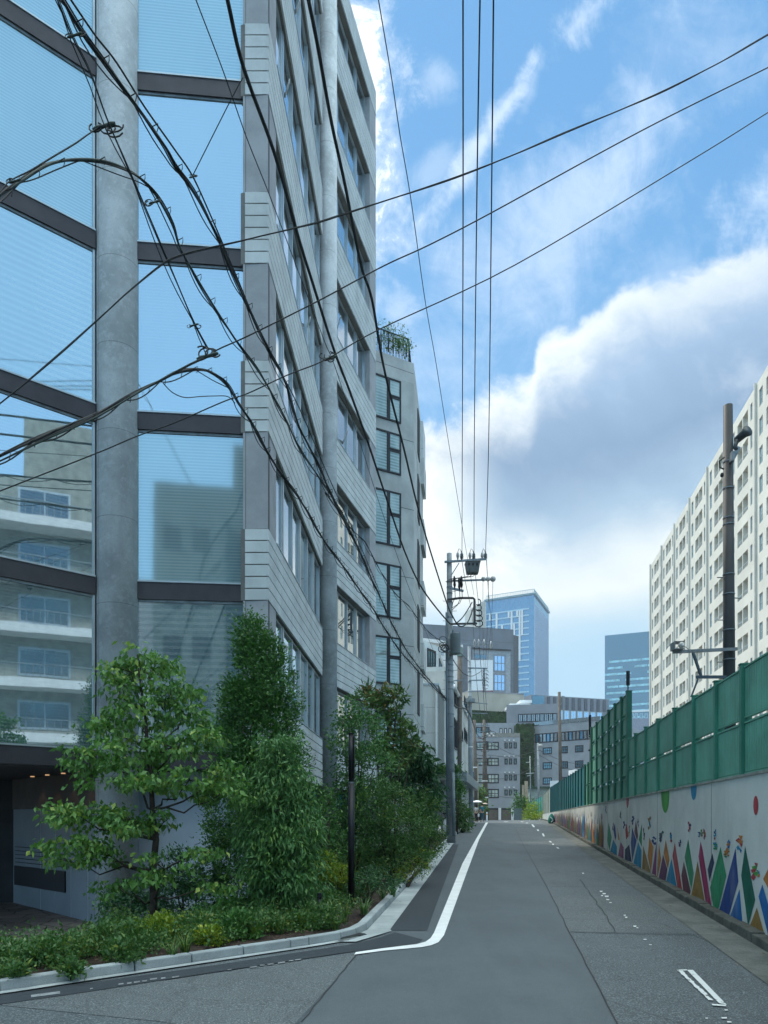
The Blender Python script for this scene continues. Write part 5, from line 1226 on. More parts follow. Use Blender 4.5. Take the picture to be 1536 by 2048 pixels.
mb = MB(); mb.bar(P(1386, 1305, DB-.28), P(1402, 1352, DB-.25), .055, .05); mb.bar(P(1393, 1354, DB-.3), P(1452, 1354, DB-.2), .06, .07); mb.tube([P(1396, 1358, DB-.3), P(1383, 1392, DB-.3)], .022, 6); mb.build('arm_strut', mat('strut blue steel', (.05, .08, .11), .5), t)
cx_ = P(1354, 1293, DB-.32); mb = MB(); mb.box(cx_.x-.11, cx_.x+.12, cx_.y-.15, cx_.y+.15, cx_.z-.09, cx_.z-.075); mb.box(cx_.x-.11, cx_.x+.12, cx_.y-.15, cx_.y+.15, cx_.z+.085, cx_.z+.1); mb.box(cx_.x-.11, cx_.x-.095, cx_.y-.15, cx_.y+.15, cx_.z-.075, cx_.z+.085); mb.build('camera_hood', M['galv'], t)
mb = MB(); mb.tube([(cx_.x+.05, cx_.y-.1, cx_.z), (cx_.x+.05, cx_.y-.16, cx_.z), (cx_.x+.05, cx_.y-.2, cx_.z-.01)], [.065, .075, .05], 12); mb.ball((cx_.x+.07, cx_.y-.18, cx_.z-.02), .045); mb.tube([(cx_.x+.1, cx_.y-.1, cx_.z-.02), P(1372, 1294, DB-.3), P(1381, 1302, DB-.3)], .012, 6); mb.build('camera', M['porcelain'], t, smooth=True)
# black antenna masts on the fence
def mast(label, px, D, y_top, y_can, y_bot, r):
    t = thing('antenna_mast', label, 'mast', (*XY(px, D), Z(y_bot, D)), 'black antenna masts behind the fence')
    x, y = XY(px, D); mb = MB(); mb.cyl(x, y, gz(D), Z(y_can, D), r*.55, r*.35, seg=12); mb.build('pipe', M['black'], t, smooth=True)
    mb = MB(); mb.cyl(x, y, Z(y_can, D), Z(y_top, D), r, seg=16); mb.build('antenna_can', M['black'], t, bevel=.01)
    mb = MB(); mb.box(x-r*.9, x+r*.9, y-r*.9, y+r*.9, Z(y_can+22, D), Z(y_can+20, D)); mb.box(x-r*1.1, x+r*1.1, y-r, y+r, Z(y_can+50, D), Z(y_can+47, D)); mb.cyl(x, y, Z(y_bot, D), Z(y_bot-30, D), r*.95, seg=12); mb.build('clamp', M['black'], t)
mast('black antenna mast where the tall fence section begins, nearer and larger one', 1256, 21.3, 1342, 1371, 1475, .052)
mast('small black antenna can peeking over the far end of the tall fence section', 1180, 32.5, 1430, 1452, 1470, .055)

# ------------------------------------------------------------------ overhead cables
def catmull(pts, n=6):
    out = []; m_ = len(pts)
    for i in range(m_-1):
        p0 = pts[max(i-1, 0)]; p1 = pts[i]; p2 = pts[i+1]; p3 = pts[min(i+2, m_-1)]
        for k in range(n):
            t = k/n; out.append(.5*((2*p1)+(-p0+p2)*t+(2*p0-5*p1+4*p2-p3)*t*t+(-p0+3*p1-3*p2+p3)*t**3))
    return out+[pts[-1]]
def cpath(px, D0, D1, ext0=0, ext1=0):
    """image-traced line given real depth from D0 to D1 (a straight span: 1/depth changes evenly)"""
    q = [Vector((a, b)) for a, b in px]
    if ext0: q.insert(0, q[0]+(q[0]-q[1]).normalized()*ext0)
    if ext1: q.append(q[-1]+(q[-1]-q[-2]).normalized()*ext1)
    L = [0]
    for a, b in zip(q, q[1:]): L.append(L[-1]+(b-a).length)
    out = []
    for p, l in zip(q, L):
        f = l/L[-1]; D = 1/((1-f)/D0+f/D1); out.append(P(p.x, p.y, D))
    return catmull(out)
def cable(label, px, D0, D1, r, ext0=0, ext1=0, twin=0, m=None, group='overhead cables', hooks=0, hookside=1, droop=0, parent=None, name='overhead_cable'):
    r *= (.56 if 'sky' in label else .62) if (D0+D1)/2 < 12 else .74
    pts = cpath(px, D0, D1, ext0, ext1)
    if ext0: e_ = (pts[0]-pts[1]).normalized(); pts = [pts[0]+e_*k*.5 for k in range(28, 0, -1)]+pts
    if ext1: e_ = (pts[-1]-pts[-2]).normalized(); pts = pts+[pts[-1]+e_*k*.5 for k in range(1, 13)]
    t = thing(name, label, 'cable', tuple(pts[-1]), group)
    mb = MB(); mb.tube(pts, r, 6); mb.build('strand', m or M['cable'], t, smooth=True)
    rr = random.Random(len(label))
    if twin:
        for k in range(twin):
            ph = k*2.1; q = []; acc = 0
            for i, p in enumerate(pts):
                if i: acc += (p-pts[i-1]).length
                q.append(p+Vector((math.cos(acc*2.2+ph), 0, math.sin(acc*2.2+ph)))*(r*1.7))
            mb = MB(); mb.tube(q, r*.62, 5); mb.build('strand', M['cable'], t, smooth=True)
    if hooks:
        acc = 0; nxt = .3
        for a, b in zip(pts, pts[1:]):
            seg = (b-a).length
            while nxt < acc+seg:
                p = a+(b-a)*((nxt-acc)/seg); tdir = (b-a).normalized(); side = Vector((1, 0, .55)).normalized()*hookside; w = r*3+.035
                mb = MB(); mb.tube([p+side*r, p+side*w, p+side*w+Vector((0, 0, -.05)), p+side*w*.85+Vector((0, 0, -.08))], .0055, 4); mb.build('cable_hanger', M['cable'], t); nxt += hooks*rr.uniform(.8, 1.2)
            acc += seg
    if droop:
        acc = 0; q = []
        for i, p in enumerate(pts):
            if i: acc += (p-pts[i-1]).length
            ph = (acc % droop)/droop; q.append((p, acc))
        # slack lashing wire hanging in loops below the bundle
        fine = []; tot = q[-1][1]; n = int(tot/droop*8)
        j = 0
        for i in range(n+1):
            s_ = tot*i/n
            while j < len(q)-2 and q[j+1][1] < s_: j += 1
            f = (s_-q[j][1])/max(1e-6, q[j+1][1]-q[j][1]); p = q[j][0]+(q[j+1][0]-q[j][0])*f
            ph = (i % 8)/8; fine.append(p+Vector((-.10, 0, -.55)).normalized()*(math.sin(PI*ph)*.085+.01))
        mb = MB(); mb.tube(fine, .007, 4); mb.build('lashing_wire', M['cable'], t)
    return t
# three high-voltage lines
for lab, px in (('leftmost of the three parallel high wires running overhead from the pole top', [(924, 1105), (924.5, 900), (926, 500), (926, 0)]), ('middle one of the three parallel high wires running overhead from the pole top', [(948, 1105), (948.5, 900), (953, 450), (960, 0)]),
                ('rightmost of the three parallel high wires running overhead from the pole top', [(971, 1108), (977, 900), (982, 500), (987, 0)])):
    cable(lab, px, 31.8, 9.4, .0165, 0, 180, group='high wires over the street')
cable('faint thin wire slanting from the top centre down to the pole crossarm', [(757, 0), (783, 155), (800, 270), (822, 400), (850, 600), (871, 720), (891, 846), (912, 976), (936, 1123), (948, 1190)], 9.5, 33, .011, 120)
cable('thick black cable sweeping from the top left of the corner pier to the transformer', [(455, 0), (487, 135), (550, 310), (600, 485), (625, 565), (668, 700), (700, 784), (737.6, 890), (775, 1003), (813, 1112), (847, 1181), (893, 1240), (907, 1248), (925, 1235), (944, 1205)], 7.6, 31.5, .034, 120)
cable('thick black cable running just right of the other thick one to the nearest pole', [(617, 0), (635, 90), (663, 245), (690, 370), (722, 530), (744, 600), (768, 737), (806, 890), (843.5, 1044), (891, 1198), (905, 1232), (919, 1252), (935, 1245), (948, 1212)], 8.2, 31.5, .034, 120)
cable('thin straight wire crossing the office facade below the thick cables', [(392, 0), (440, 125), (465, 195), (495, 280), (535, 380), (575, 485), (605, 565), (650, 685), (667, 725), (700, 825), (725, 900), (750, 980), (785, 1085), (820, 1181), (866, 1300)], 7.2, 31.5, .009, 120)
cable('uppermost wavy twisted wire crossing the sky to the right edge', [(1536, 70), (1460, 114.0), (1390, 150.5), (1320, 184.8), (1250, 215.8), (1190, 241.0), (1130, 266.2), (1060, 296.1), (1000, 320.5), (950, 339.8), (900, 358.2), (820, 385.5), (767, 402.6), (695, 426.5), (640, 444.4), (590, 456.5), (530, 470.2), (485, 481.0), (440, 490.7), (390, 502.1), (350, 514.1), (320, 530.8), (260, 580.5), (200, 635.6), (132, 697.7), (65, 754.7), (0, 807)], 8.6, 6.6, .0115, 150, 100, twin=1)
cable('middle of the three wires crossing the sky to the right edge', [(1536, 135), (1340, 232), (1200, 306), (980, 427), (858, 490), (767, 532), (640, 600), (500, 670), (440, 697), (415, 712)], 9.4, 7.6, .0125, 150)
cable('lowest of the three wires crossing the sky to the right edge', [(1536, 225), (1380, 322), (1030, 530), (760, 658), (650, 720), (575, 750), (495, 787), (450, 802), (350, 845), (275, 872), (192, 907), (0, 982)], 10.0, 7.5, .0115, 150, 100)
cable('short thin wire slanting between the bundle and the thin straight wire', [(486, 155), (460, 203), (385, 352)], 8.2, 8.6, .009)
cable('first bundle from the top left corner down across the round column to the splice', [(115, 0), (145, 75), (180, 145), (215, 240), (250, 320), (280, 390), (310, 460), (335, 520), (360, 580), (390, 650), (415, 698)], 6.4, 8.2, .0125, 120, 0, twin=1, droop=1.2)
cable('long bundle of black cables from the top left along the facade to the poles', [(125, 0), (165, 65), (210, 125), (265, 200), (325, 285), (350, 330), (385, 380), (425, 455), (460, 535), (490, 600), (537, 700), (570, 765), (595, 845), (630, 915), (665, 995), (715, 1095), (751, 1174), (785, 1249), (813, 1300), (850, 1350), (893, 1398)], 6.2, 31.6, .017, 120, twin=2, hooks=.42, droop=.9)
cable('parallel companion cable beside the long bundle in the upper left', [(142, 0), (190, 70), (233, 125), (290, 215), (350, 300), (385, 352), (420, 428), (470, 545), (510, 640), (560, 740), (605, 830), (660, 960), (720, 1090), (760, 1185)], 6.3, 22, .013, 120)
cable('green black cable arching over the round column and on down to the poles', [(0, 390), (50, 357), (100, 328), (150, 319), (200, 321), (240, 333), (280, 356), (315, 395), (345, 450), (360, 495), (390, 550), (420, 600), (455, 655), (485, 700), (525, 755), (570, 835), (600, 900), (635, 950), (670, 1002), (712, 1085), (751, 1176)], 6.8, 22, .0195, 100, twin=1, droop=1.0, m=M['cable_green'], hooks=.5)
cable('lower thick bundle arching from the left edge through the splice to the poles', [(0, 912), (100, 866), (190, 828), (260, 792), (320, 762), (360, 743), (400, 738), (430, 748), (455, 770), (475, 805), (500, 842), (550, 928), (600, 1000), (650, 1083), (700, 1152), (744, 1215), (772, 1260), (799, 1300), (850, 1357), (893, 1400)], 6.8, 31.6, .0175, 120, twin=2, hooks=.34, droop=.8)
cable('second strand of the lower bundle from the left edge to the splice clamp', [(0, 922), (100, 875), (190, 836), (280, 783), (330, 755), (380, 728), (412, 714)], 6.7, 7.6, .0125, 120, twin=1, m=M['cable_green'])
cable('loose wire bowing below the lower bundle in front of the glass', [(326, 766), (345, 785), (370, 795), (400, 793), (430, 792), (455, 793), (470, 806)], 7.6, 8.3, .008)
cable('anchor wire rising from the left edge to the dead end clamp at the column', [(0, 384), (20, 362), (60, 342), (100, 318), (150, 288), (175, 270), (205, 250)], 6.8, 7.3, .0085, 100, twin=1)
cable('wavy twisted service wire sagging towards the transformer across the raw concrete building', [(650, 985), (700, 1054), (730, 1085), (751, 1123), (768, 1154), (792, 1188), (820, 1215), (837, 1239), (857, 1263), (891, 1290)], 16, 31.5, .014, twin=1, droop=1.4)
# splices and clamps hung on the cables
def splice(label, px, py, D, s, seed):
    r_ = random.Random(seed); c = P(px, py, D); t = thing('cable_clamp', label, 'cable clamp', tuple(c), 'clamps and splices on the cables')
    mb = MB(); a = c+Vector((-.11*s, 0, -.035*s)); b = c+Vector((.11*s, 0, .03*s)); mb.tube([a, a+(b-a)*.2, a+(b-a)*.5, a+(b-a)*.8, b], [.012*s, .024*s, .015*s, .022*s, .012*s], 10); mb.build('clamp_body', M['cable_green'], t, smooth=True)
    for k in range(4):
        rr = r_.uniform(.04, .08)*s; cc = c+Vector((r_.uniform(-.12, .12)*s, 0, r_.uniform(-.06, .05)*s)); a0 = r_.uniform(0, 6); mb = MB()
        mb.tube([cc+Vector((rr*math.cos(w), rr*.3*math.sin(w), rr*math.sin(w))) for w in np.linspace(a0, a0+r_.uniform(3, 6), 10)], .008*s, 5); mb.build('tie_wire', M['cable'], t)
splice('clamp where the middle sky wire meets the bundles in front of the glass', 415, 712, 7.6, 1.0, 1)
splice('dead end clamp with rings in front of the thick round column', 208, 252, 7.3, 1.0, 2)
splice('clamp on the lowest sky wire in front of the farther round column', 660, 716, 9.0, .8, 3)
splice('small clamp high on the bundle near the top left corner', 150, 70, 6.6, .6, 4)
splice('small yellowish clip on the arching cable right of the thick column', 309, 404, 7.2, .5, 5)
splice('small clamp at the joint of the slanting thin wire and the companion cable', 386, 353, 8.5, .4, 6)
splice('small clip on the anchor wire near the left edge of the view', 30, 362, 6.8, .5, 7)
splice('little hook tied on the first bundle above the splice', 388, 650, 8.0, .45, 8)
# wires running on beyond the pole
def far_wires(spec, label):
    for i, (px, D0, D1, r) in enumerate(spec): cable(label[i], px, D0, D1, r, group='wires between the farther poles')
far_wires([([(924, 1122), (932, 1170), (944, 1230), (949, 1290)], 31.9, 59, .018), ([(948, 1122), (954, 1180), (960, 1240), (958, 1290)], 31.9, 59, .018), ([(973, 1120), (978, 1200), (984, 1265), (982, 1295)], 31.9, 59, .02),
           ([(966, 1160), (966, 1250), (968, 1336)], 31.9, 59, .012), ([(977, 1160), (975, 1250), (970, 1350)], 31.9, 59, .012), ([(986, 1160), (982, 1250), (972, 1360)], 31.9, 59, .012)],
          ['left high wire from the nearest pole to the second pole', 'middle high wire from the nearest pole to the second pole', 'right high wire from the nearest pole to the second pole', 'inner low wire from the arm with round end insulators to the second pole', 'central low wire from the arm with round end insulators to the second pole', 'outer low wire from the arm with round end insulators to the second pole'])
far_wires([([(948, 1292), (955, 1380), (964, 1455)], 59, 91, .03), ([(958, 1292), (966, 1380), (972, 1460)], 59, 91, .03), ([(968, 1340), (972, 1400), (975, 1465)], 59, 91, .03),
           ([(893, 1400), (915, 1415), (938, 1425), (955, 1470), (968, 1480)], 31.7, 91, .05), ([(900, 1310), (925, 1345), (945, 1352), (966, 1340)], 31.7, 59, .03), ([(905, 1290), (925, 1310), (940, 1325)], 31.7, 59, .03)],
          ['left wire from the second pole to the tangled pole', 'middle wire from the second pole to the tangled pole', 'right wire from the rack of the second pole to the tangled pole', 'bundle sagging from the nearest pole past the second pole', 'slack cable from below the transformer to the rack of the second pole', 'short cable from the transformer towards the head of the second pole'])
for i, (a, b, lab) in enumerate((((975, 1482), (1076, 1520), 'upper faint wire across the green wall strip'), ((975, 1510), (1080, 1500), 'rising faint wire in front of the end building windows'), ((975, 1560), (1078, 1530), 'faint wire over the lower small windows of the end building'), ((975, 1590), (1150, 1590), 'lowest faint wire across the end building'), ((1078, 1500), (1180, 1530), 'faint wire from the lamp pole to the right over the teal fence'), ((1078, 1510), (1180, 1545), 'second faint wire from the lamp pole to the right over the teal fence'))):
    mx_ = ((a[0]+b[0])/2, (a[1]+b[1])/2+8); cable(lab, [a, mx_, b], 92, 114, .035, group='faint wires in front of the end building')

# ------------------------------------------------------------------ vegetation
def leaf_mesh(name, centres, dirs, L, W, m, parent, seed=0, fold=.25, vals=None):
    """many small folded leaves: each is four corners and a raised midrib"""
    rs = np.random.RandomState(seed); n = len(centres); c = np.asarray(centres, float); d = np.asarray(dirs, float)
    d /= np.linalg.norm(d, axis=1, keepdims=True)+1e-9
    rnd = rs.normal(size=(n, 3)); s = np.cross(d, rnd); s /= np.linalg.norm(s, axis=1, keepdims=True)+1e-9; nn = np.cross(s, d)
    flip = np.where(nn[:, 2:3] < 0, -1, 1); flip = np.where(rs.rand(n, 1) < .2, -flip, flip); nn = nn*flip
    ln = L*rs.uniform(.42, 1.3, (n, 1)); w = W*rs.uniform(.55, 1.25, (n, 1))
    v = np.empty((n, 6, 3)); v[:, 0] = c; v[:, 1] = c+d*ln*.42+s*w*.5+nn*w*fold; v[:, 2] = c+d*ln*.9+s*w*.12-nn*ln*.06
    v[:, 3] = c+d*ln-nn*ln*.12; v[:, 4] = c+d*ln*.42-s*w*.5+nn*w*fold; v[:, 5] = c+d*ln*.45
    o0 = np.array(parent['o']) if parent is not None else np.zeros(3)
    v = (v-o0).reshape(-1, 3); f = np.array([[0, 5, 2, 1], [0, 4, 3, 5], [5, 3, 2, 5]])[:2]; f = np.array([[0, 5, 3, 1], [0, 4, 3, 5]])
    idx = (np.arange(n)[:, None, None]*6+f[None]).reshape(-1)
    me = bpy.data.meshes.new(name); me.vertices.add(n*6); me.vertices.foreach_set('co', v.astype(np.float32).reshape(-1))
    nf = n*2; me.loops.add(nf*4); me.loops.foreach_set('vertex_index', idx.astype(np.int32)); me.polygons.add(nf)
    me.polygons.foreach_set('loop_start', np.arange(0, nf*4, 4, dtype=np.int32)); me.polygons.foreach_set('loop_total', np.full(nf, 4, np.int32))
    me.update(calc_edges=True); me.materials.append(m)
    at = me.attributes.new('lv', 'FLOAT', 'POINT'); lv = rs.rand(n) if vals is None else np.clip(vals, 0, 1); at.data.foreach_set('value', np.repeat(lv, 6).astype(np.float32))
    ob = bpy.data.objects.new(name, me); C.objects.link(ob)
    if parent is not None: ob.parent = parent; ob['o'] = tuple(o0)
    return ob
def blob_clumps(blobs, rs):
    """blobs: (centre, radii, number of clumps) -> clump centres with outward direction, biased to the surface"""
    cc = []; dd = []
    for c, r_, n in blobs:
        v = rs.normal(size=(n, 3)); v /= np.linalg.norm(v, axis=1, keepdims=True); k = rs.uniform(.45, 1.05, (n, 1))**.6
        wob = 1+.22*np.sin(v[:, :1]*5+c[0]*3)*np.cos(v[:, 2:3]*6+c[2]*2)
        cc.append(np.array(c)+v*k*wob*np.array(r_)); dd.append(v)
    return np.concatenate(cc), np.concatenate(dd)
def leaves_from(cc, dd, per, spread, rs, out=.6, droop=0.0, up=0.0, rand=.8):
    n = len(cc)*per; c = np.repeat(cc, per, 0)+rs.normal(size=(n, 3))*np.array(spread); d = np.repeat(dd, per, 0)*out+rs.normal(size=(n, 3))*rand
    d[:, 2] += up-droop; val = np.repeat(rs.rand(len(cc)), per)*.55+rs.rand(n)*.45; return c, d, val
def B(px, py, D, rx, ry, n, ryd=None): return (tuple(P(px, py, D)), (rx*D/F, (ryd if ryd else rx)*D/F, ry*D/F), n)
def branchy(mb, base, targets, r0, rs, wig=.05, mid=.45):
    for tgt, r_ in targets:
        a = Vector(base(tgt)); b = Vector(tgt); n = 5; pts = []
        for i in range(n+1):
            t = i/n; p = a+(b-a)*t; p.z += math.sin(PI*t)*-.06*(b-a).length; pts.append(p+Vector(rs.normal(size=3)*wig*math.sin(PI*t)))
        mb.tube(pts, [r_*(1-.75*i/n) for i in range(n+1)], 6)

# 1. layered dogwood-like tree at the left
D = 9.9; rs = np.random.RandomState(1)
base = P(305, 1868, D); t = thing('layered_tree', 'airy tree with drooping leaves in layered tiers before the thick round column', 'tree', tuple(base))
blobs = [B(275, 1310, D, 24, 22, 7), B(262, 1345, D, 50, 34, 20), B(325, 1335, D, 34, 34, 12), B(240, 1375, D-.1, 34, 22, 9), B(345, 1385, D, 45, 36, 18), B(290, 1420, D, 80, 45, 36), B(215, 1455, D, 42, 34, 16), B(370, 1430, D+.1, 50, 28, 16),
         B(240, 1500, D-.2, 85, 44, 40), B(170, 1515, D-.1, 44, 34, 18), B(345, 1495, D, 80, 42, 34), B(410, 1475, D, 40, 26, 12), B(255, 1560, D-.3, 80, 30, 26), B(380, 1560, D-.1, 90, 42, 36), B(460, 1545, D, 34, 34, 7), B(185, 1635, D-.2, 70, 40, 30), B(130, 1620, D-.2, 34, 30, 12),
         B(260, 1640, D-.4, 70, 42, 26), B(335, 1640, D, 40, 24, 7), B(440, 1590, D-.1, 60, 28, 13), B(150, 1690, D-.3, 60, 30, 20), B(215, 1715, D-.2, 50, 34, 16), B(330, 1740, D-.3, 60, 42, 18), B(410, 1700, D-.2, 36, 26, 6), B(240, 1775, D-.2, 40, 26, 10), B(420, 1770, D-.2, 34, 22, 5), B(125, 1720, D-.2, 26, 24, 6)]
cc, dd = blob_clumps([(c, (a*1.0, .6*a+.08, b*.72), int(n*.62+2)) for c, (a, _, b), n in blobs], rs)
c_, d_, v_ = leaves_from(cc, dd, 25, (.08, .08, .035), rs, out=.35, droop=.85, rand=.5)
leaf_mesh('crown', c_, d_, .095, .052, M['leaf_dog'], t, 3, .18, v_)
mb = MB(); tp = [base+Vector((0, 0, -.15)), P(307, 1800, D), P(306, 1740, D), P(312, 1680, D), P(305, 1620, D), P(302, 1560, D), P(296, 1500, D), P(290, 1430, D), P(280, 1360, D), P(274, 1310, D)]
mb.tube(tp, [.058, .052, .046, .042, .036, .03, .026, .02, .014, .006], 10)
trk = [Vector(p) for p in tp]
def nearest(tgt, below=.35):
    c = [p for p in trk if p.z < tgt[2]-below*.3] or [trk[0]]; return min(c, key=lambda p: (Vector(tgt)-p).length+abs(Vector(tgt).z-p.z-.35)*.5)
branchy(mb, nearest, [(c, .018) for c, _, _ in blobs], .02, rs)
pick = rs.choice(len(cc), 170, replace=False)
bc = [Vector(c) for c, _, _ in blobs]
for k in pick:
    tg = Vector(cc[k]); s_ = min(bc, key=lambda q: (q-tg).length); mb.tube([s_, s_+(tg-s_)*.5+Vector((0, 0, .02)), tg], [.006, .004, .002], 4)
mb.build('trunk', M['bark'], t, smooth=True)

# 2. tall columnar evergreen
D = 11.6; rs = np.random.RandomState(2); base = P(505, 1850, D)
t = thing('columnar_tree', 'tall narrow dense dark evergreen tree in front of the corner of the office building', 'tree', (base.x, base.y, lotz(base.x, base.y)))
blobs = [B(503, 1275, D, 34, 32, 50), B(512, 1318, D, 44, 42, 70), B(528, 1370, D, 54, 50, 90), B(505, 1400, D, 62, 50, 90), B(470, 1410, D, 42, 44, 50), B(555, 1430, D, 44, 50, 60), B(512, 1470, D, 72, 60, 120), B(460, 1490, D, 44, 50, 60), B(570, 1510, D, 42, 44, 50), B(510, 1550, D, 76, 60, 120),
         B(470, 1610, D, 62, 60, 90), B(500, 1680, D+.1, 80, 60, 110), B(450, 1720, D, 44, 50, 50), B(480, 1770, D, 66, 50, 70), B(540, 1300, D, 22, 40, 20), B(583, 1390, D, 16, 30, 12), B(560, 1340, D, 16, 26, 10), B(490, 1250, D, 14, 16, 8)]
cc, dd = blob_clumps(blobs, rs); c_, d_, v_ = leaves_from(cc, dd, 38, (.075, .075, .085), rs, out=.8, up=.45, rand=.6)
leaf_mesh('crown', c_, d_, .062, .026, M['leaf_dark'], t, 4, .15, v_)
mb = MB(); tp = [(base.x, base.y, lotz(base.x, base.y)-.1), P(505, 1700, D), P(508, 1550, D), P(510, 1400, D), P(505, 1290, D)]; mb.tube(tp, [.075, .06, .045, .03, .01], 10); trk = [Vector(p) for p in tp]; branchy(mb, lambda q: nearest(q), [(c, .016) for c, _, _ in blobs], .02, rs); mb.build('trunk', M['bark'], t, smooth=True)

# 3. fuller lighter tree in front of it
D = 10.4; rs = np.random.RandomState(3); base = P(555, 1845, D)
t = thing('broad_tree', 'full bright green tree with drooping narrow leaves right of the columnar tree', 'tree', (base.x, base.y, lotz(base.x, base.y)))
blobs = [B(548, 1500, D, 34, 34, 26), B(570, 1490, D, 22, 26, 12), B(545, 1550, D, 52, 44, 52), B(580, 1570, D, 38, 44, 34), B(530, 1610, D, 62, 50, 64), B(590, 1640, D, 44, 50, 50), B(555, 1680, D, 66, 56, 80), B(600, 1720, D, 40, 50, 44), B(520, 1740, D, 50, 50, 50), B(575, 1770, D, 62, 50, 64), B(545, 1820, D, 60, 36, 40), B(615, 1660, D, 26, 40, 18), B(622, 1590, D+.2, 14, 34, 8), B(500, 1670, D, 30, 40, 20), B(600, 1800, D, 36, 34, 22)]
cc, dd = blob_clumps(blobs, rs); c_, d_, v_ = leaves_from(cc, dd, 30, (.085, .085, .07), rs, out=.6, droop=.95, rand=.45)
leaf_mesh('crown', c_, d_, .105, .026, M['leaf_oak'], t, 5, .12, v_)
mb = MB(); tp = [(base.x, base.y, lotz(base.x, base.y)-.1), P(556, 1760, D), P(558, 1660, D), P(560, 1560, D), P(560, 1500, D)]; mb.tube(tp, [.06, .05, .035, .02, .008], 10); trk = [Vector(p) for p in tp]; branchy(mb, lambda q: nearest(q), [(c, .014) for c, _, _ in blobs], .02, rs); mb.build('trunk', M['bark'], t, smooth=True)

# generic bush
def bush(name, label, cat, px, py, D, blobs, m, per, L, W, seed, droop=0., up=.2, spread=.06, out=.7, rand=.7, stem=.03, group=None, fold=.15):
    rs = np.random.RandomState(seed); x, y = XY(px, D); z = lotz(x, y) if x < 8 and kerb_dist(x, y) > 0 else gz(y)
    t = thing(name, label, cat, (x, y, z), group)
    bl = [B(*b) for b in blobs]; cc, dd = blob_clumps(bl, rs); c_, d_, v_ = leaves_from(cc, dd, per, (spread, spread, spread*.8), rs, out=out, droop=droop, up=up, rand=rand)
    keep = c_[:, 2] > z+.02; leaf_mesh('foliage', c_[keep], d_[keep], L, W, m, t, seed+50, fold, v_[keep])
    mb = MB(); root = Vector((x, y, z-.05))
    for c, _, _ in bl:
        b = Vector(c); mb.tube([root+Vector((rs.uniform(-.05, .05), rs.uniform(-.05, .05), 0)), root+(b-root)*.5+Vector((rs.uniform(-.06, .06), 0, 0)), b], [stem, stem*.6, stem*.2], 6)
    for k in rs.choice(len(cc), min(60, len(cc)), replace=False):
        tg = Vector(cc[k]); s_ = min([Vector(c) for c, _, _ in bl], key=lambda q: (q-tg).length); mb.tube([s_, tg], [stem*.25, .003], 4)
    mb.build('stem', M['bark'], t, smooth=True); return t
bush('evergreen_tree', 'dark evergreen tree with arching twigs just behind the tall black lamp post', 'tree', 705, 1740, 15.5, [(700, 1430, 15.5, 26, 28, 16), (720, 1410, 15.5, 20, 20, 10), (690, 1480, 15.5, 34, 34, 26), (730, 1470, 15.5, 44, 50, 44), (705, 1540, 15.5, 36, 44, 34), (745, 1540, 15.5, 50, 50, 50), (690, 1610, 15.5, 40, 44, 40), (740, 1620, 15.5, 60, 50, 60), (720, 1690, 15.5, 60, 44, 60), (672, 1560, 15.5, 14, 20, 5), (680, 1660, 15.5, 26, 40, 18), (765, 1680, 15.5, 40, 44, 36)], M['leaf_oak'], 26, .10, .034, 31, droop=.3, up=.1, spread=.10)
bush('magnolia_tree', 'bronze leaved tree with leaf rosettes in front of the raw concrete building', 'tree', 770, 1720, 18.5, [(738, 1388, 18.5, 24, 14, 12), (768, 1392, 18.5, 24, 16, 12), (795, 1395, 18.5, 16, 18, 9), (752, 1412, 18.5, 24, 18, 10), (790, 1440, 18.5, 24, 22, 12), (770, 1460, 18.5, 34, 24, 16), (810, 1470, 18.5, 24, 20, 12), (825, 1490, 18.5, 14, 14, 6), (795, 1510, 18.5, 34, 24, 16), (760, 1500, 18.5, 24, 20, 10)], M['leaf_mag'], 20, .20, .055, 32, up=.25, spread=.06, out=.5, rand=.9, stem=.035)
bush('glossy_tree', 'deep green big leaved tree bulging out over the shrubs towards the nearest utility pole', 'tree', 835, 1700, 20, [(820, 1510, 20, 30, 34, 26), (845, 1520, 20, 24, 30, 20), (820, 1560, 20, 44, 40, 40), (855, 1575, 20, 22, 40, 20), (840, 1610, 20, 36, 30, 26), (800, 1540, 20, 34, 34, 24), (866, 1600, 20, 12, 22, 8), (855, 1630, 20, 20, 20, 10)], M['leaf_rhodo'], 26, .21, .06, 33, droop=.55, up=0, spread=.10, stem=.04)
bush('round_shrub', 'large rounded mid green shrub right of the black lamp post', 'shrub', 790, 1790, 15.2, [(780, 1650, 15.2, 60, 40, 60), (820, 1660, 15.2, 44, 44, 50), (760, 1700, 15.2, 60, 44, 60), (810, 1720, 15.2, 54, 40, 56), (750, 1610, 15.2, 50, 40, 40), (790, 1600, 15.2, 44, 34, 34)], M['leaf_mix'], 34, .07, .026, 34, spread=.085)
bush('hedge_shrub', 'fine leaved olive green shrub at the end of the planting bed near the gutter', 'shrub', 850, 1740, 19.5, [(845, 1640, 19.5, 40, 40, 50), (860, 1680, 19.5, 28, 34, 40), (830, 1690, 19.5, 44, 36, 50), (868, 1650, 19.5, 18, 30, 20), (840, 1610, 19.5, 30, 26, 20)], M['leaf_mix'], 34, .075, .026, 35, spread=.10)
bush('yellow_shrub', 'low yellow green shrub between the bright green tree and the black lamp post', 'shrub', 660, 1800, 12.4, [(658, 1730, 12.4, 36, 24, 30), (640, 1745, 12.4, 24, 24, 18), (680, 1750, 12.4, 24, 24, 20), (662, 1765, 12.4, 34, 20, 24)], M['leaf_yel'], 30, .055, .022, 36, up=.5, spread=.05)
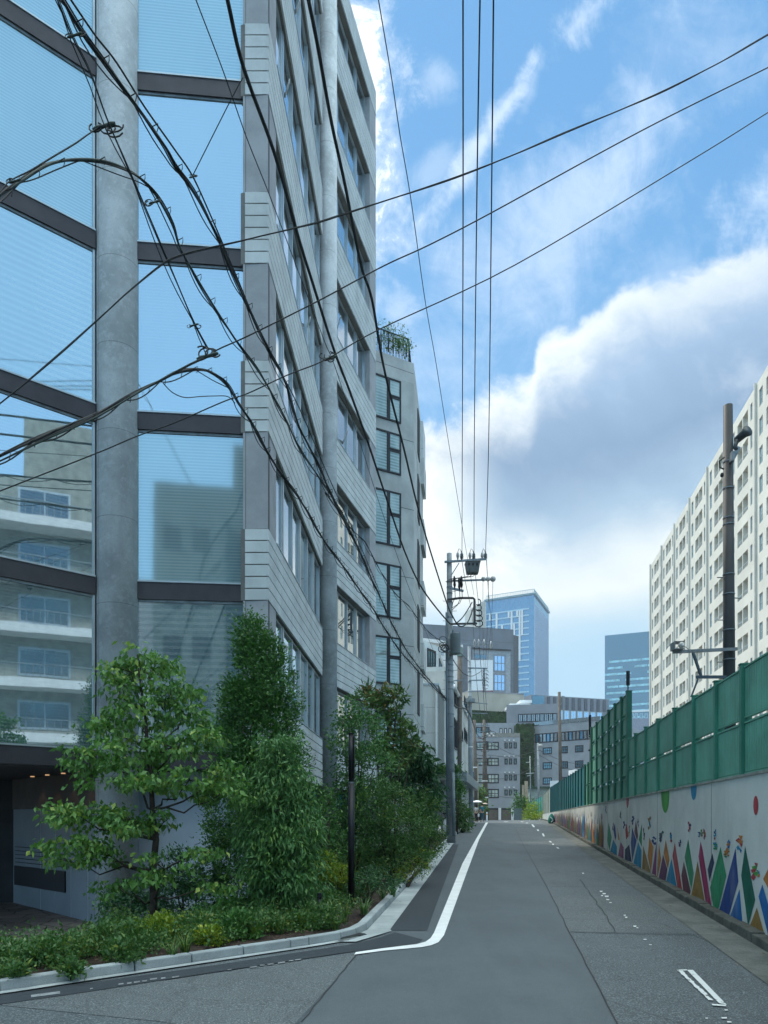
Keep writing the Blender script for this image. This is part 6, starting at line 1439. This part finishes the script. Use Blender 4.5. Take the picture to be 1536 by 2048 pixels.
bush('back_shrub', 'tall shrub behind the trunk of the layered tree against the pale wall', 'shrub', 370, 1850, 11.2, [(365, 1725, 11.2, 34, 24, 14), (350, 1760, 11.2, 50, 26, 26), (395, 1765, 11.2, 36, 26, 18), (330, 1790, 11.2, 60, 34, 40), (400, 1800, 11.2, 60, 34, 40), (285, 1810, 11.2, 40, 26, 22), (240, 1815, 11.2, 34, 24, 16), (215, 1800, 11.2, 22, 20, 9)], M['leaf_rhodo'], 28, .075, .03, 37, spread=.08)
bush('back_shrub', 'shady shrub filling the gap between the columnar tree and the farther round column', 'shrub', 655, 1760, 14.5, [(655, 1640, 14.5, 24, 40, 12), (650, 1690, 14.5, 34, 36, 26), (675, 1700, 14.5, 30, 34, 24), (640, 1740, 14.5, 40, 30, 30), (660, 1600, 14.5, 14, 26, 6)], M['leaf_dark'], 24, .085, .03, 38, spread=.10)
bush('low_shrub', 'low dark clipped shrub at the foot of the black lamp post', 'shrub', 730, 1790, 12.2, [(735, 1760, 12.2, 44, 20, 30), (770, 1762, 12.2, 40, 20, 26), (700, 1790, 12.2, 34, 16, 20)], M['leaf_rhodo'], 30, .055, .022, 39, spread=.05)
bush('low_shrub', 'bright low ground shrub strip beside the sloping gutter', 'shrub', 812, 1755, 15.0, [(800, 1752, 15.0, 34, 12, 16), (830, 1735, 16.0, 30, 12, 14), (850, 1712, 18.5, 24, 12, 12), (868, 1698, 22, 14, 10, 8)], M['leaf_yel'], 26, .055, .022, 40, spread=.05)
bush('roadside_shrub', 'ferny shrub at the kerb between the nearest and the second utility pole', 'shrub', 924, 1665, 43, [(920, 1625, 43, 16, 22, 26), (928, 1640, 43, 12, 20, 18), (918, 1655, 43, 16, 12, 14), (912, 1600, 43, 8, 20, 10)], M['leaf_mix'], 26, .26, .07, 41, spread=.2, stem=.03)
bush('climbing_plant', 'plant hanging over the building edge behind the nearest utility pole', 'plant', 914, 1560, 41, [(912, 1560, 41, 8, 26, 16), (916, 1575, 41, 8, 16, 10), (912, 1540, 41, 6, 10, 6)], M['leaf_dark'], 22, .22, .07, 42, spread=.16, stem=.03)
bush('street_tree', 'small tree seen between the two brown poles before the end building', 'tree', 960, 1640, 88, [(958, 1590, 88, 8, 14, 14), (962, 1610, 88, 8, 14, 14), (952, 1600, 88, 6, 12, 8)], M['leaf_mix'], 24, .5, .16, 43, spread=.4, stem=.06)
bush('street_tree', 'dark little tree at the far road bend before the pale gate posts', 'tree', 1040, 1640, 120, [(1040, 1600, 120, 5, 10, 10), (1044, 1615, 120, 6, 12, 12), (1036, 1618, 120, 5, 10, 8)], M['leaf_dark'], 22, .7, .2, 44, spread=.5, stem=.07)
bush('wall_vine', 'yellow green weeds spilling over the far end of the wall at the bend', 'plant', 1068, 1645, 98, [(1066, 1618, 99, 9, 14, 16), (1060, 1632, 99, 8, 8, 12), (1074, 1634, 97, 12, 7, 14), (1085, 1637, 94, 8, 5, 8)], M['leaf_yel'], 26, .5, .12, 45, spread=.35, up=.7, stem=.03)
bush('planter_greenery', 'trailing greenery in the concrete planter box behind the nearest pole', 'plant', 880, 1545, 35.8, [(874, 1540, 35.8, 10, 6, 12), (886, 1540, 35.8, 10, 6, 12)], M['leaf_mix'], 24, .18, .06, 46, spread=.10, stem=.01)
# roof plants
def rooftop(label, px, py, seed, h):
    rs = np.random.RandomState(seed); base = P(px, py, 30.6); t = thing('roof_plant', label, 'plant', tuple(base), 'plants on the roof of the raw concrete building'); zs = np.linspace(.15, h, 9)
    cc = np.array([[base.x+rs.normal()*.12, base.y+rs.normal()*.1, base.z+z] for z in zs]); dd = np.tile([0, 0, 1.], (9, 1)); c_, d_, v_ = leaves_from(cc, dd, 22, (.13, .12, .1), rs, out=.4, up=.5, rand=.7)
    leaf_mesh('foliage', c_, d_, .12, .04, M['leaf_mix'], t, seed, .1, v_); mb = MB(); mb.tube([base, base+Vector((0, 0, h))], [.02, .008], 5); mb.build('stem', M['bark'], t)
for i, (px, py, h, lab) in enumerate(((762, 700, .7, 'leftmost small plant behind the roof railing'), (777, 704, 1.15, 'tallest slender plant on the roof'), (787, 706, .95, 'slender plant next to the tallest one on the roof'), (797, 708, .55, 'bushy low plant in the middle of the roof edge'), (808, 712, 1.0, 'slender plant near the right corner of the roof'), (813, 714, .5, 'low plant at the right corner of the roof'))): rooftop(lab, px, py, 60+i, h)

# ground cover and grass tufts along the kerb
rs = np.random.RandomState(77); N_ = 2600; pts = []
while len(pts) < N_:
    if rs.rand() < .55: px = rs.uniform(-60, 740); D = rs.uniform(6.5, 11.5)
    else: px = rs.uniform(640, 880); D = rs.uniform(11, 26)
    x, y = XY(px, D); d = kerb_dist(x, y)
    if d < .36 or d > 3.4 or (x < -4.4 and d > 1.9+rs.rand()*.3): continue
    w = noise.noise(Vector((x*.9, y*.9, 2.0)))
    if d < .62 and rs.rand() < .75: continue
    if w < -.25 and rs.rand() < .8: continue
    if px < 200 and D > 7.75+max(0, px)*.002: continue
    pts.append((x, y, d, w))
cc = []; dd = []
for x, y, d, w in pts:
    h = min(.50, (.07+.30*min(1, (d-.3)/1.2))*(1+w*.9))*rs.uniform(.4, 1.1); cc.append((x, y, lotz(x, y)+max(.03, h))); dd.append((rs.normal()*.4, rs.normal()*.4, 1))
gc = thing('ground_cover', 'dense low leafy ground cover carpeting the planting bed behind the kerb', 'ground cover', (-3, 9, .1)); gc['kind'] = 'stuff'
c_, d_, v_ = leaves_from(np.array(cc), np.array(dd), 44, (.075, .075, .06), rs, out=.45, up=.2, rand=.75); zg = np.array([lotz(a, b) for a, b in c_[:, :2]]); k_ = c_[:, 2] > zg+.005; leaf_mesh('leaves', c_[k_], d_[k_], .052, .024, M['leaf_mix'], gc, 78, .15, v_[k_])
def tuft(label, px, py, D, h, n, seed, m, group='grass tufts in the planting bed'):
    rs = np.random.RandomState(seed); x, y = XY(px, D); z = lotz(x, y); t = thing('grass_tuft', label, 'grass', (x, y, z), group)
    mb = MB(); lv = []
    for i in range(n):
        a = rs.uniform(0, 2*PI); r0 = rs.uniform(0, .05); L = h*rs.uniform(.6, 1.25); lean = rs.uniform(.15, 1.0); w = .006*rs.uniform(.7, 1.5); dx, dy = math.cos(a), math.sin(a); p = []
        for k in range(5):
            s = k/4; p.append((x+dx*(r0+lean*L*s*s*.8+.1*L*s), y+dy*(r0+lean*L*s*s*.8+.1*L*s), z+L*(s-.45*lean*s*s*s)))
        vs = []
        for k, q_ in enumerate(p): ww = w*(1-k/4.3); vs += [(q_[0]-dy*ww, q_[1]+dx*ww, q_[2]), (q_[0]+dy*ww, q_[1]-dx*ww, q_[2])]
        mb.add(vs, [(2*k, 2*k+1, 2*k+3, 2*k+2) for k in range(4)]); lv += [rs.rand()]*10
    o = mb.build('blades', m, t); at = o.data.attributes.new('lv', 'FLOAT', 'POINT'); at.data.foreach_set('value', np.array(lv, dtype=np.float32)); return t
for i, (px, D, h, n, lab) in enumerate(((728, 10.9, .30, 90, 'variegated pale grass tuft right below the black lamp post'), (785, 13.0, .30, 80, 'pale grass tuft at the edge of the sloping gutter'), (765, 12.6, .26, 60, 'smaller pale grass tuft beside the one at the gutter edge'), (600, 9.6, .30, 70, 'green grassy tuft left of the black bollard'), (560, 9.3, .28, 70, 'grassy tuft under the bright green tree'), (512, 9.0, .26, 60, 'grassy tuft between the two trees near the kerb'), (370, 8.1, .26, 80, 'dark strappy tuft right of the layered tree trunk'), (345, 7.9, .2, 50, 'little strappy tuft close to the kerb before the layered tree'), (672, 9.6, .26, 60, 'grassy tuft right of the black bollard'), (615, 9.9, .42, 16, 'sparse tall straw coloured stems beside the black bollard'), (170, 7.9, .34, 20, 'sparse arching stems near the entrance paving'), (150, 7.6, .18, 50, 'short strappy tuft near the left of the bed'), (690, 10.2, .3, 60, 'fine green tuft between the bollard and the lamp post'))):
    tuft(lab, px, 0, D, h, n, 100+i, M['leaf_grass'] if i in (0, 1, 2, 9, 10) else M['leaf_mix'])
for i, (px, D, r_, m_, lab) in enumerate(((20, 6.9, .11, 'leaf_mix', 'tiny low plant at the left edge by the kerb'), (100, 7.5, .2, 'leaf_mix', 'rounded low plant near the left end of the bed'), (145, 7.1, .09, 'leaf_mix', 'small lone plant on bare soil close to the kerb at the left'), (245, 7.6, .15, 'leaf_mix', 'small upright leafy plant alone on the soil near the kerb'), (240, 8.2, .25, 'leaf_mix', 'leafy mound in front of the thick round column'), (420, 8.6, .14, 'leaf_yel', 'small yellowish plant near the middle of the bed edge'), (480, 9.0, .22, 'leaf_dark', 'dark leafy mound under the columnar tree'), (330, 9.0, .3, 'leaf_yel', 'bright leafy mound right of the layered tree trunk'), (640, 9.7, .2, 'leaf_mix', 'leafy mound around the bollard foot'), (430, 9.6, .36, 'leaf_dark', 'deep green mound between the two trees'), (190, 8.4, .2, 'leaf_mix', 'leafy mound along the entrance paving edge'), (50, 7.5, .15, 'leaf_grass', 'pale frothy plant at the left by the paving'))):
    rs = np.random.RandomState(200+i); x, y = XY(px, D); z = lotz(x, y); t = thing('low_plant', lab, 'plant', (x, y, z), 'low plants in the planting bed')
    cc, dd = blob_clumps([((x, y, z+r_*.55), (r_*1.15, r_, r_*.75), int(40*r_/.2))], rs); c_, d_, v_ = leaves_from(cc, dd, 30, (.04, .04, .035), rs, out=.6, up=.5, rand=.6); k_ = c_[:, 2] > z; leaf_mesh('foliage', c_[k_], d_[k_], .058, .028, M[m_], t, 201+i, .15, v_[k_])
    mb = MB(); mb.tube([(x, y, z-.03), (x, y, z+r_*.6)], [.012, .006], 5); mb.build('stem', M['bark'], t)
# mulch chips
mb = MB(); rs = np.random.RandomState(5)
for i in range(2600):
    px = rs.uniform(-40, 760); D = rs.uniform(6.4, 10.5); x, y = XY(px, D); d = kerb_dist(x, y)
    if .14 < d < .9:
        z = lotz(x, y)+.004; a = rs.uniform(0, PI); l = rs.uniform(.008, .022); w = l*.4; ca, sa = math.cos(a), math.sin(a); h = rs.uniform(.002, .012)
        mb.add([(x-ca*l-sa*w, y-sa*l+ca*w, z), (x-ca*l+sa*w, y-sa*l-ca*w, z), (x+ca*l+sa*w, y+sa*l-ca*w, z+h), (x+ca*l-sa*w, y+sa*l+ca*w, z+h)], [(0, 1, 2, 3)])
tag(mb.build('mulch', mat('mulch bark', (.10, .06, .042), .9, .4, 20)), 'brown bark mulch scattered on the soil behind the kerb', 'mulch', kind='stuff')

# ------------------------------------------------------------------ lamp post, bollard and small things
x, y = XY(702.5, 11.9); zb = lotz(x, y); t = thing('lamp_post', 'tall slim black cylindrical lamp post standing in the planting bed', 'lamp post', (x, y, zb))
zt_ = Z(1468, 11.9); zm = Z(1565, 11.9)
mb = MB(); mb.cyl(x, y, zb-.05, zm-.012, .052, seg=24); mb.build('post', M['black'], t, smooth=True)
mb = MB(); mb.cyl(x, y, zm-.012, zm+.012, .049, seg=24); mb.build('ring', M['galv'], t)
mb = MB(); mb.cyl(x, y, zm+.012, zt_, .044, seg=24); mb.build('luminaire', M['black'], t, smooth=True)
mb = MB(); mb.box(x+.046, x+.056, y-.045, y+.02, zm+.06, zt_-.02); mb.build('light_slot', mat('smoked lens', (.06, .065, .07), .2), t)
mb = MB(); mb.cyl(x, y, zt_, zt_+.014, .05, seg=24); mb.build('cap', M['black'], t)
x, y = XY(639, 10.0); zb = lotz(x, y); t = thing('garden_bollard', 'short black bollard light in the low planting', 'bollard', (x, y, zb))
mb = MB(); mb.cyl(x, y, zb-.05, Z(1796, 10), .026, seg=20); mb.build('post', M['black'], t, smooth=True); mb = MB(); mb.cyl(x, y, Z(1796, 10), Z(1786, 10), .032, seg=20); mb.build('head', M['black'], t)
# sacks by the wall
c = P(1103, 1652, 62); t = thing('green_sack', 'green and white patterned sack leaning against the wall near its far end', 'sack', (c.x, c.y, gz(62)))
mb = MB(); z0 = gz(62); mb.tube([(c.x, c.y, z0+h) for h in (0, .08, .3, .5, .68, .80, .84)], [.2, .27, .29, .25, .17, .09, .05], 14); o = mb.build('bag', [mat('green netting', (.008, .16, .12), .7)], t, smooth=True)
mb = MB(); mb.tube([(c.x-.16, c.y-.25, z0+.55), (c.x-.02, c.y-.30, z0+.42), (c.x+.05, c.y-.305, z0+.28), (c.x-.1, c.y-.30, z0+.12)], .035, 6); mb.build('white_strip', M['white'], t)
# beige gate posts and white post at the bend
t = thing('gate_post', 'pair of tall tan posts at the far bend in front of the green wall strip', 'gate post', (*XY(1050, 120), gz(100)))
for a, b, yt in ((1044, 1047.5, 1570), (1049, 1054.5, 1562)): mb = MB(); mb.prism([XY(a, 120), XY(b, 120), (XY(b, 120)[0]+.3, 121), (XY(a, 120)[0]+.3, 121)], 1.6, Z(yt, 120)); mb.build('post', mat('tan post', (.42, .36, .27), .85), t)
t = thing('low_gate', 'pale low metal gate at the bend of the street', 'gate', (*XY(1035, 118), gz(100))); mb = MB()
for k in range(13): a = XY(1028+k*1.3, 117)[0]; mb.box(a-.03, a+.03, 117, 117.06, 1.7, Z(1618, 117))
mb.box(XY(1028, 117)[0], XY(1044, 117)[0], 116.98, 117.08, Z(1618, 117), Z(1617, 117)); mb.build('bars', M['galv'], t)
t = thing('white_post', 'white marker post at the left road edge behind the walking people', 'post', (*XY(974, 80), gz(80))); mb = MB(); mb.cyl(*XY(974, 80), gz(80), gz(80)+.95, .09, seg=12); mb.build('tube', M['white'], t); mb = MB(); mb.cyl(*XY(974, 80), gz(80)+.65, gz(80)+.75, .095, seg=12); mb.build('reflector', mat('orange band', (.5, .15, .03), .5), t)
t = thing('site_hut', 'small pale green roofed hut behind the teal fence', 'hut', (*XY(1080, 125), 1.7)); fr = Fr(XY(1062, 125), XY(1100, 125)); mb = MB(); fr.box(mb, 0, fr.L, -3, 0, 1.6, Z(1577, 125)); mb.build('wall', mat('hut wall', (.28, .36, .34), .8), t); mb = MB(); fr.box(mb, -.4, fr.L+.3, -3.3, .4, Z(1577, 125), Z(1573, 125)); mb.build('roof', mat('dark green roof', (.03, .08, .06), .7), t)
facade_windows(t, fr, [(.8, 1.8), (2.2, 2.9)], [(3.3, 5.2)], M['glassF'], M['white'], fw=.05)
t = thing('site_container', 'white boxy container roof just above the teal fence', 'container', (*XY(1108, 105), 1.7)); fr = Fr(XY(1100, 106), XY(1117, 105)); mb = MB(); fr.box(mb, 0, fr.L, -2.5, 0, 1.6, Z(1561, 105)); mb.build('box', M['white'], t); fr2 = Fr(XY(1137, 80), XY(1151, 78)); mb = MB(); fr2.box(mb, 0, fr2.L, -.5, 0, 4.6, Z(1540, 79)); mb.build('sign_panel', M['white'], t)

# ------------------------------------------------------------------ parked scooter behind the nearest pole
D = 34.6; sx_, sy_ = XY(879, D); z0 = gz(D)-.02; t = thing('motor_scooter', 'white motor scooter parked behind the nearest pole, half hidden by the shrubs', 'motor scooter', (sx_, sy_, z0))
def SC(a, b, c): return (sx_+a*.55, sy_-.2+a*-.75+b, z0+c)
for a, nm in ((-.62, 'rear_wheel'), (.62, 'front_wheel')):
    mb = MB(); cx, cy, cz = SC(a, 0, .24); d_ = Vector((.59, -.8, 0)).normalized()
    ring = [Vector((cx, cy, cz))+(d_*math.cos(w)+Vector((0, 0, 1))*math.sin(w))*.2 for w in np.linspace(0, 2*PI, 17)]; mb.tube(ring, .05, 8); wo = mb.build('wheel', M['rubber'], t, smooth=True)
    mb = MB(); s_ = Vector((-d_.y, d_.x, 0)); mb.tube([Vector((cx, cy, cz))-s_*.04, Vector((cx, cy, cz))+s_*.04], [.13, .13], 14); mb.build('rim', M['alu'], wo)
mb = MB(); mb.tube([SC(-.75, 0, .62), SC(-.5, 0, .60), SC(-.15, 0, .55), SC(.0, 0, .35), SC(.3, 0, .30), SC(.45, 0, .5), SC(.5, 0, .85), SC(.45, 0, 1.0)], [.08, .17, .16, .10, .10, .15, .14, .06], 12); mb.build('body', mat('scooter white', (.72, .74, .76), .25, .02), t, smooth=True)
mb = MB(); mb.tube([SC(-.68, 0, .78), SC(-.45, 0, .80), SC(-.1, 0, .76)], [.08, .13, .1], 10); mb.build('seat', M['rubber'], t, smooth=True)
mb = MB(); mb.tube([SC(.62, 0, .30), SC(.5, 0, .7), SC(.40, 0, 1.02)], .03, 8); mb.tube([SC(.36, -.30, 1.06), SC(.42, 0, 1.02), SC(.36, .30, 1.06)], .02, 8); mb.build('handlebar', M['black'], t, smooth=True)
for s_ in (-1, 1): mb = MB(); mb.tube([SC(.38, s_*.22, 1.05), SC(.36, s_*.3, 1.2)], .008, 5); mb.ball(SC(.36, s_*.3, 1.24), .06, .02, .045); mb.build('mirror', M['black'], t)
mb = MB(); mb.ball(SC(.58, 0, .86), .08, .07, .07); mb.build('headlight', M['porcelain'], t, smooth=True)
mb = MB(); mb.add([SC(.44, -.2, .95), SC(.44, .2, .95), SC(.34, .15, 1.35), SC(.34, -.15, 1.35)], [(0, 1, 2, 3)]); mb.build('windscreen', M['glassGrey'], t)
mb = MB(); mb.box(*sorted((SC(-.95, 0, 0)[0], SC(-.7, 0, 0)[0])), sy_+.1, sy_+.5, z0+.75, z0+1.05); mb.build('top_box', M['black'], t, bevel=.03)

# ------------------------------------------------------------------ two walking people with umbrellas
def skin_body(name, joints, edges, radii, m, parent, sub=2):
    me = bpy.data.meshes.new(name); o0 = parent['o']; me.from_pydata([(x-o0[0], y-o0[1], z-o0[2]) for x, y, z in joints], edges, []); ob_ = bpy.data.objects.new(name, me); C.objects.link(ob_); ob_.parent = parent; ob_['o'] = tuple(o0)
    sk = ob_.modifiers.new('skin', 'SKIN'); sk.use_smooth_shade = True
    for i, r_ in enumerate(radii): me.skin_vertices[0].data[i].radius = (r_, r_); me.skin_vertices[0].data[i].use_root = (i == 0)
    ss = ob_.modifiers.new('sub', 'SUBSURF'); ss.levels = sub; ss.render_levels = sub; me.materials.append(m); return ob_
def person(label, px, D, H, shirt, trousers, hairlen, arm_l, arm_r, stride):
    x, y = XY(px, D); z = gz(y); t = thing('person', label, 'person', (x, y, z), 'people walking away under umbrellas'); k = H/1.7
    def J(a, b, c): return (x+a*k, y+b*k, z+c*k)
    s = stride
    # body: pelvis root, spine, neck, head, arms, legs with feet
    js = [J(0, 0, .93), J(0, 0, 1.12), J(0, 0, 1.33), J(0, 0, 1.45), J(0, .02, 1.53), J(0, .03, 1.62)]; rr = [.13, .12, .14, .06, .085, .075]; ed = [(0, 1), (1, 2), (2, 3), (3, 4), (4, 5)]
    for sgn, arm in ((-1, arm_l), (1, arm_r)):
        b = len(js); js += [J(sgn*.17, 0, 1.38), J(*arm[0]), J(*arm[1]), J(*arm[2])]; rr += [.055, .042, .034, .03]; ed += [(2, b), (b, b+1), (b+1, b+2), (b+2, b+3)]
    for sgn in (-1, 1):
        b = len(js); f = s*sgn; js += [J(sgn*.09, 0, .86), J(sgn*.095, f*.12, .48), J(sgn*.095, f*.26-.04, .08+(.05 if f < 0 else 0)), J(sgn*.10, f*.26+.12, .035)]; rr += [.085, .058, .04, .035]; ed += [(0, b), (b, b+1), (b+1, b+2), (b+2, b+3)]
    skin_body('body', [tuple(Vector(j)) for j in js], ed, [q*k for q in rr], M['skin'], t)
    cl = [J(0, 0, .90), J(0, 0, 1.12), J(0, 0, 1.36), J(0, 0, 1.43)]; cr = [.155, .145, .165, .07]; ce = [(0, 1), (1, 2), (2, 3)]
    for sgn, arm in ((-1, arm_l), (1, arm_r)): b = len(cl); cl += [J(sgn*.175, 0, 1.375), J(*arm[0])]; cr += [.073, .058]; ce += [(2, b), (b, b+1)]
    skin_body('shirt', [tuple(Vector(j)) for j in cl], ce, [q*k for q in cr], shirt, t)
    tr = [J(0, 0, .93)]; trr = [.15]; te = []
    for sgn in (-1, 1):
        b = len(tr); f = s*sgn; tr += [J(sgn*.09, 0, .82), J(sgn*.095, f*.12, .48), J(sgn*.095, f*.26-.03, .13)]; trr += [.105, .078, .068]; te += [(0, b), (b, b+1), (b+1, b+2)]
    skin_body('trousers', [tuple(Vector(j)) for j in tr], te, [q*k for q in trr], trousers, t)
    mb = MB(); c = J(0, 0, 1.60); mb.ball(c, .092*k, .10*k, .115*k, 14, 10)
    if hairlen: mb.ball(J(0, -.05, 1.50), .085*k, .05*k, .12*k, 12, 8)
    mb.build('hair', M['hair'], t, smooth=True)
    for sgn in (-1, 1):
        f = s*sgn; mb = MB(); a = Vector(J(sgn*.10, f*.26-.05, .04+(.05 if f < 0 else 0))); mb.tube([a, a+Vector((0, .12, -.0)), a+Vector((0, .22, -.01))], [.04, .045, .025], 8); mb.build('shoe', M['rubber'], t, smooth=True)
    return J
DPp = 70.0
JA = person('person in a pale top and dark trousers walking away under a white umbrella', 952.5, DPp, 1.63, M['pale_shirt'], M['navy'], 1, [(-.2, .02, 1.12), (-.17, .18, 1.0), (-.15, .2, .98)], [(.2, .04, 1.14), (.15, .22, 1.22), (.13, .25, 1.26)], .7)
JB = person('person in teal clothes walking on the right with a bag on the shoulder', 964.5, DPp-.3, 1.72, M['teal_shirt'], mat('teal trousers', (.02, .08, .11), .9), 0, [(-.21, -.02, 1.12), (-.2, .08, .92), (-.2, .1, .86)], [(.21, -.02, 1.14), (.19, .16, 1.24), (.17, .2, 1.34)], -.7)
def umbrella(label, c, r_, m, ztop, tilt=0):
    t = thing('umbrella', label, 'umbrella', c); mb = MB(); n = 16; rings = 6; vs = []; fs = []
    for j in range(rings+1):
        a = j/rings*1.15
        for i in range(n):
            w = 2*PI*i/n; rad = r_*math.sin(a)/math.sin(1.15)*(1-.04*(i % 2)*(j/rings)); vs.append((c[0]+rad*math.cos(w), c[1]+rad*math.sin(w), ztop-(1-math.cos(a))*r_*.62))
    for j in range(rings):
        for i in range(n): i2 = (i+1) % n; fs.append((j*n+i, j*n+i2, (j+1)*n+i2, (j+1)*n+i))
    mb.add(vs, fs); cn = mb.build('canopy', m, t, smooth=True); so_ = cn.modifiers.new('thick', 'SOLIDIFY'); so_.thickness = .008
    mb = MB(); mb.tube([(c[0], c[1], c[2]-.05), (c[0], c[1], ztop+.06)], .012, 6); mb.build('shaft', M['galv'], t)
    mb = MB()
    for i in range(8): w = 2*PI*i/8; mb.tube([(c[0], c[1], ztop-.18), (c[0]+r_*.55*math.cos(w), c[1]+r_*.55*math.sin(w), ztop-.10)], .005, 4)
    mb.build('rib', M['galv'], t); return t
h = JA(.13, .25, 1.26); umbrella('white umbrella held over the person in the pale top', (h[0], h[1], h[2]-.1), .50, M['white'], h[2]+.80)
h = JB(.17, .2, 1.34); umbrella('small tan edged umbrella carried low on the right person shoulder', (h[0]+.1, h[1]-.0, h[2]-.1), .30, mat('tan umbrella cloth', (.45, .36, .30), .8), h[2]+.42)
hb = JB(-.2, .1, .86); mb = MB(); mb.box(hb[0]-.2, hb[0]-.05, hb[1]-.1, hb[1]+.15, hb[2]-.38, hb[2]-.12); mb.tube([(hb[0]-.12, hb[1]-.05, hb[2]-.12), (hb[0]-.06, hb[1], hb[2]+.02), (hb[0]-.12, hb[1]+.1, hb[2]-.12)], .01, 5); tag(mb.build('shopping_bag', M['white'], bevel=.01), 'small white bag hanging from the hand of the person in teal', 'bag')

# ------------------------------------------------------------------ thin summer haze
hz = MB(); hz.box(-120, 160, -60, 640, -6, 175)
hm = bpy.data.materials.new('haze'); hm.use_nodes = True; hn = hm.node_tree; hn.nodes.clear()
ho = hn.nodes.new('ShaderNodeOutputMaterial'); hv = hn.nodes.new('ShaderNodeVolumePrincipled'); hv.inputs['Density'].default_value = .0003; hv.inputs['Color'].default_value = (.80, .90, 1, 1); hv.inputs['Anisotropy'].default_value = .2
hn.links.new(hv.outputs[0], ho.inputs['Volume'])
tag(hz.build('haze', hm), kind='stuff')

# clean helper properties
for o in bpy.data.objects:
    if 'o' in o: del o['o']
print('objects', len(bpy.data.objects), 'verts', sum(len(m.vertices) for m in bpy.data.meshes))
